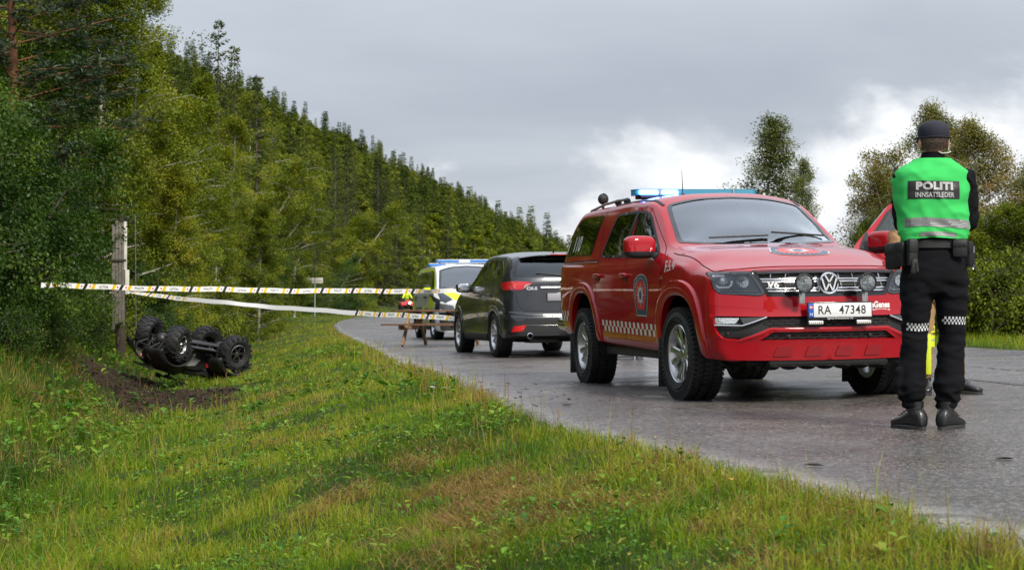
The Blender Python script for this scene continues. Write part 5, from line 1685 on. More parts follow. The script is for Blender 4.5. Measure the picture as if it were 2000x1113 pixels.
def officer():
 T = empty('person', (2.56, 9.43, .038), 0, 'officer seen from behind in green vest, black cap and black uniform beside the pickup', 'person')
 CL = mat('black_uniform_cloth', (.0055, .0058, .0075), .9, spec=.15, bump=(220, .25), vary=(7, .25))
 GR = mat('green_vest_cloth', (.045, .50, .11), .85, spec=.2, bump=(160, .15), vary=(6, .07))
 J = dict(head=(.028, .0, 1.765), face=(-.12, 1, -.05), neck=(.022, -.005, 1.64), chest=(.018, 0, 1.44), pelvis=(.03, 0, 1.02),
    shL=(-.145, .0, 1.545), elL=(-.125, .12, 1.285), wrL=(-.02, .26, 1.26), handL=(.07, .27, 1.24),
    shR=(.205, .0, 1.545), elR=(.252, .05, 1.29), wrR=(.08, .24, 1.30), handR=(-.01, .27, 1.30),
    hipL=(-.065, 0, .95), kneeL=(-.088, .02, .55), ankleL=(-.095, .02, .11), toeL=(-.185, .19, .03),
    hipR=(.125, 0, .95), kneeR=(.132, .03, .55), ankleR=(.112, .0, .11), toeR=(.225, .12, .03))
 human(T, J, SKIN)
 # trousers
 b = MB()
 b.loft([ell_ring((.03, .0, .83), .150, .10, 28), ell_ring((.032, -.01, .92), .192, .128, 28, 2.3), ell_ring((.032, -.01, 1.02), .196, .125, 28, 2.3), ell_ring((.03, 0, 1.12), .180, .115, 28, 2.3), ell_ring((.03, 0, 1.15), .178, .112, 28)])
 cap_(b, [(-.068, -.01, .93), (-.082, -.005, .75), (-.088, .005, .60), (-.100, .005, .42), (-.112, .0, .28), (-.108, .005, .185)], [.110, .093, .078, .078, .088, .074], 22)
 cap_(b, [(.135, -.01, .93), (.140, .0, .75), (.140, .01, .62), (.132, .01, .42), (.118, .0, .28), (.104, .0, .185)], [.110, .097, .083, .084, .095, .078], 22)
 cap_(b, [(-.185, -.02, .36), (-.190, -.02, .24)], [.03, .03], 12)
 f1 = folds(.012, 5, 11, 3.0, [(.20, .10, 1.0), (.56, .09, .6), (.84, .06, .7), (1.0, .1, .15)])
 tr = remeshed('trousers', b, .0085, CL, T, 3, disp=lambda p: f1(p) + .003 * mnoise.noise(Vector((p.x * 12, p.y * 12, p.z * 20))) - .010 * math.exp(-((p.z - .17) / .014) ** 2), keep=lambda c: c.z > .125)
 # seams and thigh pocket
 for x0 in (-.20, .245):
  pass
 wh = mat('reflective_check_film', (.62, .64, .66), .35)
 for (xc, z0, w) in ((-.088, .605, .085), (.139, .648, .090)):
  for d in ((0, 1, 0), (0, -1, 0)):
   VV = []; FF = []
   for r_ in range(3):
    for k in range(-9, 9):
     if (r_ + k) % 2: continue
     a0, a1 = k * .0105, (k + 1) * .0105
     if abs(a0) > w - .012: continue
     n0 = len(VV); zz = z0 + r_ * .0155 + (.10 * abs(a0) if xc < 0 else -.02 * a0)
     VV += [(a0, zz), (a1, zz), (a1, zz + .0155), (a0, zz + .0155)]; FF.append((n0, n0 + 1, n0 + 2, n0 + 3))
   tag(print_on('reflective_check_band', tr, (xc, 0, 0), (1, 0, 0), (0, 0, 1), VV, FF, d, .004, wh, tr), kind='stuff')
 # jacket
 b = MB()
 b.loft([ell_ring((.03, .0, 1.10), .172, .118, 28, 2.3), ell_ring((.028, .0, 1.20), .178, .12, 28, 2.3), ell_ring((.02, .0, 1.40), .188, .125, 28, 2.4), ell_ring((.02, 0, 1.53), .185, .115, 28, 2.3), ell_ring((.02, -.005, 1.61), .115, .085, 28), ell_ring((.022, -.008, 1.655), .072, .066, 28)])
 sleeve(b, J, 'L'); sleeve(b, J, 'R', (.086, .070, .052))
 f2 = folds(.012, 9, 9, 8.0)
 jk = remeshed('jacket', b, .009, CL, T, 3, disp=f2)
 b = MB(); b.loft([ell_ring((.022, -.008, 1.625), .083, .076, 28, tilt=0), ell_ring((.024, -.010, 1.665), .073, .070, 28), ell_ring((.025, -.008, 1.700), .069, .068, 28), ell_ring((.025, -.006, 1.698), .062, .061, 28), ell_ring((.024, -.006, 1.65), .062, .060, 28)], cap=False)
 b.build('collar', CL, jk)
 # vest
 def vr(z):
  zs = [1.165, 1.20, 1.30, 1.42, 1.52, 1.575, 1.615, 1.645, 1.665]
  xc = pchip(zs, [.028, .028, .022, .016, .013, .013, .016, .020, .022], [z])[0]
  rx = pchip(zs, [.203, .206, .211, .221, .230, .222, .175, .125, .100], [z])[0]
  ry = pchip(zs, [.146, .146, .146, .150, .145, .132, .112, .092, .080], [z])[0]
  return xc, rx, ry
 rings = []
 for z in np.linspace(1.168, 1.662, 56):
  xc, rx, ry = vr(z)
  R0 = []
  n = 88
  for k in range(n):
   t = 2 * PI * k / n; ct, st = math.cos(t), math.sin(t); e = 2.5
   q = (abs(ct) ** e + abs(st) ** e) ** (-1 / e)
   x = xc + rx * q * ct; y = ry * q * st
   zz = z + .018 * ct * (1.7 - z) + .012 * math.sin(3 * t + 1) * max(0, 1.25 - z) * 8
   g = mnoise.noise(Vector((x * 7 + zz * 5, y * 6, zz * 6 - x * 4))); g2 = mnoise.noise(Vector((x * 16 + 3, y * 12, zz * 22)))
   low = max(0, (1.30 - z) / .13)
   lbl = 1 - .85 * math.exp(-((zz - 1.46) / .07) ** 2 * (1 if True else 0)) * (1 if abs(x) < .17 else .3)
   fd = lbl * .010 * (1 - 2.5 * abs(g)) + .004 * g2 + low * .010 * (1 - 3 * abs(mnoise.noise(Vector((x * 9 + 5, y * 9, zz * 24 + x * 8)))))
   # diagonal drag folds from the right arm down to the belt
   dd = (zz - 1.18) - (x - .24) * -1.1
   fd += .007 * math.exp(-((dd) / .018) ** 2) * (1 if y < 0 else 0)
   R0.append((x + fd * ct, y + fd * st, zz))
  rings.append(R0)
 b = MB(); b.loft(rings, cap=False)
 vs = b.build('vest', GR, T, sharp=80)
 # edging at the armholes: black piping either side
 grey = mat('reflective_tape_grey', (.20, .205, .205), .4, bump=(300, .2), vary=(25, .12))
 V_, F_ = gridrect(-.17, 1.238, .225, 1.292, 26, 4, sag=lambda x: -.020 * max(0, (x - .08) / .15) ** 1.3 - .004 * math.sin(x * 20))
 print_on('reflective_tape', vs, (0, 0, 0), (1, 0, 0), (0, 0, 1), V_, F_, (0, 1, 0), .003, grey)
 print_on('reflective_tape', vs, (0, 0, 0), (1, 0, 0), (0, 0, 1), V_, F_, (0, -1, 0), .003, grey)
 V_, F_ = gridrect(-.09, 1.172, .13, 1.198, 20, 3, sag=lambda x: .012 * math.cos(x * 12))
 print_on('reflective_tape', vs, (0, 0, 0), (1, 0, 0), (0, 0, 1), V_, F_, (0, 1, 0), .003, grey)
 V_, F_ = gridrect(-.158, 1.408, .152, 1.516, 26, 10, sag=lambda x: -.01 * x)
 lb = print_on('vest_label', vs, (0, 0, 0), (1, 0, 0), (0, 0, 1), V_, F_, (0, 1, 0), .0035, mat('label_black', (.012, .012, .012), .5))
 tx = mat('label_print_grey', (.42, .43, .43), .5)
 for s_, sz, zz, bold, sx, sp in (('POLITI', .062, 1.483, .0038, 1.12, 1.12), ('INNSATSLEDER', .043, 1.430, .0006, .76, 1.05)):
  V_, F_ = text_mesh(s_, sz, bold, 'CENTER', sp, sx)
  print_on('label_lettering', vs, (-.003, 0, zz), (1, 0, -.01), (0, 0, 1), V_, F_, (0, 1, 0), .008, tx, lb)
 # belt with pouches
 lea = mat('belt_webbing', (.012, .012, .013), .55, spec=.4, bump=(120, .3))
 b = MB(); b.loft([ell_ring((.03, 0, 1.112), .190, .128, 40, 2.4), ell_ring((.03, 0, 1.112), .196, .134, 40, 2.4), ell_ring((.03, 0, 1.160), .194, .133, 40, 2.4), ell_ring((.03, 0, 1.160), .186, .126, 40, 2.4)], cap=False)
 belt = b.build('duty_belt', lea, T)
 def pouch(c, d, bev, rot=0.0, nm='belt_pouch', flap=True):
  b = MB(); R = Matrix.Rotation(rot, 3, 'Z'); b.box(c, d, R, bev)
  if flap: b.box(Vector(c) + Vector((0, 0, d[2] * .22)) + R @ Vector((0, -.006 if c[1] < 0 else .006, 0)), (d[0] * 1.04, d[1], d[2] * .5), R, bev)
  return b.build(nm, lea, belt)
 pouch((-.185, -.055, 1.075), (.055, .075, .150), .014, .5)
 pouch((-.135, -.125, 1.085), (.060, .045, .165), .012, .2)
 pouch((-.215, .02, 1.065), (.06, .09, .165), .018, .9)
 pouch((.150, -.135, 1.110), (.090, .042, .115), .022, -.15)
 pouch((.225, -.055, 1.080), (.055, .06, .150), .012, -.7)
 pouch((.250, .02, 1.07), (.045, .09, .14), .014, -.9)
 b = MB(); b.tube([(-.118, -.152, 1.02), (-.112, -.155, .965)], [.013, .011], 10); b.build('torch', lea, belt)
 b = MB(); b.box((-.130, -.150, 1.00), (.035, .02, .09), Matrix.Rotation(.12, 3, 'Y'), .006); b.build('holster_flap', lea, belt)
 sil = CM['satin']
 b = MB()
 for k in range(3): b.tube([(.262 + .006 * k, -.03 + .012 * k, 1.125), (.262 + .006 * k, -.03 + .012 * k, 1.085)], .005, 6)
 ring = [Vector((.268, -.02, .995)) + Vector((0, .010 * math.cos(t), .016 * math.sin(t))) for t in np.linspace(0, 2 * PI, 15)]
 b.tube(ring, .0025, 5, cap=False); b.build('keys', sil, belt)
 # boots
 lt = mat('black_boot_leather', (.012, .012, .013), .35, coat=.25, bump=(50, .3)); so = mat('boot_sole', (.02, .02, .02), .7)
 for sd in 'LR': shoe(J, sd, T, lt, so, .93)
 # cap
 cc = Vector((.030, -.005, 1.785)); b = MB(); rings = []
 for k, (r_, z) in enumerate([(.091, 0), (.0945, .014), (.097, .034), (.0965, .054), (.091, .073), (.079, .090), (.060, .102), (.036, .109), (.014, .112), (.002, .1125)]):
  rings.append([(cc.x + r_ * math.cos(t) * .98, cc.y + r_ * math.sin(t) * 1.10, cc.z + z + .006 * math.sin(t) * 0) for t in np.linspace(0, 2 * PI, 41)[:-1]])
 b.loft(rings, cap=False); navy = mat('navy_cap_cloth', (.012, .014, .026), .85, bump=(200, .2)); cp = b.build('cap', navy, T, sharp=70)
 b = MB(); n = 14; vs_ = [];
 for j in range(3):
  for i in range(n + 1):
   t = PI * (.15 + .7 * i / n); r_ = .098 + .026 * j * math.sin((t - PI * .15) / .7)
   vs_.append((cc.x + r_ * math.cos(t), cc.y + (r_ + .008) * math.sin(t) * 1.08, cc.z + .004 - .006 * j))
 b.add(vs_, [(j * (n + 1) + i, j * (n + 1) + i + 1, (j + 1) * (n + 1) + i + 1, (j + 1) * (n + 1) + i) for j in range(2) for i in range(n)]); b.build('cap_peak', navy, cp)
 b = MB(); b.tube([(cc.x + .0965 * math.cos(t), cc.y + .106 * math.sin(t), cc.z + .004) for t in np.linspace(0, 2 * PI, 41)], .004, 6, cap=False); b.build('cap_band', navy, cp)
 # hair below the cap: many short strands over a close shell
 hr = mat('brown_hair', (.055, .032, .022), .6, bump=(260, .8), vary=(60, .35)); b = MB()
 rng = random.Random(5)
 hc = Vector((.028, -.004, 1.79))
 for k in range(900):
  t = rng.uniform(PI * 1.10, PI * 1.90); z = rng.uniform(-.072, .0) ;
  if math.sin(t) > -.25 and z < -.045: continue
  rx, ry = .081 + .012 * (z + .07) / .07, .098 - .02 * max(0, (-z - .03) / .05)
  p = hc + Vector((rx * math.cos(t), ry * math.sin(t), z)); o_ = Vector((math.cos(t), math.sin(t), 0))
  q = p + Vector((rng.uniform(-.006, .006), 0, -.018)) + o_ * .002
  sdv = Vector((-math.sin(t), math.cos(t), 0)) * .0022
  b.add([p - sdv + o_ * .003, p + sdv + o_ * .003, q + o_ * .001], [(0, 1, 2)])
 b.build('hair', hr, T, smooth=False, recalc=False)
 # ear piece coil and radio aerial
 b = MB(); b.tube([(.118, -.01, 1.755), (.122, -.012, 1.735), (.118, -.02, 1.715), (.128, -.03, 1.705), (.105, -.055, 1.695), (.06, -.08, 1.690), (.045, -.083, 1.697), (.04, -.082, 1.70)], .0032, 6); b.build('earpiece_cord', mat('clear_cord', (.6, .58, .5), .3), T)
 b = MB(); b.tube([(-.175, .10, 1.60), (-.222, .09, 1.672)], [.0045, .003], 6); b.box((-.16, .11, 1.56), (.05, .03, .10), bev=.006); b.build('radio', lea, T)
 return T


def other_people():
 # firefighter between the officer and the open door
 T = empty('person', (3.60, 13.05, .055), 0, 'firefighter in tan turnout trousers and red helmet mostly hidden behind the officer', 'person')
 TAN = mat('tan_turnout_cloth', (.30, .19, .09), .85, bump=(150, .3), vary=(8, .2)); YL = mat('yellow_reflective_tape', (.60, .72, .03), .5); SV = mat('silver_reflective_tape', (.35, .36, .36), .4)
 J = dict(head=(-.24, -.02, 1.53), face=(.2, -1, -.35), neck=(-.20, .02, 1.42), chest=(-.13, .02, 1.25), pelvis=(.0, 0, .95),
    shL=(-.32, .02, 1.34), elL=(-.33, -.10, 1.10), wrL=(-.24, -.25, 1.0), handL=(-.22, -.33, .98),
    shR=(.04, .02, 1.36), elR=(.10, -.05, 1.10), wrR=(.05, -.22, 1.02), handR=(.0, -.30, 1.0),
    hipL=(-.09, 0, .90), kneeL=(-.10, -.02, .50), ankleL=(-.10, .0, .11), toeL=(-.13, -.15, .03),
    hipR=(.10, 0, .90), kneeR=(.14, -.02, .50), ankleR=(.18, .0, .11), toeR=(.30, -.10, .03))
 human(T, J, SKIN, .011)
 b = MB()
 b.loft([ell_ring((0, 0, .78), .15, .11, 20), ell_ring((0, 0, .92), .185, .13, 20), ell_ring((-.03, 0, 1.05), .17, .12, 20)])
 for sd in 'LR':
  hp, kn, an = (Vector(J[k + sd]) for k in ('hip', 'knee', 'ankle')); cap_(b, [hp, kn, an + Vector((0, 0, .07))], [.095, .078, .07], 16)
 tr = remeshed('trousers', b, .012, TAN, T, 2, disp=folds(.006, 6, 12, 2.0), keep=lambda c: c.z > .12)
 for sd, zc_ in (('L', .47),):
  kn = Vector(J['knee' + sd])
  for z0, h, m in ((.40, .10, YL), (.435, .03, SV), (.52, .06, YL)):
   b = MB(); b.loft([ell_ring((kn.x, kn.y + .01, z0), .086, .086, 24), ell_ring((kn.x, kn.y + .01, z0 + h), .087, .087, 24)], cap=False); b.build('reflective_band', m, tr)
  b = MB(); b.box((kn.x + .01, kn.y - .075, .34), (.045, .02, .34), bev=.004); b.build('reflective_stripe', YL, tr)
 b = MB(); b.loft([ell_ring((-.02, 0, .88), .20, .14, 20), ell_ring((-.06, 0, 1.05), .19, .14, 20), ell_ring((-.13, .01, 1.25), .205, .14, 20), ell_ring((-.16, .02, 1.36), .17, .11, 20), ell_ring((-.20, .02, 1.43), .08, .075, 20)])
 sleeve(b, J, 'L', (.09, .08, .065)); sleeve(b, J, 'R', (.09, .08, .065))
 jk = remeshed('jacket', b, .012, TAN, T, 2, disp=folds(.012, 7, 8, 5.0))
 b = MB(); b.loft([ell_ring((-.06, 0, 1.02), .203, .153, 28), ell_ring((-.065, 0, 1.08), .203, .153, 28)], cap=False); b.build('reflective_band', YL, jk)
 b = MB(); b.sell((-.24, -.02, 1.58), (.125, .145, .11), nu=24, nv=14); b.loft([ell_ring((-.24, -.02, 1.545), .125, .145, 24), ell_ring((-.24, -.03, 1.535), .155, .175, 24), ell_ring((-.24, -.03, 1.545), .155, .175, 24)], cap=False); b.build('helmet', mat('red_helmet', (.55, .02, .02), .25, coat=.7), T)
 lt = MATS['black_boot_leather']; so = MATS['boot_sole']
 for sd in 'LR': shoe(J, sd, T, lt, so, 1.1)
 # bystander whose shoes show beneath the pickup
 T = empty('person', (1.76, 22.6, .026), 0, 'person in grey trainers standing behind the pickup, only the shoes showing below it', 'person')
 J = dict(head=(0, 0, 1.60), face=(-.3, -1, 0), neck=(0, 0, 1.47), chest=(0, 0, 1.28), pelvis=(0, 0, .92),
    shL=(-.17, 0, 1.38), elL=(-.20, .02, 1.10), wrL=(-.20, -.05, .88), handL=(-.20, -.06, .80),
    shR=(.17, 0, 1.38), elR=(.20, .02, 1.10), wrR=(.20, -.05, .88), handR=(.20, -.06, .80),
    hipL=(-.09, 0, .88), kneeL=(-.10, -.02, .50), ankleL=(-.07, .0, .10), toeL=(-.24, -.06, .03),
    hipR=(.09, 0, .88), kneeR=(.10, -.02, .50), ankleR=(.13, .10, .10), toeR=(.10, -.08, .03))
 human(T, J, SKIN, .013)
 D = mat('dark_trousers_cloth', (.018, .019, .022), .85)
 b = MB(); b.loft([ell_ring((0, 0, .75), .14, .10, 20), ell_ring((0, 0, .92), .17, .12, 20), ell_ring((0, 0, 1.0), .16, .11, 20)])
 for sd in 'LR':
  hp, kn, an = (Vector(J[k + sd]) for k in ('hip', 'knee', 'ankle')); cap_(b, [hp, kn, an + Vector((0, 0, .05))], [.10, .08, .068], 16)
 remeshed('trousers', b, .014, D, T, 2, disp=folds(.01, 6, 12, 2.0), keep=lambda c: c.z > .09)
 b = MB(); b.loft([ell_ring((0, 0, .90), .18, .12, 20), ell_ring((0, 0, 1.28), .19, .125, 20), ell_ring((0, 0, 1.40), .16, .10, 20), ell_ring((0, 0, 1.48), .075, .07, 20)])
 sleeve(b, J, 'L'); sleeve(b, J, 'R'); remeshed('jacket', b, .014, mat('blue_jacket_cloth', (.02, .03, .06), .8), T, 2, disp=folds(.01, 7, 8, 5.0))
 b = MB(); b.sell((0, .01, 1.645), (.084, .105, .082), nu=20, nv=12); b.build('hair', MATS['brown_hair'], T)
 gm = mat('grey_trainer', (.085, .09, .10), .7); ws_ = mat('trainer_sole', (.35, .35, .35), .6)
 for sd in 'LR': shoe(J, sd, T, gm, gm, 1.05, 'shoe')


OFFICER = officer()
other_people()
# ================================================================== ground profile (shared by everything)
EY = [-12, 0, 3, 5.4, 7.67, 10, 13.4, 18, 22, 27.5, 42.5, 55, 65, 75, 87, 100, 110, 125, 150, 180, 220, 300, 2200]
EX = [5.4, 2.75, 2.02, 1.44, .93, .27, -.24, -.84, -1.6, -2.4, -4.5, -6.3, -7.6, -8.4, -9.0, -8.8, -8.0, -6.0, 2, 14, 35, 90, 1400]


def edge_x(y): return np.interp(y, EY, EX)
def right_x(y): return np.maximum(9.4 - .17 * (np.asarray(y, float) - 15), edge_x(y) + 7.0)
def joint_x(y): return 4.55 - .17 * (np.asarray(y, float) - 15)


def road_z(x, y):
 x = np.asarray(x, float); y = np.asarray(y, float)
 return .015 * np.clip(x, -12, 14) * (1 - sstep(45, 75, y)) + .0054 * np.clip(y - 50, 0, 400)


HBX = [-30, 0, 22, 35, 60, 88, 130, 200, 300, 1500, 2300]
HBV = [-8.5, -8, -8.2, -9.5, -11, -13, -11.5, -5, 8, 146, 238]


def hill_p(x, y): return np.interp(y, HBX, HBV) - x


def ground_z(x, y):
 x = np.asarray(x, float); y = np.asarray(y, float)
 e = edge_x(y); s_ = e - x
 zr = road_z(np.where(s_ > 0, e, x), y)
 far = sstep(40, 85, y)
 prof = np.interp(s_, [0, .25, .8, 1.6, 3.0, 4.0, 4.8, 5.6, 6.6, 8, 12, 60], [0, -.03, -.12, -.32, -.64, -.76, -.55, -.10, .35, .7, 1.5, 3.2])
 prof2 = np.interp(s_, [0, .5, 3, 6, 12, 60], [0, -.03, .0, .12, .5, 3.0])
 z = zr + np.where(s_ > 0, prof * (1 - far) + prof2 * far, -.05)
 p = hill_p(x, y)
 h = np.interp(p, [0, 12, 25, 60, 118, 135, 200, 600], [0, 2.4, 8, 28, 60, 63, 60, 30])
 z = z + np.where(p > 0, h * sstep(0, 6, p), 0)
 rx = right_x(y)
 z = np.where(x > rx, zr + .02 - .05 + np.interp(x - rx, [0, .5, 4, 30, 400], [0.05, .03, .12, -.4, -6]), z)
 return z


def gz(x, y): return float(ground_z(x, y))


# ================================================================== overturned quad bike
def atv_wheel(R, w, M, rimc):
 t = MB(); h = w / 2; rr = R * .53
 prof = [(rr - .01, h - .02), (rr + .01, h - .004), (rr + (R - rr) * .5, h + .018), (R - .035, h + .004), (R - .014, h - .035), (R - .006, 0), (R - .014, -h + .035), (R - .035, -h - .004), (rr + (R - rr) * .5, -h - .018), (rr + .01, -h + .004), (rr - .01, -h + .02)]
 t.lathe(prof, axis='y', n=40)
 n = 17
 for k in range(n):
  for sg in (-1, 1):
   a = 2 * PI * (k + (.5 if sg > 0 else 0)) / n
   for (y, da) in ((.25, .10), (.65, .0), (.98, -.05)):
    aa = a + da; c, s_ = math.cos(aa), math.sin(aa); rot = Matrix(((c, 0, -s_), (0, 1, 0), (s_, 0, c)))
    rc = R - (.012 if y < .9 else .03)
    t.box((rc * c, sg * y * h, rc * s_), (.030, h * .42, .042), rot)
 rim = MB(); rim.lathe([(rr - .001, h - .005), (rr - .012, h), (rr - .02, h - .02), (rr - .03, h - .07), (rr - .03, -h + .04), (rr, -h + .02)], axis='y', n=40)
 spks = []
 for k in range(6):
  spk = MB(); spks.append(('spoke', spk, mat('atv_spoke_black', (.02, .02, .02), .35), None))
  a = 2 * PI * k / 6; c, s_ = math.cos(a), math.sin(a); rot = Matrix(((c, 0, -s_), (0, 1, 0), (s_, 0, c)))
  spk.box((rr * .52 * c, h - .04, rr * .52 * s_), (rr * .9, .022, .036), rot, .006)
 hub = MB(); hub.lathe([(0, h - .015), (.035, h - .015), (.045, h - .03), (.05, h - .09), (0, h - .09)], axis='y', n=18)
 back = MB(); back.lathe([(0, h - .09), (rr - .03, h - .09)], axis='y', n=30)
 return [('tyre', t, M['tyre'], None), ('rim', rim, rimc, None), *spks, ('hub_cap', hub, rimc, None), ('wheel_disc', back, CM['seam'], None)]


def quad_bike(T, body, plastic, M, rimc, lights=True, steer=0.0):
 """upright; +x forward, wheel centres at z=R"""
 R = .33; wb = .68; tr = .47
 wc = wheel_cache(atv_wheel(R, .25, M, rimc))
 for x in (wb, -wb):
  for sg in (-1, 1):
   put_wheel(wc, T, (x, sg * tr, R), sg, steer if x > 0 else 0)
 fr = MB()
 for sg in (-1, 1):
  fr.tube([(-.85, sg * .18, .42), (-.45, sg * .18, .30), (.45, sg * .18, .30), (.80, sg * .17, .42), (.88, sg * .17, .62)], .02, 8)
  fr.tube([(-.80, sg * .17, .70), (.55, sg * .17, .72)], .018, 8)
  for x in (-.5, 0, .5): fr.tube([(x, sg * .18, .31), (x, sg * .17, .71)], .016, 6)
  # suspension arms and shocks
  for x in (wb, -wb):
   fr.tube([(x - .10, sg * .16, .33), (x, sg * .40, .33)], .016, 6); fr.tube([(x + .10, sg * .16, .33), (x, sg * .40, .33)], .016, 6)
   fr.tube([(x, sg * .16, .45), (x, sg * .40, .42)], .014, 6)
   fr.tube([(x, sg * .34, .38), (x * .95, sg * .16, .70)], .035, 10)
   fr.tube([(x, 0, .34), (x, sg * .38, .33)], .02, 8)
 fr.box((0, 0, .285), (1.2, .34, .02), bev=.005); fr.box((0, 0, .44), (.55, .30, .28), bev=.04); fr.sell((wb, 0, .34), (.14, .12, .12), nu=14, nv=8); fr.sell((-wb, 0, .34), (.15, .13, .13), nu=14, nv=8)
 fr.tube([(.1, -.2, .4), (-.3, -.24, .42), (-.9, -.2, .55)], .035, 10)
 fr.build('frame', mat('atv_frame_black', (.018, .018, .018), .5, vary=(10, .5)), T)
 # footwells
 for sg in (-1, 1):
  b = MB(); b.box((-.02, sg * .34, .36), (.60, .24, .03), bev=.01); b.bar((.28, sg * .34, .37), (.42, sg * .38, .62), .22, .02); b.bar((-.32, sg * .34, .37), (-.42, sg * .38, .62), .22, .02)
  for k in range(6): b.box((-.22 + k * .09, sg * .34, .38), (.02, .20, .02))
  b.build('footwell', plastic, T)
 # fenders: arched sheets
 for x0, nm in ((wb, 'front_fender'), (-wb, 'rear_fender')):
  for sg in (-1, 1):
   V = []; F = []; n = 14; K = 5
   for i in range(n + 1):
    a = math.radians(12 + 156 * i / n)
    for k in range(K):
     y = .16 + .44 * k / (K - 1); rr = .44 - .02 * k + (.04 if k == 0 else 0)
     V.append((x0 + rr * 1.05 * math.cos(a), sg * y, .40 + rr * math.sin(a) - (.03 if k == K - 1 else 0)))
   for i in range(n):
    for k in range(K - 1): F.append((i * K + k, i * K + k + 1, (i + 1) * K + k + 1, (i + 1) * K + k))
   o = mesh_obj(nm, V, F, plastic if k else body, T); md = o.modifiers.new('t', 'SOLIDIFY'); md.thickness = .012
   b = MB(); pts = [(x0 + .36 * 1.05 * math.cos(a), sg * .605, .37 + .36 * math.sin(a)) for a in np.radians(np.linspace(15, 165, 16))]
   b.tube(pts, .014, 6); b.build('fender_edge', CM['trim'], o)
 b = MB(); b.loft([ell_ring((0, 0, 0), 1, 1, 4)] if False else [[(x, y * w, z + dz * hh) for y, dz in ((-1, -1), (-1, .4), (-.6, 1), (.6, 1), (1, .4), (1, -1))] for x, w, z, hh in ((.95, .16, .66, .07), (.80, .28, .72, .12), (.55, .26, .80, .14), (.30, .18, .84, .14), (.15, .14, .80, .12))]); b.build('front_body', body, T)
 b = MB(); b.loft([[(x, y * w, z + dz * hh) for y, dz in ((-1, -1), (-1, .3), (-.7, 1), (.7, 1), (1, .3), (1, -1))] for x, w, z, hh in ((.28, .10, .80, .06), (.10, .15, .86, .07), (-.30, .17, .86, .07), (-.55, .16, .90, .08), (-.72, .14, .92, .07))]); b.build('seat', mat('seat_vinyl', (.014, .014, .014), .6), T)
 for sg in (-1, 1):
  b = MB(); b.prism([(.40, .58), (.12, .42), (-.25, .50), (-.42, .72), (-.10, .80), (.32, .78)], sg * .175, sg * .215, 'y'); b.build('side_panel', body, T)
  b = MB(); b.prism([(.36, .68), (.12, .55), (-.12, .60), (-.02, .72), (.25, .76)], sg * .215, sg * .232, 'y'); b.build('side_panel_insert', mat('atv_silver', (.35, .36, .37), .35, metal=.4), T)
  b = MB(); b.prism([(-.25, .64), (-.40, .66), (-.42, .72), (-.28, .72)], sg * .216, sg * .238, 'y'); b.build('side_decal', mat('decal_red', (.30, .02, .02), .4), T)
  b = MB(); b.sell((.84, sg * .22, .71), (.05, .075, .05), .8, .8, nu=16, nv=10, rot=Matrix.Rotation(sg * .4, 3, 'Z')); h_ = b.build('headlight', CM['lens'], T)
  b = MB(); b.sell((.80, sg * .34, .73), (.03, .03, .022), nu=12, nv=8)
  b.build('turn_signal', mat('lit_amber', (.9, .3, .02), .3, emit=(1, .28, .02), es=1.4) if lights else mat('amber_lens', (.5, .15, .02), .2), T)
  b = MB(); b.box((-.98, sg * .22, .72), (.04, .14, .045), bev=.012); b.build('tail_light', mat('tail_red'), T)
 # racks, bumper, handlebar
 b = MB()
 for y in (-.30, -.1, .1, .30): b.tube([(.50, y, .90), (.98, y, .88)], .011, 6)
 for x in (.50, .98): b.tube([(x, -.32, .89), (x, .32, .89)], .013, 6)
 b.build('front_rack', CM['trim'], T)
 b = MB()
 for y in (-.32, -.1, .1, .32): b.tube([(-.55, y, .91), (-1.05, y, .90)], .011, 6)
 for x in (-.55, -1.05): b.tube([(x, -.34, .905), (x, .34, .905)], .013, 6)
 b.build('rear_rack', CM['trim'], T)
 b = MB(); b.tube([(.86, -.20, .40), (1.05, -.22, .50), (1.08, -.22, .66), (.98, -.24, .74)], .017, 8); b.tube([(.86, .20, .40), (1.05, .22, .50), (1.08, .22, .66), (.98, .24, .74)], .017, 8); b.tube([(1.07, -.22, .60), (1.07, .22, .60)], .017, 8); b.tube([(1.04, -.22, .49), (1.04, .22, .49)], .014, 8)
 b.build('front_bumper', CM['trim'], T)
 b = MB(); b.tube([(.20, -.42, 1.08), (.26, -.25, 1.08), (.34, -.10, 1.02), (.34, .10, 1.02), (.26, .25, 1.08), (.20, .42, 1.08)], .013, 8); b.tube([(.38, 0, .85), (.34, 0, 1.02)], .022, 8); b.box((.36, 0, 1.04), (.10, .16, .06), bev=.02)
 for sg in (-1, 1): b.tube([(.215, sg * .32, 1.08), (.20, sg * .43, 1.08)], .02, 8); b.box((.30, sg * .38, 1.08), (.03, .16, .09), bev=.01)
 b.build('handlebar', CM['trim'], T)


def overturned_quad():
 T = empty('quad_bike', label='black quad bike lying upside down in the grass ditch, wheels in the air', cat='quad bike')
 blk = mat('atv_black_plastic', (.016, .016, .018), .28, coat=.4, vary=(6, .3)); pl = mat('atv_fender_black', (.018, .018, .018), .4, vary=(6, .4))
 quad_bike(T, blk, pl, CM, mat('atv_rim', (.5, .5, .5), .25, metal=1), steer=-.5)
 fwd = Vector((-.66, -.75, .0)).normalized(); fwd = Vector((fwd.x, fwd.y, .15)).normalized()
 up = Vector((-.12, .16, -1)); up = (up - fwd * up.dot(fwd)).normalized()
 left = up.cross(fwd)
 Mx = Matrix((fwd, left, up)).transposed().to_4x4()
 cwh = Vector((-6.25, 30.0, .09))       # middle of the wheel plane
 T.matrix_world = Matrix.Translation(cwh) @ Mx @ Matrix.Scale(1.02, 4) @ Matrix.Translation((0, 0, -.33))
 return T


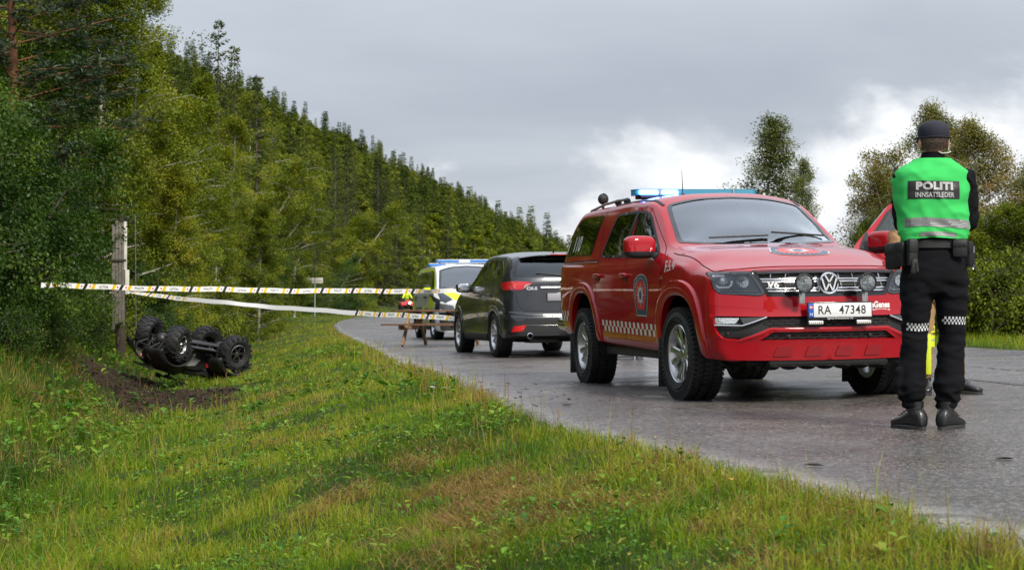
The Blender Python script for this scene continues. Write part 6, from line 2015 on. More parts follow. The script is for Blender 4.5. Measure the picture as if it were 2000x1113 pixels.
def red_quad():
 x, y = -8.55, 125.0
 z = float(ground_z(x, y)); z = max(z, float(road_z(x, y)))
 T = empty('quad_bike', (x, y, z + .02), math.radians(-80), 'small red quad bike with a lit headlight far down the road beside the police van', 'quad bike')
 quad_bike(T, mat('atv_red_plastic', (.50, .02, .015), .3, coat=.5), mat('atv_red_plastic'), CM, CM['steel'], lights=False)
 b = MB(); b.sell((.97, .16, .70), (.04, .11, .09), nu=12, nv=8); b.build('lit_headlight', mat('lit_headlamp', (1, .9, .75), .3, emit=(1, .85, .65), es=14), T)
 P = empty('person', (x, y, z + .02), math.radians(-170), 'rider in fluorescent yellow jacket sitting on the distant red quad bike', 'person')
 J = dict(head=(0, 0, 1.72), face=(0, 1, 0), neck=(0, 0, 1.60), chest=(0, -.05, 1.38), pelvis=(0, -.15, 1.0),
    shL=(-.18, -.03, 1.50), elL=(-.28, .10, 1.28), wrL=(-.36, .30, 1.12), handL=(-.38, .38, 1.10), shR=(.18, -.03, 1.50), elR=(.28, .10, 1.28), wrR=(.36, .30, 1.12), handR=(.38, .38, 1.10),
    hipL=(-.10, -.15, .98), kneeL=(-.30, .18, .85), ankleL=(-.34, .05, .46), toeL=(-.36, .22, .42), hipR=(.10, -.15, .98), kneeR=(.30, .18, .85), ankleR=(.34, .05, .46), toeR=(.36, .22, .42))
 human(P, J, SKIN, .02)
 b = MB(); b.loft([ell_ring((0, -.14, .95), .18, .13, 16), ell_ring((0, -.05, 1.38), .20, .14, 16), ell_ring((0, -.02, 1.55), .15, .10, 16)]); sleeve(b, J, 'L', (.09, .08, .07)); sleeve(b, J, 'R', (.09, .08, .07))
 remeshed('jacket', b, .02, mat('fluorescent_yellow_jacket', (.55, .75, .03), .6), P, 1)
 b = MB(); b.loft([ell_ring((0, -.14, .86), .16, .12, 16), ell_ring((0, -.14, 1.02), .18, .13, 16)])
 for sd in 'LR':
  hp, kn, an = (Vector(J[k + sd]) for k in ('hip', 'knee', 'ankle')); cap_(b, [hp, kn, an], [.10, .085, .07], 12)
 remeshed('trousers', b, .02, MATS['dark_trousers_cloth'], P, 1)
 b = MB(); b.sell((0, 0, 1.76), (.12, .14, .10), nu=14, nv=8); b.build('helmet', mat('white_helmet', (.6, .6, .6), .3), P)


overturned_quad()
red_quad()

# ================================================================== picnic table
def picnic_table():
 L = Vector((.954, -.30, 0)).normalized(); Cc = Vector((.30, .954, 0)).normalized()
 f1 = Vector((-2.34, 32.2, 0))
 org = f1 + Cc * .70 + L * .60
 T = empty('picnic_table', (org.x, org.y, float(road_z(org.x, org.y)) + .004), math.atan2(L.y, L.x), 'weathered brown wooden picnic table with benches standing on the asphalt behind the grey car', 'table')
 w = mat('weathered_brown_wood', (.17, .085, .045), .75, bump=(35, .6), vary=(9, .35)); w2 = mat('pale_brown_wood', (.27, .165, .095), .8, bump=(35, .6), vary=(9, .3))
 nt_ = w.node_tree
 for k in range(5):
  b = MB(); b.box((0, -.30 + k * .15, .735), (1.90, .140, .036), bev=.004); b.build('table_plank', w, T)
 for sg in (-1, 1):
  for k in range(2):
   b = MB(); b.box((.0, sg * (.62 + k * .145), .445), (1.98, .135, .036), bev=.004); b.build('bench_plank', w, T)
 for x in (-.60, .60):
  b = MB(); b.box((x, 0, .695), (.045, .72, .095), bev=.004); b.build('top_batten', w, T)
  b = MB(); b.box((x, 0, .38), (.045, 1.52, .095), bev=.004); b.build('bench_bearer', w2, T)
  for sg in (-1, 1):
   b = MB(); b.bar((x + .046, sg * .26, .70), (x + .046, sg * .70, .0), .045, .095, up=(0, 0, 1), bev=.003); b.build('leg', w2, T)
  s2 = 1 if x < 0 else -1
  b = MB(); b.bar((x, 0, .42), (x + s2 * .42, 0, .70), .045, .07); b.build('brace', w, T)
 b = MB()
 for x in (-.60, .60):
  for sg in (-1, 1):
   for z, y in ((.38, .46), (.66, .28)):
    b.lathe([(0, .012), (.012, .010), (.014, 0)], (x + .072, sg * y, z), 'x', 8)
 tag(b.build('bolt_heads', CM['steel'], T), kind='stuff')


picnic_table()


# ================================================================== barrier tape
def tape_mat(name, pale=0.0):
 """white plastic film; black slashes, yellow bars and red dots printed along its length (u in metres)"""
 m = bpy.data.materials.new(name); m.use_nodes = True; MATS[name] = m
 b = m.node_tree.nodes['Principled BSDF']; b.inputs['Base Color'].default_value = (.72, .72, .73, 1); b.inputs['Roughness'].default_value = .35
 return m


def tape(name, A, B_, sag, w, twist, label, period=.55, attach='', fade=None, texty=True):
 WHT = MATS.get('tape_white') or mat('tape_white', (.82, .82, .82), .4)
 YEL = mat('tape_yellow', (.75, .50, .01), .4); BLK = mat('tape_black', (.015, .015, .015), .4); RD = mat('tape_red', (.70, .10, .14), .4)
 A, B_ = Vector(A), Vector(B_); Lx = (B_ - A).length
 def P(u, v):
  """u metres along, v -.5...5 across"""
  t = u / Lx; c = A.lerp(B_, t); c.z -= sag * 4 * t * (1 - t)
  d = (B_ - A).normalized(); side = d.cross(Vector((0, 0, 1))).normalized()
  a = twist(t)
  wv = Vector((0, 0, 1)) * math.cos(a) + side * math.sin(a)
  c += side * .010 * math.sin(u * 1.9) + Vector((0, 0, 1)) * (.006 * math.sin(u * 2.7) + .004 * math.sin(u * 7.1))
  return c + wv * (v * w), side * math.cos(a) - Vector((0, 0, 1)) * math.sin(a)
 n = int(Lx / .08)
 V = []; F = []
 for i in range(n + 1):
  for j in range(3):
   V.append(P(Lx * i / n, -.5 + j * .5)[0])
 for i in range(n):
  for j in range(2): F.append((i * 3 + j, (i + 1) * 3 + j, (i + 1) * 3 + j + 1, i * 3 + j + 1))
 T = mesh_obj(name, V, F, WHT, None, sharp=None); tag(T, label, 'tape')
 def patch(polys, m, nm, off=.0014):
  V = []; F = []
  for poly in polys:
   k = len(V)
   for (u, v) in poly:
    p, nn = P(min(max(u, 0), Lx), v); V.append(p + nn * off)
   F.append(tuple(range(k, k + len(poly))))
  k2 = len(V)
  for poly in polys:          # printed on both faces
   k = len(V)
   for (u, v) in poly:
    p, nn = P(min(max(u, 0), Lx), v); V.append(p - nn * off)
   F.append(tuple(range(k + len(poly) - 1, k - 1, -1)))
  if V: tag(mesh_obj(nm, V, F, m, T, smooth=False), kind='stuff')
 bl, ye, rd = [], [], []
 k = 0
 u0 = .1
 letters = []
 while u0 < Lx - .6:
  if fade is None or not fade(u0 / Lx):
   s_ = .10 * (1 if True else 1)
   bl.append([(u0 - .035, -.5), (u0 + .015, -.5), (u0 + .055, .5), (u0 + .005, .5)])
   for q in (.135, period - .115):
    ye.append([(u0 + q - .035, -.5), (u0 + q + .015, -.5), (u0 + q + .045, .5), (u0 + q - .005, .5)])
   for q in (.085, period - .05):
    rd.append([(u0 + q + .013 * math.cos(a), .02 + .24 * math.sin(a)) for a in np.linspace(0, 2 * PI, 9)[:-1]])
   letters.append((u0 + period * .52, k % 2))
  u0 += period; k += 1
 patch(bl, BLK, 'tape_slash'); patch(ye, YEL, 'tape_bar'); patch(rd, RD, 'tape_dot')
 if texty:
  V2, F2 = text_mesh('POLITI', .048, .0012, 'CENTER', 1.05, 1.0)
  V = []; F = []
  for (uc, fl) in letters:
   k = len(V); s_ = -1 if fl else 1
   for (x, y) in V2:
    p, nn = P(min(max(uc + x * s_, 0), Lx), (y * s_ - .0) / w * 1.05); V.append(p - nn * -.0016)
   F += [tuple(i + k for i in f) for f in F2]
  if V: mesh_obj('tape_lettering', V, F, BLK, T, smooth=False)
 return T


tape('barrier_tape', (-7.36, 24.0, 1.135), (-1.05, 27.55, 1.085), .035, .082, lambda t: .05 + .10 * math.sin(t * 9) + .6 * math.exp(-((t - .93) / .03) ** 2), 'upper police tape running level from the bushes to the grey car', .575)
tape('barrier_tape', (-8.00, 32.0, 1.10), (-1.02, 27.10, .60), .06, .085, lambda t: -(.10 + 1.15 * max(0, 1 - t * 5) + .5 * math.exp(-((t - .40) / .06) ** 2)), 'lower police tape sloping from the white post down to the grey car', .56, fade=lambda t: .16 < t < .72)


# ================================================================== utility pole with boards, sign
def utility_pole():
 x, y = -8.30, 33.0; z = gz(x, y)
 T = empty('utility_pole', (x, y, z - .1), 0, 'wooden utility pole with grey cover boards and white strips, half hidden by the bush', 'pole')
 wd = mat('old_pole_wood', (.045, .032, .024), .85, bump=(25, .6), vary=(5, .3)); gw = mat('grey_cover_board', (.17, .15, .13), .75, bump=(30, .5), vary=(6, .25)); wp = mat('white_plastic_strip', (.66, .65, .58), .5, vary=(5, .15))
 b = MB(); b.tube([(-.12, .06, 0), (-.12, .06, 3.3)], [.10, .09], 18); b.build('pole_shaft', wd, T)
 z0 = 1.55
 for k, xx in enumerate((-.22, -.15, -.08, -.01)):
  b = MB(); b.box((xx, -.17 - .004 * k, z0 + .50 - .1 * (k == 0)), (.062, .03, 2.25 - .05 * k), bev=.004); b.build('cover_board', gw, T)
 b = MB(); b.box((-.12, -.195, z0 + .75), (.36, .05, .05), bev=.004); b.build('cross_batten', wd, T)
 b = MB(); b.box((.040, -.19, 2.62), (.060, .045, 1.05), bev=.006); b.build('marker_strip', wp, T)
 b = MB(); b.box((.085, -.215, 1.84), (.085, .03, .52), bev=.006); b.build('lower_marker_strip', wp, T)
 b = MB(); b.box((.05, -.20, 3.20), (.30, .08, .08), Matrix.Rotation(.35, 3, 'Y')); b.build('top_cap', wd, T)
 b = MB(); b.tube([(.26, -.10, 0), (.20, -.02, 3.3)], .010, 6); b.build('earth_wire', CM['steel'], T)


def road_sign():
 x, y = -11.3, 88.0; z = gz(x, y)
 T = empty('road_sign', (x, y, z), math.radians(-8), 'pale direction sign on a thin grey post at the far verge', 'sign')
 zt = .79 + (600 - 548) / 3000 * 88
 b = MB(); b.tube([(0, 0, -.2), (0, 0, zt - z + .14)], .038, 12); b.build('post', mat('galvanised_post', (.40, .41, .42), .45, metal=.6), T)
 for sg, lx in ((-1, .44), (1, .46)):
  b = MB(); b.box((sg * (.03 + lx / 2), -.045, zt - z), (lx, .02, .32), bev=.004); b.build('sign_panel', mat('pale_sign_face', (.55, .52, .46), .5), T)
  b = MB(); b.box((sg * (.03 + lx / 2), -.057, zt - z), (lx * .7, .003, .05)); b.build('sign_lettering', mat('faded_sign_print', (.33, .31, .27), .5), T)


utility_pole()
road_sign()


# ================================================================== debris on and beside the road
def debris():
 rng = random.Random(3)
 dk = mat('broken_black_plastic', (.02, .02, .022), .4); wt = mat('broken_white_plastic', (.55, .56, .57), .4); gr = mat('grey_plastic_scrap', (.09, .10, .12), .45)
 orr = mat('orange_lens_scrap', (.75, .22, .02), .3); lf = mat('fallen_yellow_leaf', (.55, .30, .03), .6); brn = mat('wet_brown_leaf', (.035, .022, .015), .35)
 def z_of(py, d): return .79 - (py - 600) / 3000 * d
 items = [('plastic_shard', 845, 757, 15.0, (.13, .06, .012), wt, 'white plastic shard lying in the grass at the road edge'),
    ('plastic_shard', 872, 765, 14.6, (.10, .05, .010), wt, 'small pale plastic shard right beside the asphalt edge'),
    ('plastic_shard', 820, 773, 14.6, (.09, .05, .012), dk, 'black plastic scrap in the grass below the white shard'),
    ('plastic_shard', 941, 763, None, (.14, .035, .03), dk, 'black bent plastic strip on the asphalt near the edge'),
    ('plastic_shard', 990, 776, None, (.12, .02, .006), wt, 'thin white strip lying flat on the asphalt'),
    ('plastic_shard', 665, 812, 15.0, (.10, .07, .03), gr, 'blue grey plastic lump half way down the grass bank'),
    ('plastic_shard', 500, 705, 29, (.08, .05, .03), orr, 'orange scrap in the grass right of the overturned quad bike'),
    ('plastic_shard', 541, 738, 24, (.09, .05, .02), orr, 'orange scrap lower on the bank below the other orange scrap')]
 for nm, px, py, d, dim, m, lab in items:
  if d is None: d = 3000 * .79 / (py - 600) * .99
  x = (px - 1000) / 3000 * d
  z = max(gz(x, d), 0) if d > 100 else (gz(x, d) if x < edge_x(d) else float(road_z(x, d)))
  if x < edge_x(d): z += .05
  b = MB(); n = 7
  P = [(dim[0] / 2 * math.cos(2 * PI * k / n) * rng.uniform(.7, 1.2), dim[1] / 2 * math.sin(2 * PI * k / n) * rng.uniform(.7, 1.2)) for k in range(n)]
  b.prism(P, 0, .004, 'z')
  b.v = [(a, c, e + .25 * dim[2] / .02 * (a * a) * 4 + dim[2] * .3) for a, c, e in b.v]
  o = b.build(nm, m, None); o.location = (x, d, z + .006); o.rotation_euler = (rng.uniform(-.1, .1), rng.uniform(-.1, .1), rng.uniform(0, 3)); tag(o, lab, 'debris', )
 # bits of black plastic strewn on the asphalt
 for k in range(34):
  px = rng.uniform(900, 1120); py = rng.uniform(745, 800)
  d = 3000 * .79 / (py - 600); x = (px - 1000) / 3000 * d
  if x < edge_x(d) + .05: continue
  s_ = rng.uniform(.012, .04)
  b = MB(); n = 5; b.prism([(s_ * math.cos(2 * PI * q / n) * rng.uniform(.5, 1.3), s_ * .5 * math.sin(2 * PI * q / n) * rng.uniform(.5, 1.3)) for q in range(n)], 0, .006, 'z')
  o = b.build('plastic_crumb', dk if k % 4 else gr, None, smooth=False); o.location = (x, d, float(road_z(x, d)) + .005); o.rotation_euler = (0, rng.uniform(-.3, .3), rng.uniform(0, 3))
  tag(o, 'dark plastic crumb strewn on the asphalt beside the grass edge', 'debris', 'plastic crumbs strewn on the road edge')
 leaves = [(1278, 853, lf, 'small yellow leaf on the asphalt near the grass, in front of the pickup'), (1588, 912, brn, 'dark wet curled leaf alone on the asphalt in the foreground'), (1095, 806, lf, 'orange leaf caught at the grass edge'), (930, 744, lf, 'tiny yellow leaf by the debris'),
    (1700, 985, brn, 'brown leaf on the asphalt at lower right'), (1425, 955, lf, 'yellow leaf on the road edge in the foreground'), (1960, 905, brn, 'small brown leaf on the asphalt at far right')]
 for px, py, m, lab in leaves:
  d = 3000 * .77 / (py - 600); x = (px - 1000) / 3000 * d
  b = MB(); n = 10; s_ = .045 if m is brn else .022
  V = [(s_ * math.cos(2 * PI * q / n) * (1 + .15 * (q % 2)), s_ * .55 * math.sin(2 * PI * q / n), .004 + .35 * abs(math.sin(2 * PI * q / n)) * s_ * .6) for q in range(n)] + [(0, 0, .003)]
  b.add(V, [(q, (q + 1) % n, n) for q in range(n)]); o = b.build('fallen_leaf', m, None, smooth=False)
  z = float(road_z(x, d)) if x > edge_x(d) else gz(x, d) + .07
  o.location = (x, d, z + .005); o.rotation_euler = (0, 0, rng.uniform(0, 3)); tag(o, lab, 'leaf')


debris()
# ================================================================== numpy noise
_PT = np.random.default_rng(5).random((256, 256)).astype(np.float32)


def vnoise(x, y):
 xi = np.floor(x).astype(int); yi = np.floor(y).astype(int); fx = x - xi; fy = y - yi
 fx = fx * fx * (3 - 2 * fx); fy = fy * fy * (3 - 2 * fy)
 g = lambda a, b: _PT[a & 255, b & 255]
 return (g(xi, yi) * (1 - fx) + g(xi + 1, yi) * fx) * (1 - fy) + (g(xi, yi + 1) * (1 - fx) + g(xi + 1, yi + 1) * fx) * fy


def fbm(x, y, o=4, s=1.0):
 v = 0; a = .5; t = 0
 for k in range(o):
  v = v + a * vnoise(x * s * 2**k + 17 * k, y * s * 2**k + 31 * k); t += a; a *= .55
 return v / t


def dirt_mask(x, y):
 """torn soil where the quad bike ploughed in"""
 a = np.array([-7.5, 29.4]); b = np.array([-4.6, 21.8]); d = b - a; L2 = (d**2).sum()
 t = np.clip(((x - a[0]) * d[0] + (y - a[1]) * d[1]) / L2, 0, 1)
 q = np.hypot((x - a[0] - t * d[0]) * 1.0, (y - a[1] - t * d[1]) * .75)
 return 1 - sstep(.60, 1.15, q + (fbm(x, y, 3, 1.8) - .5) * 1.5)


def hay_mask(x, y):
 s_ = edge_x(y) - x
 k = np.exp(-((s_ - 1.05) / .55) ** 2) * sstep(4.6, 5.6, y) * (1 - sstep(8.2, 10.5, y))
 k2 = np.exp(-((s_ - 2.0) / .35) ** 2) * sstep(15, 17, y) * (1 - sstep(20, 24, y)) * .7
 return np.clip((k + k2) * sstep(.50, .60, fbm(x + 9, y, 4, 2.6)) * 1.5, 0, 1)


def bump_z(x, y):
 s_ = edge_x(y) - x
 w = sstep(.15, 1.2, s_)
 return w * ((fbm(x, y, 4, .9) - .5) * .16 + (fbm(x + 40, y, 3, 4.0) - .5) * .05 + dirt_mask(x, y) * (fbm(x, y + 50, 4, 3.5) - .55) * .42)


def build_ground():
 ys = [-12.0]
 while ys[-1] < 2300:
  y = ys[-1]; ys.append(y + max(.09, .012 * max(y, 0)) if y > 4 else y + .25)
 ys = np.array(ys)
 off = np.concatenate([-np.geomspace(14, 900, 46)[::-1], -np.linspace(13.8, 7, 34), -np.arange(6.9, .9, -.12), -np.arange(.9, -.4, -.05), np.linspace(.6, 12, 24), np.geomspace(13, 1200, 30)])
 Y, O = np.meshgrid(ys, off, indexing='ij')
 X = edge_x(Y) + O
 Z = ground_z(X, Y) + bump_z(X, Y)
 V = np.stack([X, Y, Z], -1).reshape(-1, 3)
 R, K = X.shape; idx = np.arange(R * K).reshape(R, K)
 F = np.stack([idx[:-1, :-1], idx[:-1, 1:], idx[1:, 1:], idx[1:, :-1]], -1).reshape(-1, 4)
 m = bpy.data.materials.new('verge_soil'); m.use_nodes = True; t = m.node_tree; b = t.nodes['Principled BSDF']; L = t.links.new
 b.inputs['Roughness'].default_value = .9; b.inputs['Specular IOR Level'].default_value = .15
 tc = N(t, 'ShaderNodeTexCoord'); n1 = N(t, 'ShaderNodeTexNoise'); n1.inputs['Scale'].default_value = 1.1; n1.inputs['Detail'].default_value = 9; n1.inputs['Roughness'].default_value = .7
 L(tc.outputs['Object'], n1.inputs['Vector'])
 r = N(t, 'ShaderNodeValToRGB'); e = r.color_ramp.elements
 e[0].position = .32; e[0].color = (.022, .032, .008, 1); e[1].position = .72; e[1].color = (.075, .075, .022, 1)
 q = e.new(.52); q.color = (.040, .058, .013, 1)
 L(n1.outputs['Fac'], r.inputs['Fac'])
 at = N(t, 'ShaderNodeAttribute'); at.attribute_name = 'dirt'
 mx = N(t, 'ShaderNodeMixRGB'); L(at.outputs['Fac'], mx.inputs['Fac']); L(r.outputs[0], mx.inputs[1])
 n2 = N(t, 'ShaderNodeTexNoise'); n2.inputs['Scale'].default_value = 9; n2.inputs['Detail'].default_value = 8; n2.inputs['Roughness'].default_value = .75
 L(tc.outputs['Object'], n2.inputs['Vector'])
 r2 = N(t, 'ShaderNodeValToRGB'); r2.color_ramp.elements[0].position = .35; r2.color_ramp.elements[0].color = (.012, .007, .004, 1); r2.color_ramp.elements[1].position = .7; r2.color_ramp.elements[1].color = (.075, .042, .022, 1)
 L(n2.outputs['Fac'], r2.inputs['Fac']); L(r2.outputs[0], mx.inputs[2])
 ah = N(t, 'ShaderNodeAttribute'); ah.attribute_name = 'hay'
 mh = N(t, 'ShaderNodeMixRGB'); mh.inputs[2].default_value = (.10, .060, .026, 1); L(ah.outputs['Fac'], mh.inputs['Fac']); L(mx.outputs[0], mh.inputs[1]); L(mh.outputs[0], b.inputs['Base Color'])
 bp = N(t, 'ShaderNodeBump'); bp.inputs['Distance'].default_value = .05; bp.inputs['Strength'].default_value = .8; L(n2.outputs['Fac'], bp.inputs['Height']); L(bp.outputs[0], b.inputs['Normal'])
 me = big_mesh('ground', V, F, m, {'dirt': dirt_mask(V[:, 0], V[:, 1]), 'hay': hay_mask(V[:, 0], V[:, 1])}, smooth=True)
 o = obj_from(me, 'ground'); tag(o, kind='structure')


def build_road():
 ys = np.concatenate([np.arange(-12, 40, .25), np.arange(40, 320, 1.5)])
 u = np.linspace(0, 1, 60)
 Y, U = np.meshgrid(ys, u, indexing='ij')
 e = edge_x(Y) + (fbm(Y * 3, Y * 0, 3, 1.2) - .5) * .10 * (Y < 60); rx = right_x(Y)
 U2 = np.where(U < .3, U / .3 * .06, .06 + (U - .3) / .7 * .94)
 X = e + (rx - e) * U2
 lip = sstep(0, .012, U2)
 Z = road_z(X, Y) + .004 - .035 * (1 - lip) + (fbm(X, Y, 3, .35) - .5) * .035 * lip * (Y < 45)
 V = np.stack([X, Y, Z], -1).reshape(-1, 3); R, K = X.shape; idx = np.arange(R * K).reshape(R, K)
 F = np.stack([idx[:-1, :-1], idx[:-1, 1:], idx[1:, 1:], idx[1:, :-1]], -1).reshape(-1, 4)
 m = bpy.data.materials.new('wet_asphalt'); m.use_nodes = True; t = m.node_tree; b = t.nodes['Principled BSDF']; L = t.links.new
 tc = N(t, 'ShaderNodeTexCoord')
 def noise(s_, d=6, r=.6, src=None):
  n = N(t, 'ShaderNodeTexNoise'); n.inputs['Scale'].default_value = s_; n.inputs['Detail'].default_value = d; n.inputs['Roughness'].default_value = r; L(src or tc.outputs['Object'], n.inputs['Vector']); return n
 big = noise(.45, 5, .55); mid = noise(3.5, 6, .6)
 # stones in the tar
 vo = N(t, 'ShaderNodeTexVoronoi'); vo.inputs['Scale'].default_value = 75; L(tc.outputs['Object'], vo.inputs['Vector'])
 vo2 = N(t, 'ShaderNodeTexVoronoi'); vo2.inputs['Scale'].default_value = 33; L(tc.outputs['Object'], vo2.inputs['Vector'])
 cr = N(t, 'ShaderNodeValToRGB'); e = cr.color_ramp.elements
 e[0].position = 0; e[0].color = (.036, .035, .034, 1); e[1].position = 1; e[1].color = (.27, .23, .21, 1)
 q = e.new(.55); q.color = (.070, .065, .062, 1); q = e.new(.80); q.color = (.145, .115, .098, 1)
 sp = N(t, 'ShaderNodeSeparateColor'); L(vo.outputs['Color'], sp.inputs[0]); L(sp.outputs[0], cr.inputs['Fac'])
 cr2 = N(t, 'ShaderNodeMapRange'); cr2.inputs['From Min'].default_value = .3; cr2.inputs['From Max'].default_value = .7; cr2.inputs['To Min'].default_value = .66; cr2.inputs['To Max'].default_value = 1.24
 gr = noise(30, 3, .85); gm_ = N(t, 'ShaderNodeMath', operation='MULTIPLY_ADD'); gm_.inputs[1].default_value = 1.5; L(gr.outputs['Fac'], gm_.inputs[0]); g3 = N(t, 'ShaderNodeMath', operation='SUBTRACT'); g3.inputs[1].default_value = .75; L(big.outputs['Fac'], g3.inputs[0]); L(g3.outputs[0], gm_.inputs[2])
 L(gm_.outputs[0], cr2.inputs['Value'])
 vs = N(t, 'ShaderNodeVectorMath', operation='SCALE'); L(cr.outputs[0], vs.inputs[0]); L(cr2.outputs[0], vs.inputs['Scale'])
 # pale dust and wet gutter beside the verge
 at = N(t, 'ShaderNodeAttribute'); at.attribute_name = 'gutter'
 gm = N(t, 'ShaderNodeMath', operation='MULTIPLY'); L(at.outputs['Fac'], gm.inputs[0])
 g2 = N(t, 'ShaderNodeMapRange'); g2.inputs['From Min'].default_value = .36; g2.inputs['From Max'].default_value = .50; L(mid.outputs['Fac'], g2.inputs['Value']); L(g2.outputs[0], gm.inputs[1])
 mx = N(t, 'ShaderNodeMixRGB'); mx.inputs[2].default_value = (.36, .345, .32, 1); L(gm.outputs[0], mx.inputs['Fac']); L(vs.outputs[0], mx.inputs[1])
 # second carriageway is a paler, greyer surfacing
 a2 = N(t, 'ShaderNodeAttribute'); a2.attribute_name = 'lane'
 ml = N(t, 'ShaderNodeMixRGB', blend_type='MULTIPLY'); ml.inputs[2].default_value = (1.25, 1.30, 1.38, 1); L(a2.outputs['Fac'], ml.inputs['Fac']); L(mx.outputs[0], ml.inputs[1])
 # tar joints and cracks
 a3 = N(t, 'ShaderNodeAttribute'); a3.attribute_name = 'crack'
 mc = N(t, 'ShaderNodeMixRGB'); mc.inputs[2].default_value = (.012, .012, .012, 1); L(a3.outputs['Fac'], mc.inputs['Fac']); L(ml.outputs[0], mc.inputs[1]); L(mc.outputs[0], b.inputs['Base Color'])
 # wetness: rougher when dry, glossy film in the hollows
 wet = N(t, 'ShaderNodeMapRange'); wet.inputs['From Min'].default_value = .36; wet.inputs['From Max'].default_value = .66; wet.inputs['To Min'].default_value = .16; wet.inputs['To Max'].default_value = .58
 b2 = noise(.8, 6, .65); L(b2.outputs['Fac'], wet.inputs['Value'])
 sb = N(t, 'ShaderNodeMath', operation='MULTIPLY'); sb.inputs[1].default_value = .28; L(at.outputs['Fac'], sb.inputs[0])
 sb2 = N(t, 'ShaderNodeMath', operation='SUBTRACT'); sb2.use_clamp = True; L(wet.outputs[0], sb2.inputs[0]); L(sb.outputs[0], sb2.inputs[1])
 L(sb2.outputs[0], b.inputs['Roughness']); b.inputs['Specular IOR Level'].default_value = .5
 bp = N(t, 'ShaderNodeBump'); bp.inputs['Distance'].default_value = .006; bp.inputs['Strength'].default_value = .55
 inv = N(t, 'ShaderNodeMath', operation='MULTIPLY_ADD'); inv.inputs[1].default_value = -1.6; inv.inputs[2].default_value = 1.0; L(vo.outputs['Distance'], inv.inputs[0])
 L(inv.outputs[0], bp.inputs['Height'])
 bp2 = N(t, 'ShaderNodeBump'); bp2.inputs['Distance'].default_value = .01; bp2.inputs['Strength'].default_value = .35; L(vo2.outputs['Distance'], bp2.inputs['Height']); L(bp.outputs[0], bp2.inputs['Normal']); L(bp2.outputs[0], b.inputs['Normal'])
 x, y = V[:, 0], V[:, 1]
 d = x - edge_x(y)
 gut = np.exp(-((d - .14) / .15) ** 2) * .8 * np.interp(y, [0, 5, 9, 11, 20, 35, 60], [1, 1, .8, .35, .9, 1, .3])
 j = x - joint_x(y)
 attrs = {'gutter': gut, 'lane': sstep(-.02, .04, j), 'crack': np.zeros(len(x))}
 me = big_mesh('road', V, F, m, attrs, smooth=True); o = obj_from(me, 'road'); tag(o, kind='structure')
 # tar joint and crack as thin strips lying on the surface
 tar = mat('tar_joint', (.010, .010, .010), .25)
 for nm, f, w, wob in (('tar_joint', lambda y: joint_x(y), .035, .01), ('road_crack', lambda y: joint_x(y) + 1.30, .030, .06)):
  yy = np.arange(4, 45, .12); xx = f(yy) + (fbm(yy, yy * 0 + 3, 3, 2.0) - .5) * wob * 2
  ww = w * (.4 + 1.2 * fbm(yy, yy * 0 + 9, 2, 3.0)) / 2
  VV = []; FF = []
  for i in range(len(yy)):
   for s_ in (-1, 1):
    VV.append((xx[i] + s_ * ww[i], yy[i], float(road_z(xx[i], yy[i])) + .012 + (fbm(np.array([xx[i]]), np.array([yy[i]]), 3, .35)[0] - .5) * .035 * (yy[i] < 45)))
  for i in range(len(yy) - 1):
   if nm == 'road_crack' and i % 3 == 2: continue
   FF.append((2 * i, 2 * i + 1, 2 * i + 3, 2 * i + 2))
  o = mesh_obj(nm, VV, FF, tar, None, smooth=False); tag(o, kind='structure')


build_ground()
build_road()


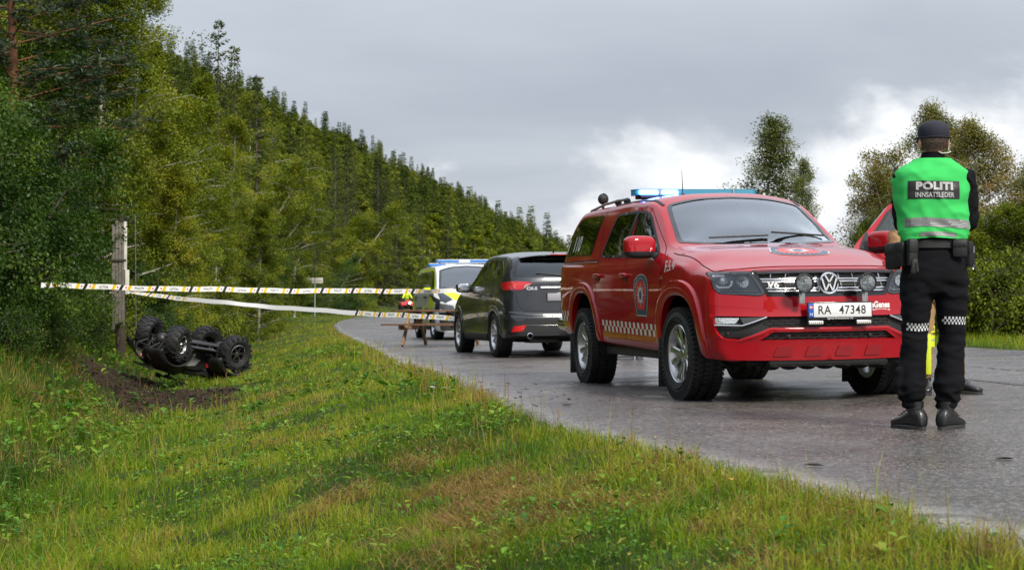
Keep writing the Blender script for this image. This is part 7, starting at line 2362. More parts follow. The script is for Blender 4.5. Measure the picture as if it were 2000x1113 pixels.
# ================================================================== grass and ground cover
def leaf_mat(name, stops, transl=.35, gloss=.06, rough=.5, attr='var', obj_var=0.0, patch=None):
 m = bpy.data.materials.new(name); m.use_nodes = True; t = m.node_tree; t.nodes.clear(); L = t.links.new
 o = N(t, 'ShaderNodeOutputMaterial'); at = N(t, 'ShaderNodeAttribute'); at.attribute_name = attr
 r = N(t, 'ShaderNodeValToRGB'); e = r.color_ramp.elements
 e[0].position = stops[0][0]; e[0].color = (*stops[0][1], 1); e[1].position = stops[-1][0]; e[1].color = (*stops[-1][1], 1)
 for p, c in stops[1:-1]: q = e.new(p); q.color = (*c, 1)
 fac = at.outputs['Fac']
 if obj_var:
  oi = N(t, 'ShaderNodeObjectInfo'); ma = N(t, 'ShaderNodeMath', operation='MULTIPLY_ADD'); ma.inputs[1].default_value = obj_var; L(oi.outputs['Random'], ma.inputs[0])
  sb = N(t, 'ShaderNodeMath', operation='SUBTRACT'); sb.inputs[1].default_value = obj_var / 2; L(fac, sb.inputs[0]); L(sb.outputs[0], ma.inputs[2]); fac = ma.outputs[0]
 if patch:
  g = N(t, 'ShaderNodeNewGeometry'); n = N(t, 'ShaderNodeTexNoise'); n.inputs['Scale'].default_value = patch[0]; n.inputs['Detail'].default_value = 3; L(g.outputs['Position'], n.inputs['Vector'])
  ma = N(t, 'ShaderNodeMath', operation='MULTIPLY_ADD'); ma.inputs[1].default_value = patch[1]; L(n.outputs['Fac'], ma.inputs[0])
  sb = N(t, 'ShaderNodeMath', operation='SUBTRACT'); sb.inputs[1].default_value = patch[1] / 2; L(fac, sb.inputs[0]); L(sb.outputs[0], ma.inputs[2]); fac = ma.outputs[0]
 L(fac, r.inputs['Fac'])
 df = N(t, 'ShaderNodeBsdfDiffuse'); tr = N(t, 'ShaderNodeBsdfTranslucent'); L(r.outputs[0], df.inputs[0])
 ts = N(t, 'ShaderNodeVectorMath', operation='MULTIPLY'); ts.inputs[1].default_value = (1.25, 1.3, .55); L(r.outputs[0], ts.inputs[0]); L(ts.outputs[0], tr.inputs[0])
 mx = N(t, 'ShaderNodeMixShader'); mx.inputs[0].default_value = transl; L(df.outputs[0], mx.inputs[1]); L(tr.outputs[0], mx.inputs[2])
 gl = N(t, 'ShaderNodeBsdfGlossy'); gl.inputs['Roughness'].default_value = rough; gl.inputs['Color'].default_value = (.9, .95, 1, 1)
 m2 = N(t, 'ShaderNodeMixShader'); m2.inputs[0].default_value = gloss; L(mx.outputs[0], m2.inputs[1]); L(gl.outputs[0], m2.inputs[2]); L(m2.outputs[0], o.inputs['Surface'])
 MATS[name] = m
 return m


GRASS = leaf_mat('grass_blades', [(0, (.030, .075, .004)), (.22, (.070, .150, .006)), (.44, (.150, .240, .010)), (.64, (.29, .31, .022)), (.82, (.27, .19, .065)), (1, (.19, .085, .035))], .30, .015, .45)


def blades(name, X, Y, h, w, lean, var, rng, zoff=0.0, flat=None):
 n = len(X); Z = ground_z(X, Y) + bump_z(X, Y) + zoff
 a = rng.random(n) * 2 * PI; b = rng.random(n) * 2 * PI
 dx, dy = np.cos(a) * w / 2, np.sin(a) * w / 2
 lx, ly = np.cos(b) * lean * h, np.sin(b) * lean * h
 up = np.sqrt(np.clip(1 - lean**2, .05, 1)) * h
 if flat is not None: up = up * (1 - flat) + .02
 P = np.empty((n, 5, 3), np.float32)
 P[:, 0] = np.stack([X - dx, Y - dy, Z - .015], -1); P[:, 1] = np.stack([X + dx, Y + dy, Z - .015], -1)
 mx, my = X + lx * .30, Y + ly * .30; mz = Z + up * .62
 P[:, 2] = np.stack([mx + dx * .8, my + dy * .8, mz], -1); P[:, 3] = np.stack([mx - dx * .8, my - dy * .8, mz], -1)
 P[:, 4] = np.stack([X + lx, Y + ly, Z + up], -1)
 k = np.arange(n)[:, None] * 5
 F = np.concatenate([k + np.array([[0, 1, 2]]), k + np.array([[0, 2, 3]]), k + np.array([[3, 2, 4]])], 0)
 return P.reshape(-1, 3), F, np.repeat(var, 5)


def strata(rng, spec, side_fn):
 XS, YS, DD = [], [], []
 for (y0, y1, dens) in spec:
  sub = np.linspace(y0, y1, max(2, int((y1 - y0) / 2) + 1))
  for a, b in zip(sub[:-1], sub[1:]):
   x0, x1 = side_fn((a + b) / 2)
   n = int((b - a) * (x1 - x0) * dens)
   XS.append(rng.uniform(x0, x1, n)); YS.append(rng.uniform(a, b, n)); DD.append(np.full(n, (a + b) / 2))
 return np.concatenate(XS), np.concatenate(YS), np.concatenate(DD)


def build_grass():
 rng = np.random.default_rng(21)
 def side(y): return max(-y * .36 - 1.2, float(edge_x(y)) - 9), float(edge_x(y)) + .40
 X, Y, D = strata(rng, [(2.5, 3.6, 900), (3.6, 7, 5600), (7, 10, 3600), (10, 14, 1800), (14, 20, 900), (20, 30, 420), (30, 45, 190), (45, 70, 75), (70, 130, 26)], side)
 s_ = edge_x(Y) - X
 # ragged boundary, bare soil patches
 keep = s_ > (fbm(Y, X * 0, 3, 1.5) - .62) * .4 - .02
 keep &= rng.random(len(X)) > dirt_mask(X, Y) * .97
 keep &= rng.random(len(X)) < .62 + .38 * sstep(.36, .56, fbm(X + 5, Y + 70, 3, 3.4)) + .5 * (D > 22)
 hay = hay_mask(X, Y); keep &= rng.random(len(X)) > hay * .35
 X, Y, D, s_, hay = X[keep], Y[keep], D[keep], s_[keep], hay[keep]
 n = len(X)
 patch = fbm(X, Y, 4, .7); patch2 = fbm(X + 30, Y + 7, 3, 2.6); tuft = fbm(X * 1.0, Y + 70, 3, 5.0)
 rim = np.exp(-((s_ - .05) / .30) ** 2)
 lush_shade = sstep(2.4, 4.2, s_)
 w = .0036 * np.clip(D / 7, 1, 12) ** .78
 h = (.042 + .065 * sstep(.42, .75, tuft) + .028 * rim + lush_shade * (.08 + .19 * sstep(.42, .65, patch2)) + .035 * (patch - .3)) * rng.uniform(.45, 1.25, n)
 h *= np.where(D > 25, 1.15, 1) * (1 - .55 * sstep(.02, .5, dirt_mask(X, Y - .8)))
 lean = np.clip(rng.beta(2.3, 1.5, n) * .95 + .05, 0, .97)
 var = .36 + (patch - .5) * .85 + (patch2 - .5) * .55 + (tuft - .5) * .55 + rng.normal(0, .09, n) + rim * .22 * (rng.random(n) < .6) + hay * .25
 rust = sstep(.50, .62, fbm(X + 60, Y, 3, .8)) * lush_shade
 var -= lush_shade * .28; var = np.where(rng.random(n) < rust * .42, rng.uniform(.66, .98, n), var)  # ditch grass: deeper green growth, with the wood's shade put into its colour
 mid = np.exp(-((s_ - 1.9) / 1.1) ** 2) * sstep(9, 14, D); var += mid * .07 * 1
 red = rng.random(n) < .06 + rim * .12 + .05 * lush_shade
 var = np.where(red, rng.uniform(.72, 1.0, n), var); var = np.clip(var, 0, 1)
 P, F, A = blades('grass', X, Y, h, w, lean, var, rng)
 # dry hay, lying
 xs, ys, d2 = strata(rng, [(4.4, 11, 5200), (14, 24, 700)], lambda y: (float(edge_x(y)) - 3.0, float(edge_x(y)) - .1))
 k = rng.random(len(xs)) < hay_mask(xs, ys) * .6; xs, ys, d2 = xs[k], ys[k], d2[k]
 P2, F2, A2 = blades('hay', xs, ys, rng.uniform(.08, .22, len(xs)), .0035 * np.clip(d2 / 7, 1, 4), np.full(len(xs), .97), rng.uniform(.74, .98, len(xs)), rng, zoff=.01 + rng.random(len(xs)) * .035, flat=np.full(len(xs), .8))
 # tall flowering stalks along the edge and in the ditch
 xs, ys, d3 = strata(rng, [(4, 9, 22), (9, 16, 26), (16, 30, 14)], lambda y: (float(edge_x(y)) - .5, float(edge_x(y)) + .08))
 xs2, ys2, d4 = strata(rng, [(7, 12, 12), (12, 20, 7), (20, 34, 3)], lambda y: (float(edge_x(y)) - 8.0, float(edge_x(y)) - 2.2))
 xs, ys, d3 = np.concatenate([xs, xs2]), np.concatenate([ys, ys2]), np.concatenate([d3, d4])
 k = dirt_mask(xs, ys) < .1; xs, ys, d3 = xs[k], ys[k], d3[k]
 P3, F3, A3 = blades('stalk', xs, ys, rng.uniform(.16, .36, len(xs)), .0032 * np.clip(d3 / 7, 1, 4), rng.uniform(.02, .4, len(xs)), rng.uniform(.6, 1.0, len(xs)), rng)
 # far side of the road
 xs, ys, d5 = strata(rng, [(20, 40, 130), (40, 70, 60)], lambda y: (float(right_x(y)) - .05, float(right_x(y)) + 6))
 P4, F4, A4 = blades('far', xs, ys, rng.uniform(.06, .20, len(xs)), .010, rng.uniform(.1, .8, len(xs)), np.clip(.45 + .5 * (fbm(xs, ys, 3, .8) - .5) + rng.normal(0, .06, len(xs)), 0, 1), rng)
 V = [P, P2, P3, P4]; Fs = []; k = 0
 for v, f in zip(V, (F, F2, F3, F4)): Fs.append(f + k); k += len(v)
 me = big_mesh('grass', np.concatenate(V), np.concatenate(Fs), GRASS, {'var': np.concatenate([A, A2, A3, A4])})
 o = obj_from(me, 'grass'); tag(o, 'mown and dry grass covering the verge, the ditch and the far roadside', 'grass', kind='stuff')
 # broad leaved weeds
 WE = leaf_mat('weed_leaves', [(0, (.025, .075, .004)), (.45, (.065, .17, .008)), (.8, (.17, .28, .014)), (1, (.26, .20, .03))], .25, .03, .4)
 xs, ys, d = strata(rng, [(2.5, 5, 60), (5, 8, 110), (8, 12, 85), (12, 20, 45), (20, 34, 22)], side)
 s_ = edge_x(ys) - xs; cl = fbm(xs + 3, ys + 90, 3, 1.6)
 k = (s_ > .1) & (rng.random(len(xs)) < sstep(.46, .66, cl) + .10) & (rng.random(len(xs)) > dirt_mask(xs, ys) * .8); xs, ys, d, s_ = xs[k], ys[k], d[k], s_[k]
 VV, FF, AA = [], [], []
 base = 0
 m_ = len(xs); per = 7
 cx = np.repeat(xs, per); cy = np.repeat(ys, per); dd = np.repeat(d, per); ss = np.repeat(s_, per)
 n = len(cx); ang = rng.random(n) * 2 * PI; el = rng.uniform(.1, 1.1, n); L_ = rng.uniform(.014, .036, n) * (1 + 1.1 * np.repeat(rng.random(m_) < .16, per)) * np.clip(dd / 9, 1, 2.2) * (1 + .5 * sstep(2.5, 4.5, ss)); W_ = L_ * rng.uniform(.35, .6, n)
 ht = rng.uniform(.02, .11, n) * (1 + 1.3 * sstep(2.5, 4.5, ss))
 bx = cx + rng.normal(0, .035, n); by = cy + rng.normal(0, .035, n); bz = ground_z(bx, by) + bump_z(bx, by) + ht
 dirx, diry = np.cos(ang) * np.cos(el), np.sin(ang) * np.cos(el); dz = np.sin(el) * .6
 px, py = -np.sin(ang), np.cos(ang)
 P = np.empty((n, 4, 3), np.float32)
 P[:, 0] = np.stack([bx, by, bz], -1); P[:, 1] = np.stack([bx + dirx * L_ * .5 + px * W_ / 2, by + diry * L_ * .5 + py * W_ / 2, bz + dz * L_ * .6], -1)
 P[:, 2] = np.stack([bx + dirx * L_, by + diry * L_, bz + dz * L_ * .7], -1); P[:, 3] = np.stack([bx + dirx * L_ * .5 - px * W_ / 2, by + diry * L_ * .5 - py * W_ / 2, bz + dz * L_ * .6], -1)
 k = np.arange(n)[:, None] * 4; F = np.concatenate([k + np.array([[0, 1, 2]]), k + np.array([[0, 2, 3]])], 0)
 var = np.clip(np.repeat(rng.uniform(.1, .85, m_), per) + rng.normal(0, .1, n), 0, 1)
 me = big_mesh('ground_weeds', P.reshape(-1, 3), F, WE, {'var': np.repeat(var, 4)}); o = obj_from(me, 'ground_weeds'); tag(o, 'clover, dandelion and other small leafy weeds growing among the grass', 'weeds', kind='stuff')
 # soil clods and torn roots
 xs = rng.uniform(-8.8, -4, 9000); ys = rng.uniform(22.5, 30.5, 9000); k = rng.random(9000) < dirt_mask(xs, ys) * .8; xs, ys = xs[k], ys[k]; n = len(xs)
 zz = ground_z(xs, ys) + bump_z(xs, ys); r_ = rng.uniform(.01, .040, n) * rng.random(n) ** 1.2 + .008
 oc = np.array([[1, 0, 0], [0, 1, 0], [-1, 0, 0], [0, -1, 0], [0, 0, 1], [0, 0, -1]], float); P = (oc[None] * rng.uniform(.4, 1.5, (n, 6, 1)) + rng.normal(0, .25, (n, 6, 3))) * r_[:, None, None] + np.stack([xs, ys, zz], -1)[:, None, :]
 k = np.arange(n)[:, None] * 6; F = np.concatenate([k + np.array([q]) for q in ([0, 1, 4], [1, 2, 4], [2, 3, 4], [3, 0, 4], [1, 0, 5], [2, 1, 5], [3, 2, 5], [0, 3, 5])], 0)
 me = big_mesh('soil_clods', P.reshape(-1, 3), F, mat('dark_turned_soil', (.030, .018, .011), .9, vary=(6, .6)), smooth=False); o = obj_from(me, 'soil_clods'); tag(o, 'torn up dark soil in front of the overturned quad bike', 'soil', kind='stuff')
 # gravel grit along the asphalt edge
 ys = rng.uniform(3, 22, 5200); xs = edge_x(ys) + np.abs(rng.normal(0, .10, 5200)) + .0; n = len(xs); zz = np.where(xs > edge_x(ys), road_z(xs, ys), ground_z(xs, ys)) + .008; r_ = rng.uniform(.003, .010, n)
 P = (oc[None] * rng.uniform(.6, 1.3, (n, 6, 1))) * r_[:, None, None] * np.array([1, 1, .6]) + np.stack([xs, ys, zz], -1)[:, None, :]
 k = np.arange(n)[:, None] * 6; F = np.concatenate([k + np.array([q]) for q in ([0, 1, 4], [1, 2, 4], [2, 3, 4], [3, 0, 4])], 0)
 me = big_mesh('grit', P.reshape(-1, 3), F, mat('grey_grit', (.14, .13, .12), .7, vary=(40, .6)), smooth=False); o = obj_from(me, 'grit'); tag(o, 'loose grit along the edge of the asphalt', 'gravel', kind='stuff')


build_grass()
# ================================================================== trees
BARK = mat('grey_bark', (.085, .070, .055), .9, bump=(18, .6), vary=(4, .3))
BIRCHBARK = mat('birch_bark', (.38, .36, .32), .75, bump=(20, .4), vary=(7, .45))
PINEBARK = mat('orange_pine_bark', (.16, .065, .030), .9, bump=(18, .6), vary=(4, .3))
L_ALDER = leaf_mat('alder_leaves', [(0, (.014, .042, .003)), (.5, (.040, .085, .009)), (1, (.12, .175, .018))], .30, .015, .40, obj_var=.2)
L_BIRCH = leaf_mat('birch_leaves', [(0, (.032, .050, .004)), (.42, (.108, .150, .009)), (.8, (.220, .245, .016)), (1, (.29, .26, .022))], .27, .012, .45, obj_var=.38)
L_AUTUMN = leaf_mat('autumn_leaves', [(0, (.060, .072, .010)), (.45, (.150, .155, .018)), (.8, (.24, .190, .024)), (1, (.32, .17, .024))], .34, .05, .45, obj_var=.3)
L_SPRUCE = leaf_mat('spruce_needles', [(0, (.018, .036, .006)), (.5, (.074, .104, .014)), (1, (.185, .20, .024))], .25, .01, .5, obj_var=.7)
L_PINE = leaf_mat('pine_needles', [(0, (.016, .034, .018)), (.5, (.036, .062, .028)), (1, (.085, .095, .035))], .15, .04, .5, obj_var=.2)


def tube_np(segs, ns=5):
 """segs: list of (p0,p1,r0,r1)"""
 V = []; F = []
 for (a, b, r0, r1) in segs:
  a = np.array(a); b = np.array(b); d = b - a; d /= np.linalg.norm(d) + 1e-9
  u = np.cross(d, [0, 0, 1.0]);
  if np.linalg.norm(u) < .1: u = np.array([1.0, 0, 0])
  u /= np.linalg.norm(u); v = np.cross(u, d)
  k = len(V)
  for p, r in ((a, r0), (b, r1)):
   for q in range(ns):
    t = 2 * PI * q / ns; V.append(p + (u * math.cos(t) + v * math.sin(t)) * r)
  for q in range(ns): F.append((k + q, k + (q + 1) % ns, k + ns + (q + 1) % ns, k + ns + q))
 return np.array(V), np.array(F)


def leaf_quads(C_, size, rng, up=.35, droop=0.0, aspect=.62, out=None):
 n = len(C_)
 nrm = rng.normal(0, 1, (n, 3)); nrm[:, 2] = np.abs(nrm[:, 2]) + up
 if out is not None: nrm += out * .8
 nrm /= np.linalg.norm(nrm, axis=1)[:, None]
 a = rng.normal(0, 1, (n, 3)); a[:, 2] -= droop
 a -= nrm * (a * nrm).sum(1)[:, None]; a /= np.linalg.norm(a, axis=1)[:, None] + 1e-9
 b = np.cross(nrm, a); s_ = (size * rng.uniform(.55, 1.35, n))[:, None]
 P = np.empty((n, 4, 3), np.float32)
 P[:, 0] = C_ - a * s_ * .5; P[:, 1] = C_ + b * s_ * aspect * .5 + nrm * s_ * .06; P[:, 2] = C_ + a * s_ * .5; P[:, 3] = C_ - b * s_ * aspect * .5 + nrm * s_ * .06
 F = (np.arange(n)[:, None] * 4 + np.array([[0, 1, 2, 3]]))
 return P.reshape(-1, 3), F


def deciduous(name, h, r, nleaf, lsize, leafm, barkm, seed, shape='oval', stems=1, base=.12, gap=.5, trunk_r=.011, droop=.3, ncl=260):
 rng = np.random.default_rng(seed)
 segs = []; clusters = []
 for s_ in range(stems):
  lean = rng.normal(0, .05 + .22 * (stems > 1), 2); hh = h * rng.uniform(.72, 1.0) if stems > 1 else h
  pts = []; K = 9
  wob = rng.normal(0, .02 * h / K * 3, (K + 1, 2)).cumsum(0) * .35
  for k in range(K + 1):
   t = k / K; pts.append(np.array([lean[0] * hh * t + wob[k, 0], lean[1] * hh * t + wob[k, 1], hh * t * .97]))
  R0 = h * trunk_r * (1 if stems == 1 else .6)
  for k in range(K): segs.append((pts[k], pts[k + 1], R0 * (1 - k / K) ** .8 + .01, R0 * (1 - (k + 1) / K) ** .8 + .01))
  nb = int(ncl / stems / 6)
  for q in range(nb):
   t = base + (1 - base) * (q + rng.random()) / nb
   i = min(int(t * K), K - 1); p = pts[i] + (pts[i + 1] - pts[i]) * (t * K - i)
   u = (t - base) / (1 - base)
   if shape == 'oval': w = math.sin(PI * min(1, max(0, u * .86 + .12))) ** .75
   elif shape == 'cone': w = (1 - u) ** .62 * (1 if u > .12 else .7) + .05
   elif shape == 'col': w = .75 * (1 - u ** 3) + .15
   else: w = math.sqrt(max(0, 1 - u ** 2)) * .95 + .05
   w *= r * rng.uniform(.55, 1.12)
   a = rng.random() * 2 * PI; el = rng.uniform(.15, .75) * (1 - .3 * u)
   d = np.array([math.cos(a), math.sin(a), math.tan(el)]); d /= np.linalg.norm(d[:2])
   end = p + d * w * np.array([1, 1, .7]); mid = p + (end - p) * .5 + np.array([0, 0, .06 * w])
   segs.append((p, mid, R0 * .28 * (1 - .6 * t) + .006, R0 * .16 * (1 - .6 * t) + .005)); segs.append((mid, end, R0 * .16 * (1 - .6 * t) + .005, .004))
   for z in range(6):
    f = rng.uniform(.35, 1.08); c = p + (end - p) * f + rng.normal(0, .13 * w + .05, 3)
    c[2] -= droop * abs(rng.normal(0, .16)) * w
    clusters.append((c, (.17 + .17 * rng.random()) * (.35 * r + .28)))
    if z % 3 == 0: segs.append((p + (end - p) * f * .9, c, .005, .003))
 Cc = np.array([c for c, _ in clusters]); Rr = np.array([q for _, q in clusters])
 cv = rng.uniform(0, 1, len(Cc))
 idx = rng.integers(0, len(Cc), nleaf)
 off = rng.normal(0, 1, (nleaf, 3)); off *= (rng.random(nleaf) ** .45 / (np.linalg.norm(off, axis=1) + 1e-6))[:, None] * 1.55 * Rr[idx][:, None] * np.array([1, 1, .75])
 off[:, 2] -= droop * rng.random(nleaf) * Rr[idx] * 1.2
 pos = Cc[idx] + off
 pos[:, 2] = np.maximum(pos[:, 2], .05)
 cen = np.array([0, 0, h * .5]); o = pos - cen; o /= np.linalg.norm(o, axis=1)[:, None] + 1e-6
 P, F = leaf_quads(pos, lsize, rng, out=o, droop=droop)
 var = np.clip(.10 + .74 * cv[idx] + rng.normal(0, .06, nleaf), 0, 1)
 crown = big_mesh(name + '_crown', P, F, leafm, {'var': np.repeat(var, 4)})
 tv, tf = tube_np(segs); trunk = big_mesh(name + '_trunk', tv, tf, barkm, smooth=True)
 return trunk, crown


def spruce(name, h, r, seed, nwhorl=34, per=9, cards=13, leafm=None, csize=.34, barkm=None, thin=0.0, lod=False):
 rng = np.random.default_rng(seed); leafm = leafm or L_SPRUCE
 segs = [((0, 0, 0), (0, 0, h * .5), h * .012, h * .007), ((0, 0, h * .5), (0, 0, h), h * .007, .006)]
 POS, DIR, SZ, VAR = [], [], [], []
 for w in range(nwhorl):
  t = (w + rng.random() * .6) / nwhorl; t = 1 - (1 - t) ** 1.22; z = h * (.04 + .955 * t); L0 = r * (1 - t) ** .82 * rng.uniform(.75, 1.12) + .16
  if rng.random() < thin: L0 *= .5
  nb = max(4, int(per * (1 - .45 * t)))
  a0 = rng.random() * 2 * PI
  for b in range(nb):
   a = a0 + 2 * PI * b / nb + rng.normal(0, .25); zb = z; z = z + rng.normal(0, .42 * h / nwhorl * (1.3 - t)); L = L0 * rng.uniform(.7, 1.15)
   d = np.array([math.cos(a), math.sin(a), 0]); sag = L * (-.32 + .80 * t)
   if not lod: segs.append(((0, 0, z), tuple(d * L * .9 + np.array([0, 0, z + sag])), .016 * (1 - t) + .006, .003))
   nc = max(5, int(cards * (L / r) ** .7)); v0 = rng.uniform(.1, .8)
   for c in range(nc):
    f = (c + rng.random()) / nc; f = f ** .8
    p = d * L * f + np.array([0, 0, z + sag * f ** 1.4 + .06 * L * math.sin(PI * f)])
    sgn = 1 if c % 2 else -1
    side = np.array([-d[1], d[0], 0]) * sgn
    dr = d * .75 + side * rng.uniform(.3, 1.0) + np.array([0, 0, rng.uniform(-.65, -.05)]); dr /= np.linalg.norm(dr)
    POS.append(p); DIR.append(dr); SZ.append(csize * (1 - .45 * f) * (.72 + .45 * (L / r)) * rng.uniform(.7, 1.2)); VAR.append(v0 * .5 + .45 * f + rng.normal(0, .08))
   z = zb
 POS = np.array(POS); DIR = np.array(DIR); SZ = np.array(SZ)[:, None]; VAR = np.clip(np.array(VAR), 0, 1); n = len(POS)
 nr = rng.normal(0, .45, (n, 3)); nr[:, 2] += 1; b = np.cross(nr, DIR); b /= np.linalg.norm(b, axis=1)[:, None] + 1e-9
 dn = np.array([0, 0, -1.0])
 # each spray: a narrow kite with a hanging second kite
 P = np.empty((n, 8, 3), np.float32)
 P[:, 0] = POS; P[:, 1] = POS + DIR * SZ * .45 + b * SZ * .17; P[:, 2] = POS + DIR * SZ; P[:, 3] = POS + DIR * SZ * .45 - b * SZ * .17
 P[:, 4] = POS; P[:, 5] = POS + DIR * SZ * .35 + dn * SZ * .30; P[:, 6] = POS + DIR * SZ * .85 + dn * SZ * .12; P[:, 7] = POS + DIR * SZ * .5 + dn * SZ * -.02
 k = np.arange(n)[:, None] * 8
 F = np.concatenate([k + np.array([[0, 1, 2, 3]]), k + np.array([[4, 5, 6, 7]])], 0) if not lod else k + np.array([[0, 1, 2, 3]])
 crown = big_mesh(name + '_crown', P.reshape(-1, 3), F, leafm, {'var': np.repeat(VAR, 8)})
 tv, tf = tube_np(segs, 5); trunk = big_mesh(name + '_trunk', tv, tf, barkm or BARK, smooth=True)
 return trunk, crown


def pine(name, h, seed):
 rng = np.random.default_rng(seed); segs = [((0, 0, 0), (.1, 0, h * .5), h * .016, h * .012), ((.1, 0, h * .5), (0, .1, h), h * .012, .02)]
 POS, VAR, DIRS = [], [], []
 for q in range(62):
  t = .30 + .70 * (q + rng.random()) / 62; a = rng.random() * 2 * PI; w = (2.9 * math.sin(PI * min(1, (t - .22) / .85)) ** .6 + .3) * rng.uniform(.5, 1.1)
  p = np.array([.05, 0, h * t]); e = p + np.array([math.cos(a) * w, math.sin(a) * w, rng.uniform(-.1, .5) * w])
  segs.append((p, e, .04 * (1.1 - t) + .01, .008))
  for c in range(16):
   f = rng.uniform(.4, 1.05); cc = p + (e - p) * f + rng.normal(0, .16, 3); v = rng.random()
   for _ in range(30):
    dd = rng.normal(0, 1, 3); dd[2] = abs(dd[2]) * .6; dd /= np.linalg.norm(dd); POS.append(cc + dd * .06); DIRS.append(dd); VAR.append(.3 + .4 * v + rng.normal(0, .1))
 POS, DIRS, VAR = np.array(POS), np.array(DIRS), np.clip(np.array(VAR), 0, 1); n = len(POS)
 b = np.cross(DIRS, rng.normal(0, 1, (n, 3))); b /= np.linalg.norm(b, axis=1)[:, None]
 P = np.empty((n, 3, 3), np.float32); P[:, 0] = POS - b * .016; P[:, 1] = POS + b * .016; P[:, 2] = POS + DIRS * .17
 crown = big_mesh(name + '_crown', P.reshape(-1, 3), np.arange(n * 3).reshape(n, 3), L_PINE, {'var': np.repeat(VAR, 3)})
 tv, tf = tube_np(segs, 7); trunk = big_mesh(name + '_trunk', tv, tf, PINEBARK, smooth=True)
 return trunk, crown


def join_one(name, trunk, crown):
 """trunk + crown as a single two-material mesh, for trees too small to show parts"""
 bm = bmesh.new()
 a = bpy.data.objects.new('a', trunk); b = bpy.data.objects.new('b', crown)
 nv = len(trunk.vertices); nc = len(crown.vertices)
 co = np.empty((nv + nc) * 3, np.float32)
 t = np.empty(nv * 3, np.float32); trunk.vertices.foreach_get('co', t); c = np.empty(nc * 3, np.float32); crown.vertices.foreach_get('co', c)
 V = np.concatenate([t, c]).reshape(-1, 3)
 def faces(me, k):
  n = len(me.polygons); li = np.empty(len(me.loops), np.int32); me.loops.foreach_get('vertex_index', li); q = len(li) // n
  return li.reshape(n, q) + k
 fa, fb = faces(trunk, 0), faces(crown, nv)
 me = big_mesh(name, V, np.concatenate([fa, fb]), [trunk.materials[0], crown.materials[0]])
 mi = np.zeros(len(fa) + len(fb), np.int32); mi[len(fa):] = 1; me.polygons.foreach_set('material_index', mi)
 at = me.attributes.new('var', 'FLOAT', 'POINT'); v = np.empty(nc, np.float32); crown.attributes['var'].data.foreach_get('value', v)
 at.data.foreach_set('value', np.concatenate([np.zeros(nv, np.float32), v])); me.update()
 bpy.data.objects.remove(a); bpy.data.objects.remove(b); bm.free()
 return me


PROTO = {
 'alder_a': deciduous('alder', 4.6, 2.3, 60000, .070, L_ALDER, BARK, 1, 'dome', 5, .04, droop=.1, ncl=420),
 'alder_b': deciduous('alder', 4.2, 2.1, 54000, .070, L_ALDER, BARK, 2, 'dome', 4, .03, droop=.1, ncl=400),
 'alder_c': deciduous('alder', 6.5, 2.4, 50000, .075, L_ALDER, BARK, 3, 'oval', 2, .05, droop=.1, ncl=420),
 'birch_a': deciduous('birch', 12, 2.5, 72000, .088, L_BIRCH, BIRCHBARK, 4, 'oval', 1, .10, ncl=520, droop=.5),
 'birch_b': deciduous('birch', 11, 2.2, 66000, .088, L_BIRCH, BIRCHBARK, 5, 'col', 1, .06, ncl=480, droop=.6),
 'birch_c': deciduous('birch', 9, 2.4, 62000, .085, L_BIRCH, BIRCHBARK, 6, 'dome', 2, .05, ncl=480, droop=.4),
 'spruce_a': spruce('spruce', 13, 2.3, 7), 'spruce_b': spruce('spruce', 12, 1.9, 8, thin=.1), 'spruce_c': spruce('spruce', 11, 2.5, 9, per=10),
 'pine': pine('pine', 12, 10),
 'slim_birch': deciduous('birch', 6.4, 1.55, 34000, .066, leaf_mat('slim_birch_leaves', [(0, (.05, .07, .012)), (.5, (.13, .155, .022)), (1, (.23, .215, .03))], .34, .05, .45, obj_var=.2), BIRCHBARK, 12, 'cone', 1, .10, ncl=520, droop=.6),
 'autumn_a': deciduous('autumn', 5.8, 1.9, 60000, .062, L_AUTUMN, BIRCHBARK, 14, 'oval', 1, .05, ncl=430, droop=.5),
 'autumn_b': deciduous('autumn', 5.2, 1.7, 54000, .062, L_AUTUMN, BIRCHBARK, 15, 'dome', 2, .03, ncl=420, droop=.4),
 'bush_low': deciduous('bush', 1.6, 1.3, 9000, .060, L_ALDER, BARK, 16, 'dome', 6, .02, droop=.1, ncl=240),
 'autumn_c': deciduous('autumn', 5.0, 1.7, 54000, .062, L_BIRCH, BIRCHBARK, 25, 'oval', 1, .03, ncl=430, droop=.5),
 'shrub_b': deciduous('birch', 8, 2.2, 52000, .085, leaf_mat('yellow_birch_leaves', [(0, (.07, .08, .006)), (.5, (.21, .21, .012)), (1, (.36, .33, .025))], .3, .05, .45), BIRCHBARK, 26, 'dome', 2, .04, ncl=430, droop=.5),
 'shrub_y': deciduous('shrub', 1.3, .9, 6000, .055, L_BIRCH, BARK, 17, 'dome', 5, .02, droop=.1, ncl=200),
}
FAR = {
 'spruce': [join_one('spruce_far', *spruce('sf%d' % k, 12, (1.9, 2.2, 1.7)[k], 30 + k, nwhorl=28, per=8, cards=7, csize=.80, lod=True)) for k in range(3)],
 'birch': [join_one('birch_far', *deciduous('bf%d' % k, 10, (2.3, 2.6)[k], 7000, .26, L_BIRCH, BIRCHBARK, 40 + k, 'oval', 1, .06, ncl=300, droop=.4)) for k in range(2)],
}


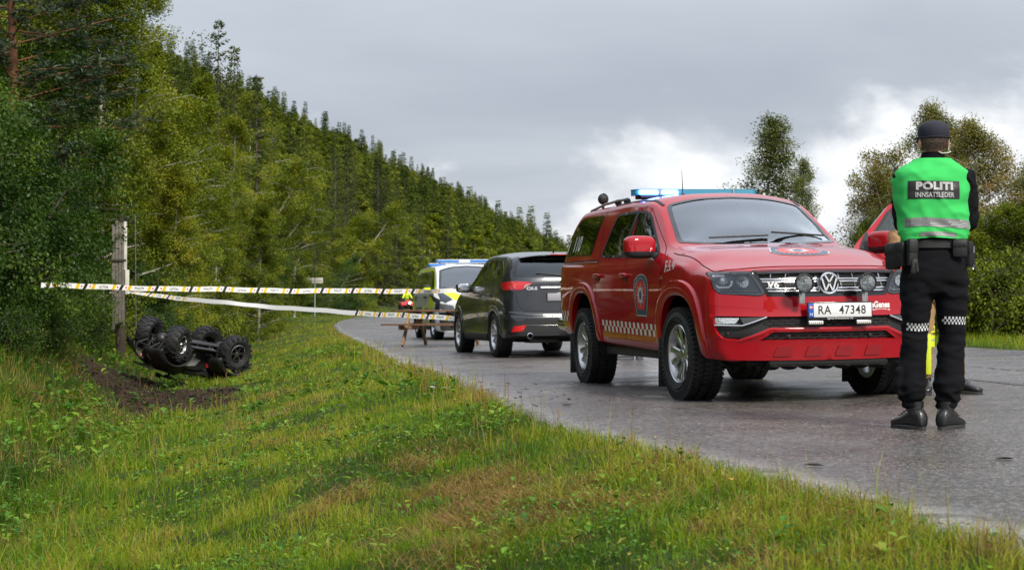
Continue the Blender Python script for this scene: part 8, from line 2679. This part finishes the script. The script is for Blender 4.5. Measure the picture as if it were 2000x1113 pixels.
def tree_part(name, kind, x, y, h=None, rot=None, label=None, cat='tree', group=None, wide=1.0, z=None, sink=.12):
 trunk, crown = PROTO[kind]
 H0 = max(v[2] for v in crown.bound_box) if False else HT[kind]
 s_ = (h / H0) if h else 1.0
 T = empty(name, (x, y, (gz(x, y) if z is None else z) - sink), rot if rot is not None else random.uniform(0, 6.28), label, cat, group)
 T.scale = (s_ * wide, s_ * wide, s_)
 a = bpy.data.objects.new('trunk', trunk); C.objects.link(a); a.parent = T
 b = bpy.data.objects.new('crown', crown); C.objects.link(b); b.parent = T
 return T


HT = {}; RAD = {}
for k_, (t_, c_) in PROTO.items():
 n_ = len(c_.vertices); q_ = np.empty(n_ * 3, np.float32); c_.vertices.foreach_get('co', q_); HT[k_] = float(np.percentile(q_.reshape(-1, 3)[:, 2], 99.7)); RAD[k_] = float(np.percentile(np.hypot(q_[0::3], q_[1::3]), 93))


def at_px(px, y): return (px - 1000) / 3000 * y
def top_h(py, y, x, z=None): return .79 + (600 - py) / 3000 * y - (gz(x, y) if z is None else z) + .12


def plant_near():
 rows = [
  # px of the stem, distance, top in px, half width in px, kind, label, category
  (-170, 22.0, 110, 255, 'alder_a', 'dark leafy bush cut off by the left edge, nearest of the bushes', 'bush'),
  (10, 24.5, 200, 170, 'alder_b', 'broad dark alder bush left of the utility pole, above the start of the tape', 'bush'),
  (95, 27.0, 320, 120, 'alder_a', 'dark alder bush leaning over the boards of the utility pole', 'bush'),
  (50, 28.5, 10, 190, 'alder_c', 'tall dark alder rising behind the bushes at the left edge', 'tree'),
  (158, 30.5, 385, 74, 'alder_b', 'smaller alder bush in front of the utility pole', 'bush'),
  (15, 23.5, 590, 85, 'bush_low', 'low leafy shrub at the left edge under the tall bushes', 'bush'),
  (120, 26, 588, 60, 'bush_low', 'low shrub on the bank below the start of the tape', 'bush'),
  (232, 31.6, 572, 30, 'bush_low', 'low shrub at the foot of the utility pole', 'bush'),
  (20, 31, -200, 230, 'pine', 'pine with an orange trunk at the top left corner', 'tree'),
  (150, 34, -100, 110, 'spruce_c', 'dark spruce behind the big bushes left of the utility pole', 'tree'),
  (215, 37, -120, 105, 'birch_b', 'olive birch rising straight above the utility pole', 'tree'),
  (100, 38, -350, 150, 'birch_a', 'tall birch between the pine and the dark spruce at the top left', 'tree'),
  (288, 41, -60, 82, 'birch_a', 'tall olive birch right of the utility pole reaching the top edge', 'tree'),
  (352, 47, -10, 52, 'birch_c', 'birch whose crown forms the outer edge of the wood against the sky at the top', 'tree'),
  (265, 36.5, 250, 70, 'birch_c', 'shorter birch beside the utility pole with pale hanging sprays', 'tree'),
  (330, 40, 330, 70, 'birch_b', 'yellowish young birch in front of the tall wood, above the overturned quad bike', 'tree'),
  (375, 48, 190, 60, 'birch_a', 'olive birch below the two dark spruce tips', 'tree'),
  (392, 60, 150, 48, 'birch_b', 'birch tucked under the left spruce tip', 'tree'),
  (425, 66, 42, 40, 'spruce_a', 'slim spruce whose pale tip is the highest of the pair', 'tree'),
  (456, 70, 92, 40, 'spruce_b', 'dark spruce whose tip is the lower and darker of the pair', 'tree'),
  (500, 76, 150, 50, 'spruce_c', 'broad olive spruce on the skyline just right of the dark spruce tip', 'tree'),
  (526, 82, 185, 38, 'birch_a', 'round topped birch where the near wood meets the far hillside', 'tree'),
  (405, 43, 440, 85, 'alder_c', 'dark rounded alder behind the tapes, right of the overturned quad bike', 'tree'),
  (340, 38.5, 500, 58, 'alder_b', 'dark shrub behind the overturned quad bike under the tapes', 'bush'),
  (462, 51, 320, 62, 'birch_c', 'grey green birch with bare pale twigs above the tapes', 'tree'),
  (505, 57, 400, 52, 'birch_b', 'birch leaning out above the slack part of the tape', 'tree'),
  (455, 62, 230, 60, 'birch_a', 'tall birch under the broad olive spruce', 'tree'),
  (540, 67, 300, 60, 'birch_c', 'olive birch left of the bright yellow green birch', 'tree'),
  (618, 77, 345, 60, 'shrub_b', 'bright yellow green birch behind the road sign', 'tree'),
  (575, 85, 320, 55, 'birch_a', 'birch just behind the bright yellow green birch', 'tree'),
  (560, 70, 480, 48, 'alder_c', 'dark bush low in the wood left of the road sign', 'bush'),
  (655, 95, 500, 36, 'alder_c', 'blue green bush at the bend behind the road sign', 'bush'),
  (688, 101, 560, 24, 'bush_low', 'low dark bush at the road bend right of the road sign', 'bush'),
  (702, 112, 430, 34, 'birch_b', 'young birch at the road bend right of the road sign', 'tree'),
  (742, 122, 480, 32, 'birch_c', 'small rusty tinged birch near the red quad bike', 'tree'),
  (478, 44, 600, 26, 'shrub_y', 'rust brown low shrub beside the overturned quad bike', 'bush'),
  (285, 34.5, 590, 40, 'shrub_y', 'yellowish low shrub right behind the front wheel of the overturned quad bike', 'bush'),
  (540, 62, 585, 36, 'shrub_y', 'low yellow green shrub under the slack tape left of the sign', 'bush'),
 ]
 for px, y, tp, hw, kind, lab, cat in rows:
  q0 = top_h(tp, y, at_px(px, y)) / HT[kind]; rp = RAD[kind] * q0 / y * 3000
  if rp > hw and 'spruce' not in kind: px = px + hw - max(hw, rp * .88)
  x = at_px(px, y); T = tree_part('bush' if cat == 'bush' else ('spruce_tree' if 'spruce' in kind else 'pine_tree' if kind == 'pine' else 'alder_tree' if 'alder' in kind else 'birch_tree'), kind, x, y, None, None, lab, cat)
  h = top_h(tp, y, x); q = max(hw / 3000 * y / RAD[kind], h / HT[kind] * .88); q = min(q, h / HT[kind] * 1.3); T.scale = (q, q, h / HT[kind])
 # right-hand side of the road
 right = [
  (1482, 46, 228, 95, 'slim_birch', 'slender birch with an open crown behind the pickup roof', 'tree'),
  (1560, 47.5, 312, 50, 'slim_birch', 'lower slender birch just right of the tallest one behind the pickup', 'tree'),
  (1650, 52, 450, 26, 'autumn_b', 'small distant tree in the gap between pickup and open door', 'tree'),
  (1735, 44, 340, 65, 'autumn_a', 'brownish tree behind the open pickup door', 'tree'),
  (1790, 41, 280, 80, 'autumn_b', 'autumn coloured tree just left of the officer', 'tree'),
  (1848, 39, 205, 95, 'autumn_a', 'tallest of the autumn trees, directly behind the officer', 'tree'),
  (1925, 36, 235, 110, 'autumn_a', 'autumn tree with orange leaves right of the officer', 'tree'),
  (2010, 37, 262, 120, 'autumn_b', 'autumn tree cut off by the right edge of the picture', 'tree'),
  (1890, 33, 420, 80, 'autumn_c', 'green lower tree right beside the officer', 'tree'),
  (1965, 32.5, 400, 85, 'autumn_c', 'green leafy young tree with a white trunk right of the officer', 'tree'),
  (1700, 40, 430, 45, 'autumn_c', 'low tree seen through the window of the open door', 'tree'),
  (2080, 33, 300, 120, 'autumn_a', 'tree just outside the right edge whose branches reach into view', 'tree'),
 ]
 for px, y, tp, hw, kind, lab, cat in right:
  x = at_px(px, y); T = tree_part('birch_tree', kind, x, y, None, None, lab, cat)
  h = top_h(tp, y, x); q = max(hw / 3000 * y / RAD[kind], h / HT[kind] * .75); T.scale = (q, q, h / HT[kind])
 for k, (px, y) in enumerate([(1860, 31.5), (1905, 31), (1950, 30.5), (1995, 30), (2040, 30), (1930, 34), (1985, 34.5), (1800, 36), (1740, 38)]):
  x = at_px(px, y); T = tree_part('undergrowth_bush', 'shrub_y', x, y, None, None, 'green undergrowth bush at the foot of the trees right of the officer', 'bush', 'undergrowth under the right-hand trees')
  s_ = 1.15 if k < 5 else 1.5; T.scale = (s_, s_, s_ * 1.2)

 # the wood goes on along the far roadside beyond the frame and behind the trees in view
 rr = random.Random(9)
 for k in range(46):
  y = rr.uniform(12, 95); x = float(right_x(y)) + rr.uniform(5, 26)
  if x / y < .40: y = max(12, x / rr.uniform(.42, .9)); x = max(x, y * .42)
  if x < float(right_x(y)) + 4: continue
  kd = rr.choice(['autumn_a', 'autumn_b', 'autumn_c', 'birch_c'])
  T = tree_part('birch_tree', kd, x, y, None, None, 'tree of the roadside wood beyond the right edge of the picture', 'tree', 'roadside wood right of the frame')
  s_ = rr.uniform(.9, 1.25) * (1 if kd != 'birch_c' else .7); T.scale = (s_, s_, s_)


def plant_forest():
 rng = np.random.default_rng(77)
 pts = []
 y = 34.0
 while y < 1750:
  step = 3.0 + y * .0075
  p = 2.2
  while p < 132:
   sp = 3.0 + y * .0085 + p * .02
   x = float(np.interp(y, HBX, HBV)) - p + rng.normal(0, sp * .3); yy = y + rng.normal(0, step * .35)
   # keep what the camera side could see: skip deep interior close by
   if not (y < 62 and p > 26) and x > -.40 * yy - 14:
    pts.append((x, yy, p))
   p += sp
  y += step
 P = np.array(pts)
 d = np.hypot(P[:, 0], P[:, 1]); order = np.argsort(d); P = P[order]; d = d[order]
 nsp = nbi = 0; rest = []
 for (x, y, p), dd in zip(P, d):
  clump = float(fbm(np.array([x]), np.array([y]), 3, .018)[0]); edge = p < 9
  prob_birch = ((.62 if y < 105 else .30) if edge else (.42 if p < 35 else .24) + .9 * max(0, clump - .48) * 3) * (1 if dd < 600 else .8)
  birch = rng.random() < prob_birch
  h = rng.uniform(8.5, 12.5) if birch else rng.uniform(7.0, 15.0)
  if p > 96: h *= .68
  if p < 6: h *= rng.uniform(.5, .85) if y < 105 else rng.uniform(.85, 1.08)
  if birch: h *= .85
  z = gz(x, y) - .2; rot = rng.random() * 6.28; w = rng.uniform(.85, 1.2) * (1.1 if birch else 1)
  if birch and nbi < 300:
   nbi += 1
   if dd < 75:
    k = ('birch_a', 'birch_b', 'birch_c')[rng.integers(3)]; T = tree_part('birch_tree', k, x, y, None, rot, 'birch standing in the mixed wood behind the front row of trees', 'tree', 'birches in the wood left of the road', z=z)
    s_ = h / HT[k]; T.scale = (s_ * w, s_ * w, s_)
   else:
    me = FAR['birch'][rng.integers(2)] if dd > 150 else None
    if me is None:
     k = ('birch_a', 'birch_b', 'birch_c')[rng.integers(3)]; me = ONE[k]; hh = HT[k]
    else: hh = 10
    o = obj_from(me, 'birch_tree'); o.location = (x, y, z); o.rotation_euler = (0, 0, rot); s_ = h / hh; o.scale = (s_ * w, s_ * w, s_); tag(o, 'pale green birch growing among the spruces on the slope', 'tree', 'birches on the wooded slope')
  elif (not birch) and nsp < 300:
   nsp += 1
   if dd < 75:
    k = ('spruce_a', 'spruce_b', 'spruce_c')[rng.integers(3)]; T = tree_part('spruce_tree', k, x, y, None, rot, 'spruce standing in the mixed wood behind the front row of trees', 'tree', 'spruces in the wood left of the road', z=z)
    s_ = h / HT[k]; T.scale = (s_ * w, s_ * w, s_)
   else:
    if dd > 170: me = FAR['spruce'][rng.integers(3)]; hh = 12
    else: k = ('spruce_a', 'spruce_b', 'spruce_c')[rng.integers(3)]; me = ONE[k]; hh = HT[k]
    o = obj_from(me, 'spruce_tree'); o.location = (x, y, z); o.rotation_euler = (0, 0, rot); s_ = h / hh; o.scale = (s_ * w, s_ * w, s_); tag(o, 'pointed spruce in the dense conifer wood on the slope', 'tree', 'spruces on the wooded slope')
  else:
   rest.append((x, y, z, rot, h, w, birch))
 # the rest of the far wood: one object, instanced over points
 for kind, sel in (('spruce', False), ('birch', True)):
  R = [q for q in rest if q[6] == sel]
  if not R: continue
  A = np.array([q[:6] for q in R])
  for v in range(len(FAR[kind])):
   B_ = A[v::len(FAR[kind])]
   me = bpy.data.meshes.new('distant_wood'); me.vertices.add(len(B_)); me.vertices.foreach_set('co', np.ascontiguousarray(B_[:, :3], np.float32).ravel())
   a1 = me.attributes.new('rot', 'FLOAT', 'POINT'); a1.data.foreach_set('value', B_[:, 3].astype(np.float32))
   a2 = me.attributes.new('hgt', 'FLOAT', 'POINT'); a2.data.foreach_set('value', (B_[:, 4] / (12 if kind == 'spruce' else 10)).astype(np.float32))
   a3 = me.attributes.new('wid', 'FLOAT', 'POINT'); a3.data.foreach_set('value', B_[:, 5].astype(np.float32))
   o = obj_from(me, 'distant_wood'); tag(o, 'far wooded hillside of ' + ('dark conifers' if kind == 'spruce' else 'pale birches') + ' climbing to the ridge', 'forest', kind='stuff')
   src = bpy.data.objects.new('tree_source', FAR[kind][v])
   g = bpy.data.node_groups.new('scatter_trees', 'GeometryNodeTree'); g.interface.new_socket('Geometry', in_out='INPUT', socket_type='NodeSocketGeometry'); g.interface.new_socket('Geometry', in_out='OUTPUT', socket_type='NodeSocketGeometry')
   gi = g.nodes.new('NodeGroupInput'); go = g.nodes.new('NodeGroupOutput'); m2p = g.nodes.new('GeometryNodeMeshToPoints'); iop = g.nodes.new('GeometryNodeInstanceOnPoints'); oi = g.nodes.new('GeometryNodeObjectInfo'); oi.inputs['Object'].default_value = src; oi.inputs['As Instance'].default_value = True
   def nat(nm): q = g.nodes.new('GeometryNodeInputNamedAttribute'); q.data_type = 'FLOAT'; q.inputs['Name'].default_value = nm; return q.outputs[0]
   cr = g.nodes.new('ShaderNodeCombineXYZ'); g.links.new(nat('rot'), cr.inputs[2]); cs = g.nodes.new('ShaderNodeCombineXYZ'); mu = g.nodes.new('ShaderNodeMath'); mu.operation = 'MULTIPLY'
   hh = nat('hgt'); g.links.new(hh, mu.inputs[0]); g.links.new(nat('wid'), mu.inputs[1]); g.links.new(mu.outputs[0], cs.inputs[0]); g.links.new(mu.outputs[0], cs.inputs[1]); g.links.new(hh, cs.inputs[2])
   g.links.new(gi.outputs[0], m2p.inputs[0]); g.links.new(m2p.outputs[0], iop.inputs['Points']); g.links.new(oi.outputs['Geometry'], iop.inputs['Instance']); g.links.new(cr.outputs[0], iop.inputs['Rotation']); g.links.new(cs.outputs[0], iop.inputs['Scale']); g.links.new(iop.outputs[0], go.inputs[0])
   md = o.modifiers.new('scatter', 'NODES'); md.node_group = g
 print('TREES', len(P), nsp, nbi, len(rest))


ONE = {k: join_one(k, *PROTO[k]) for k in ('birch_a', 'birch_b', 'birch_c', 'spruce_a', 'spruce_b', 'spruce_c')}
plant_near()
plant_forest()
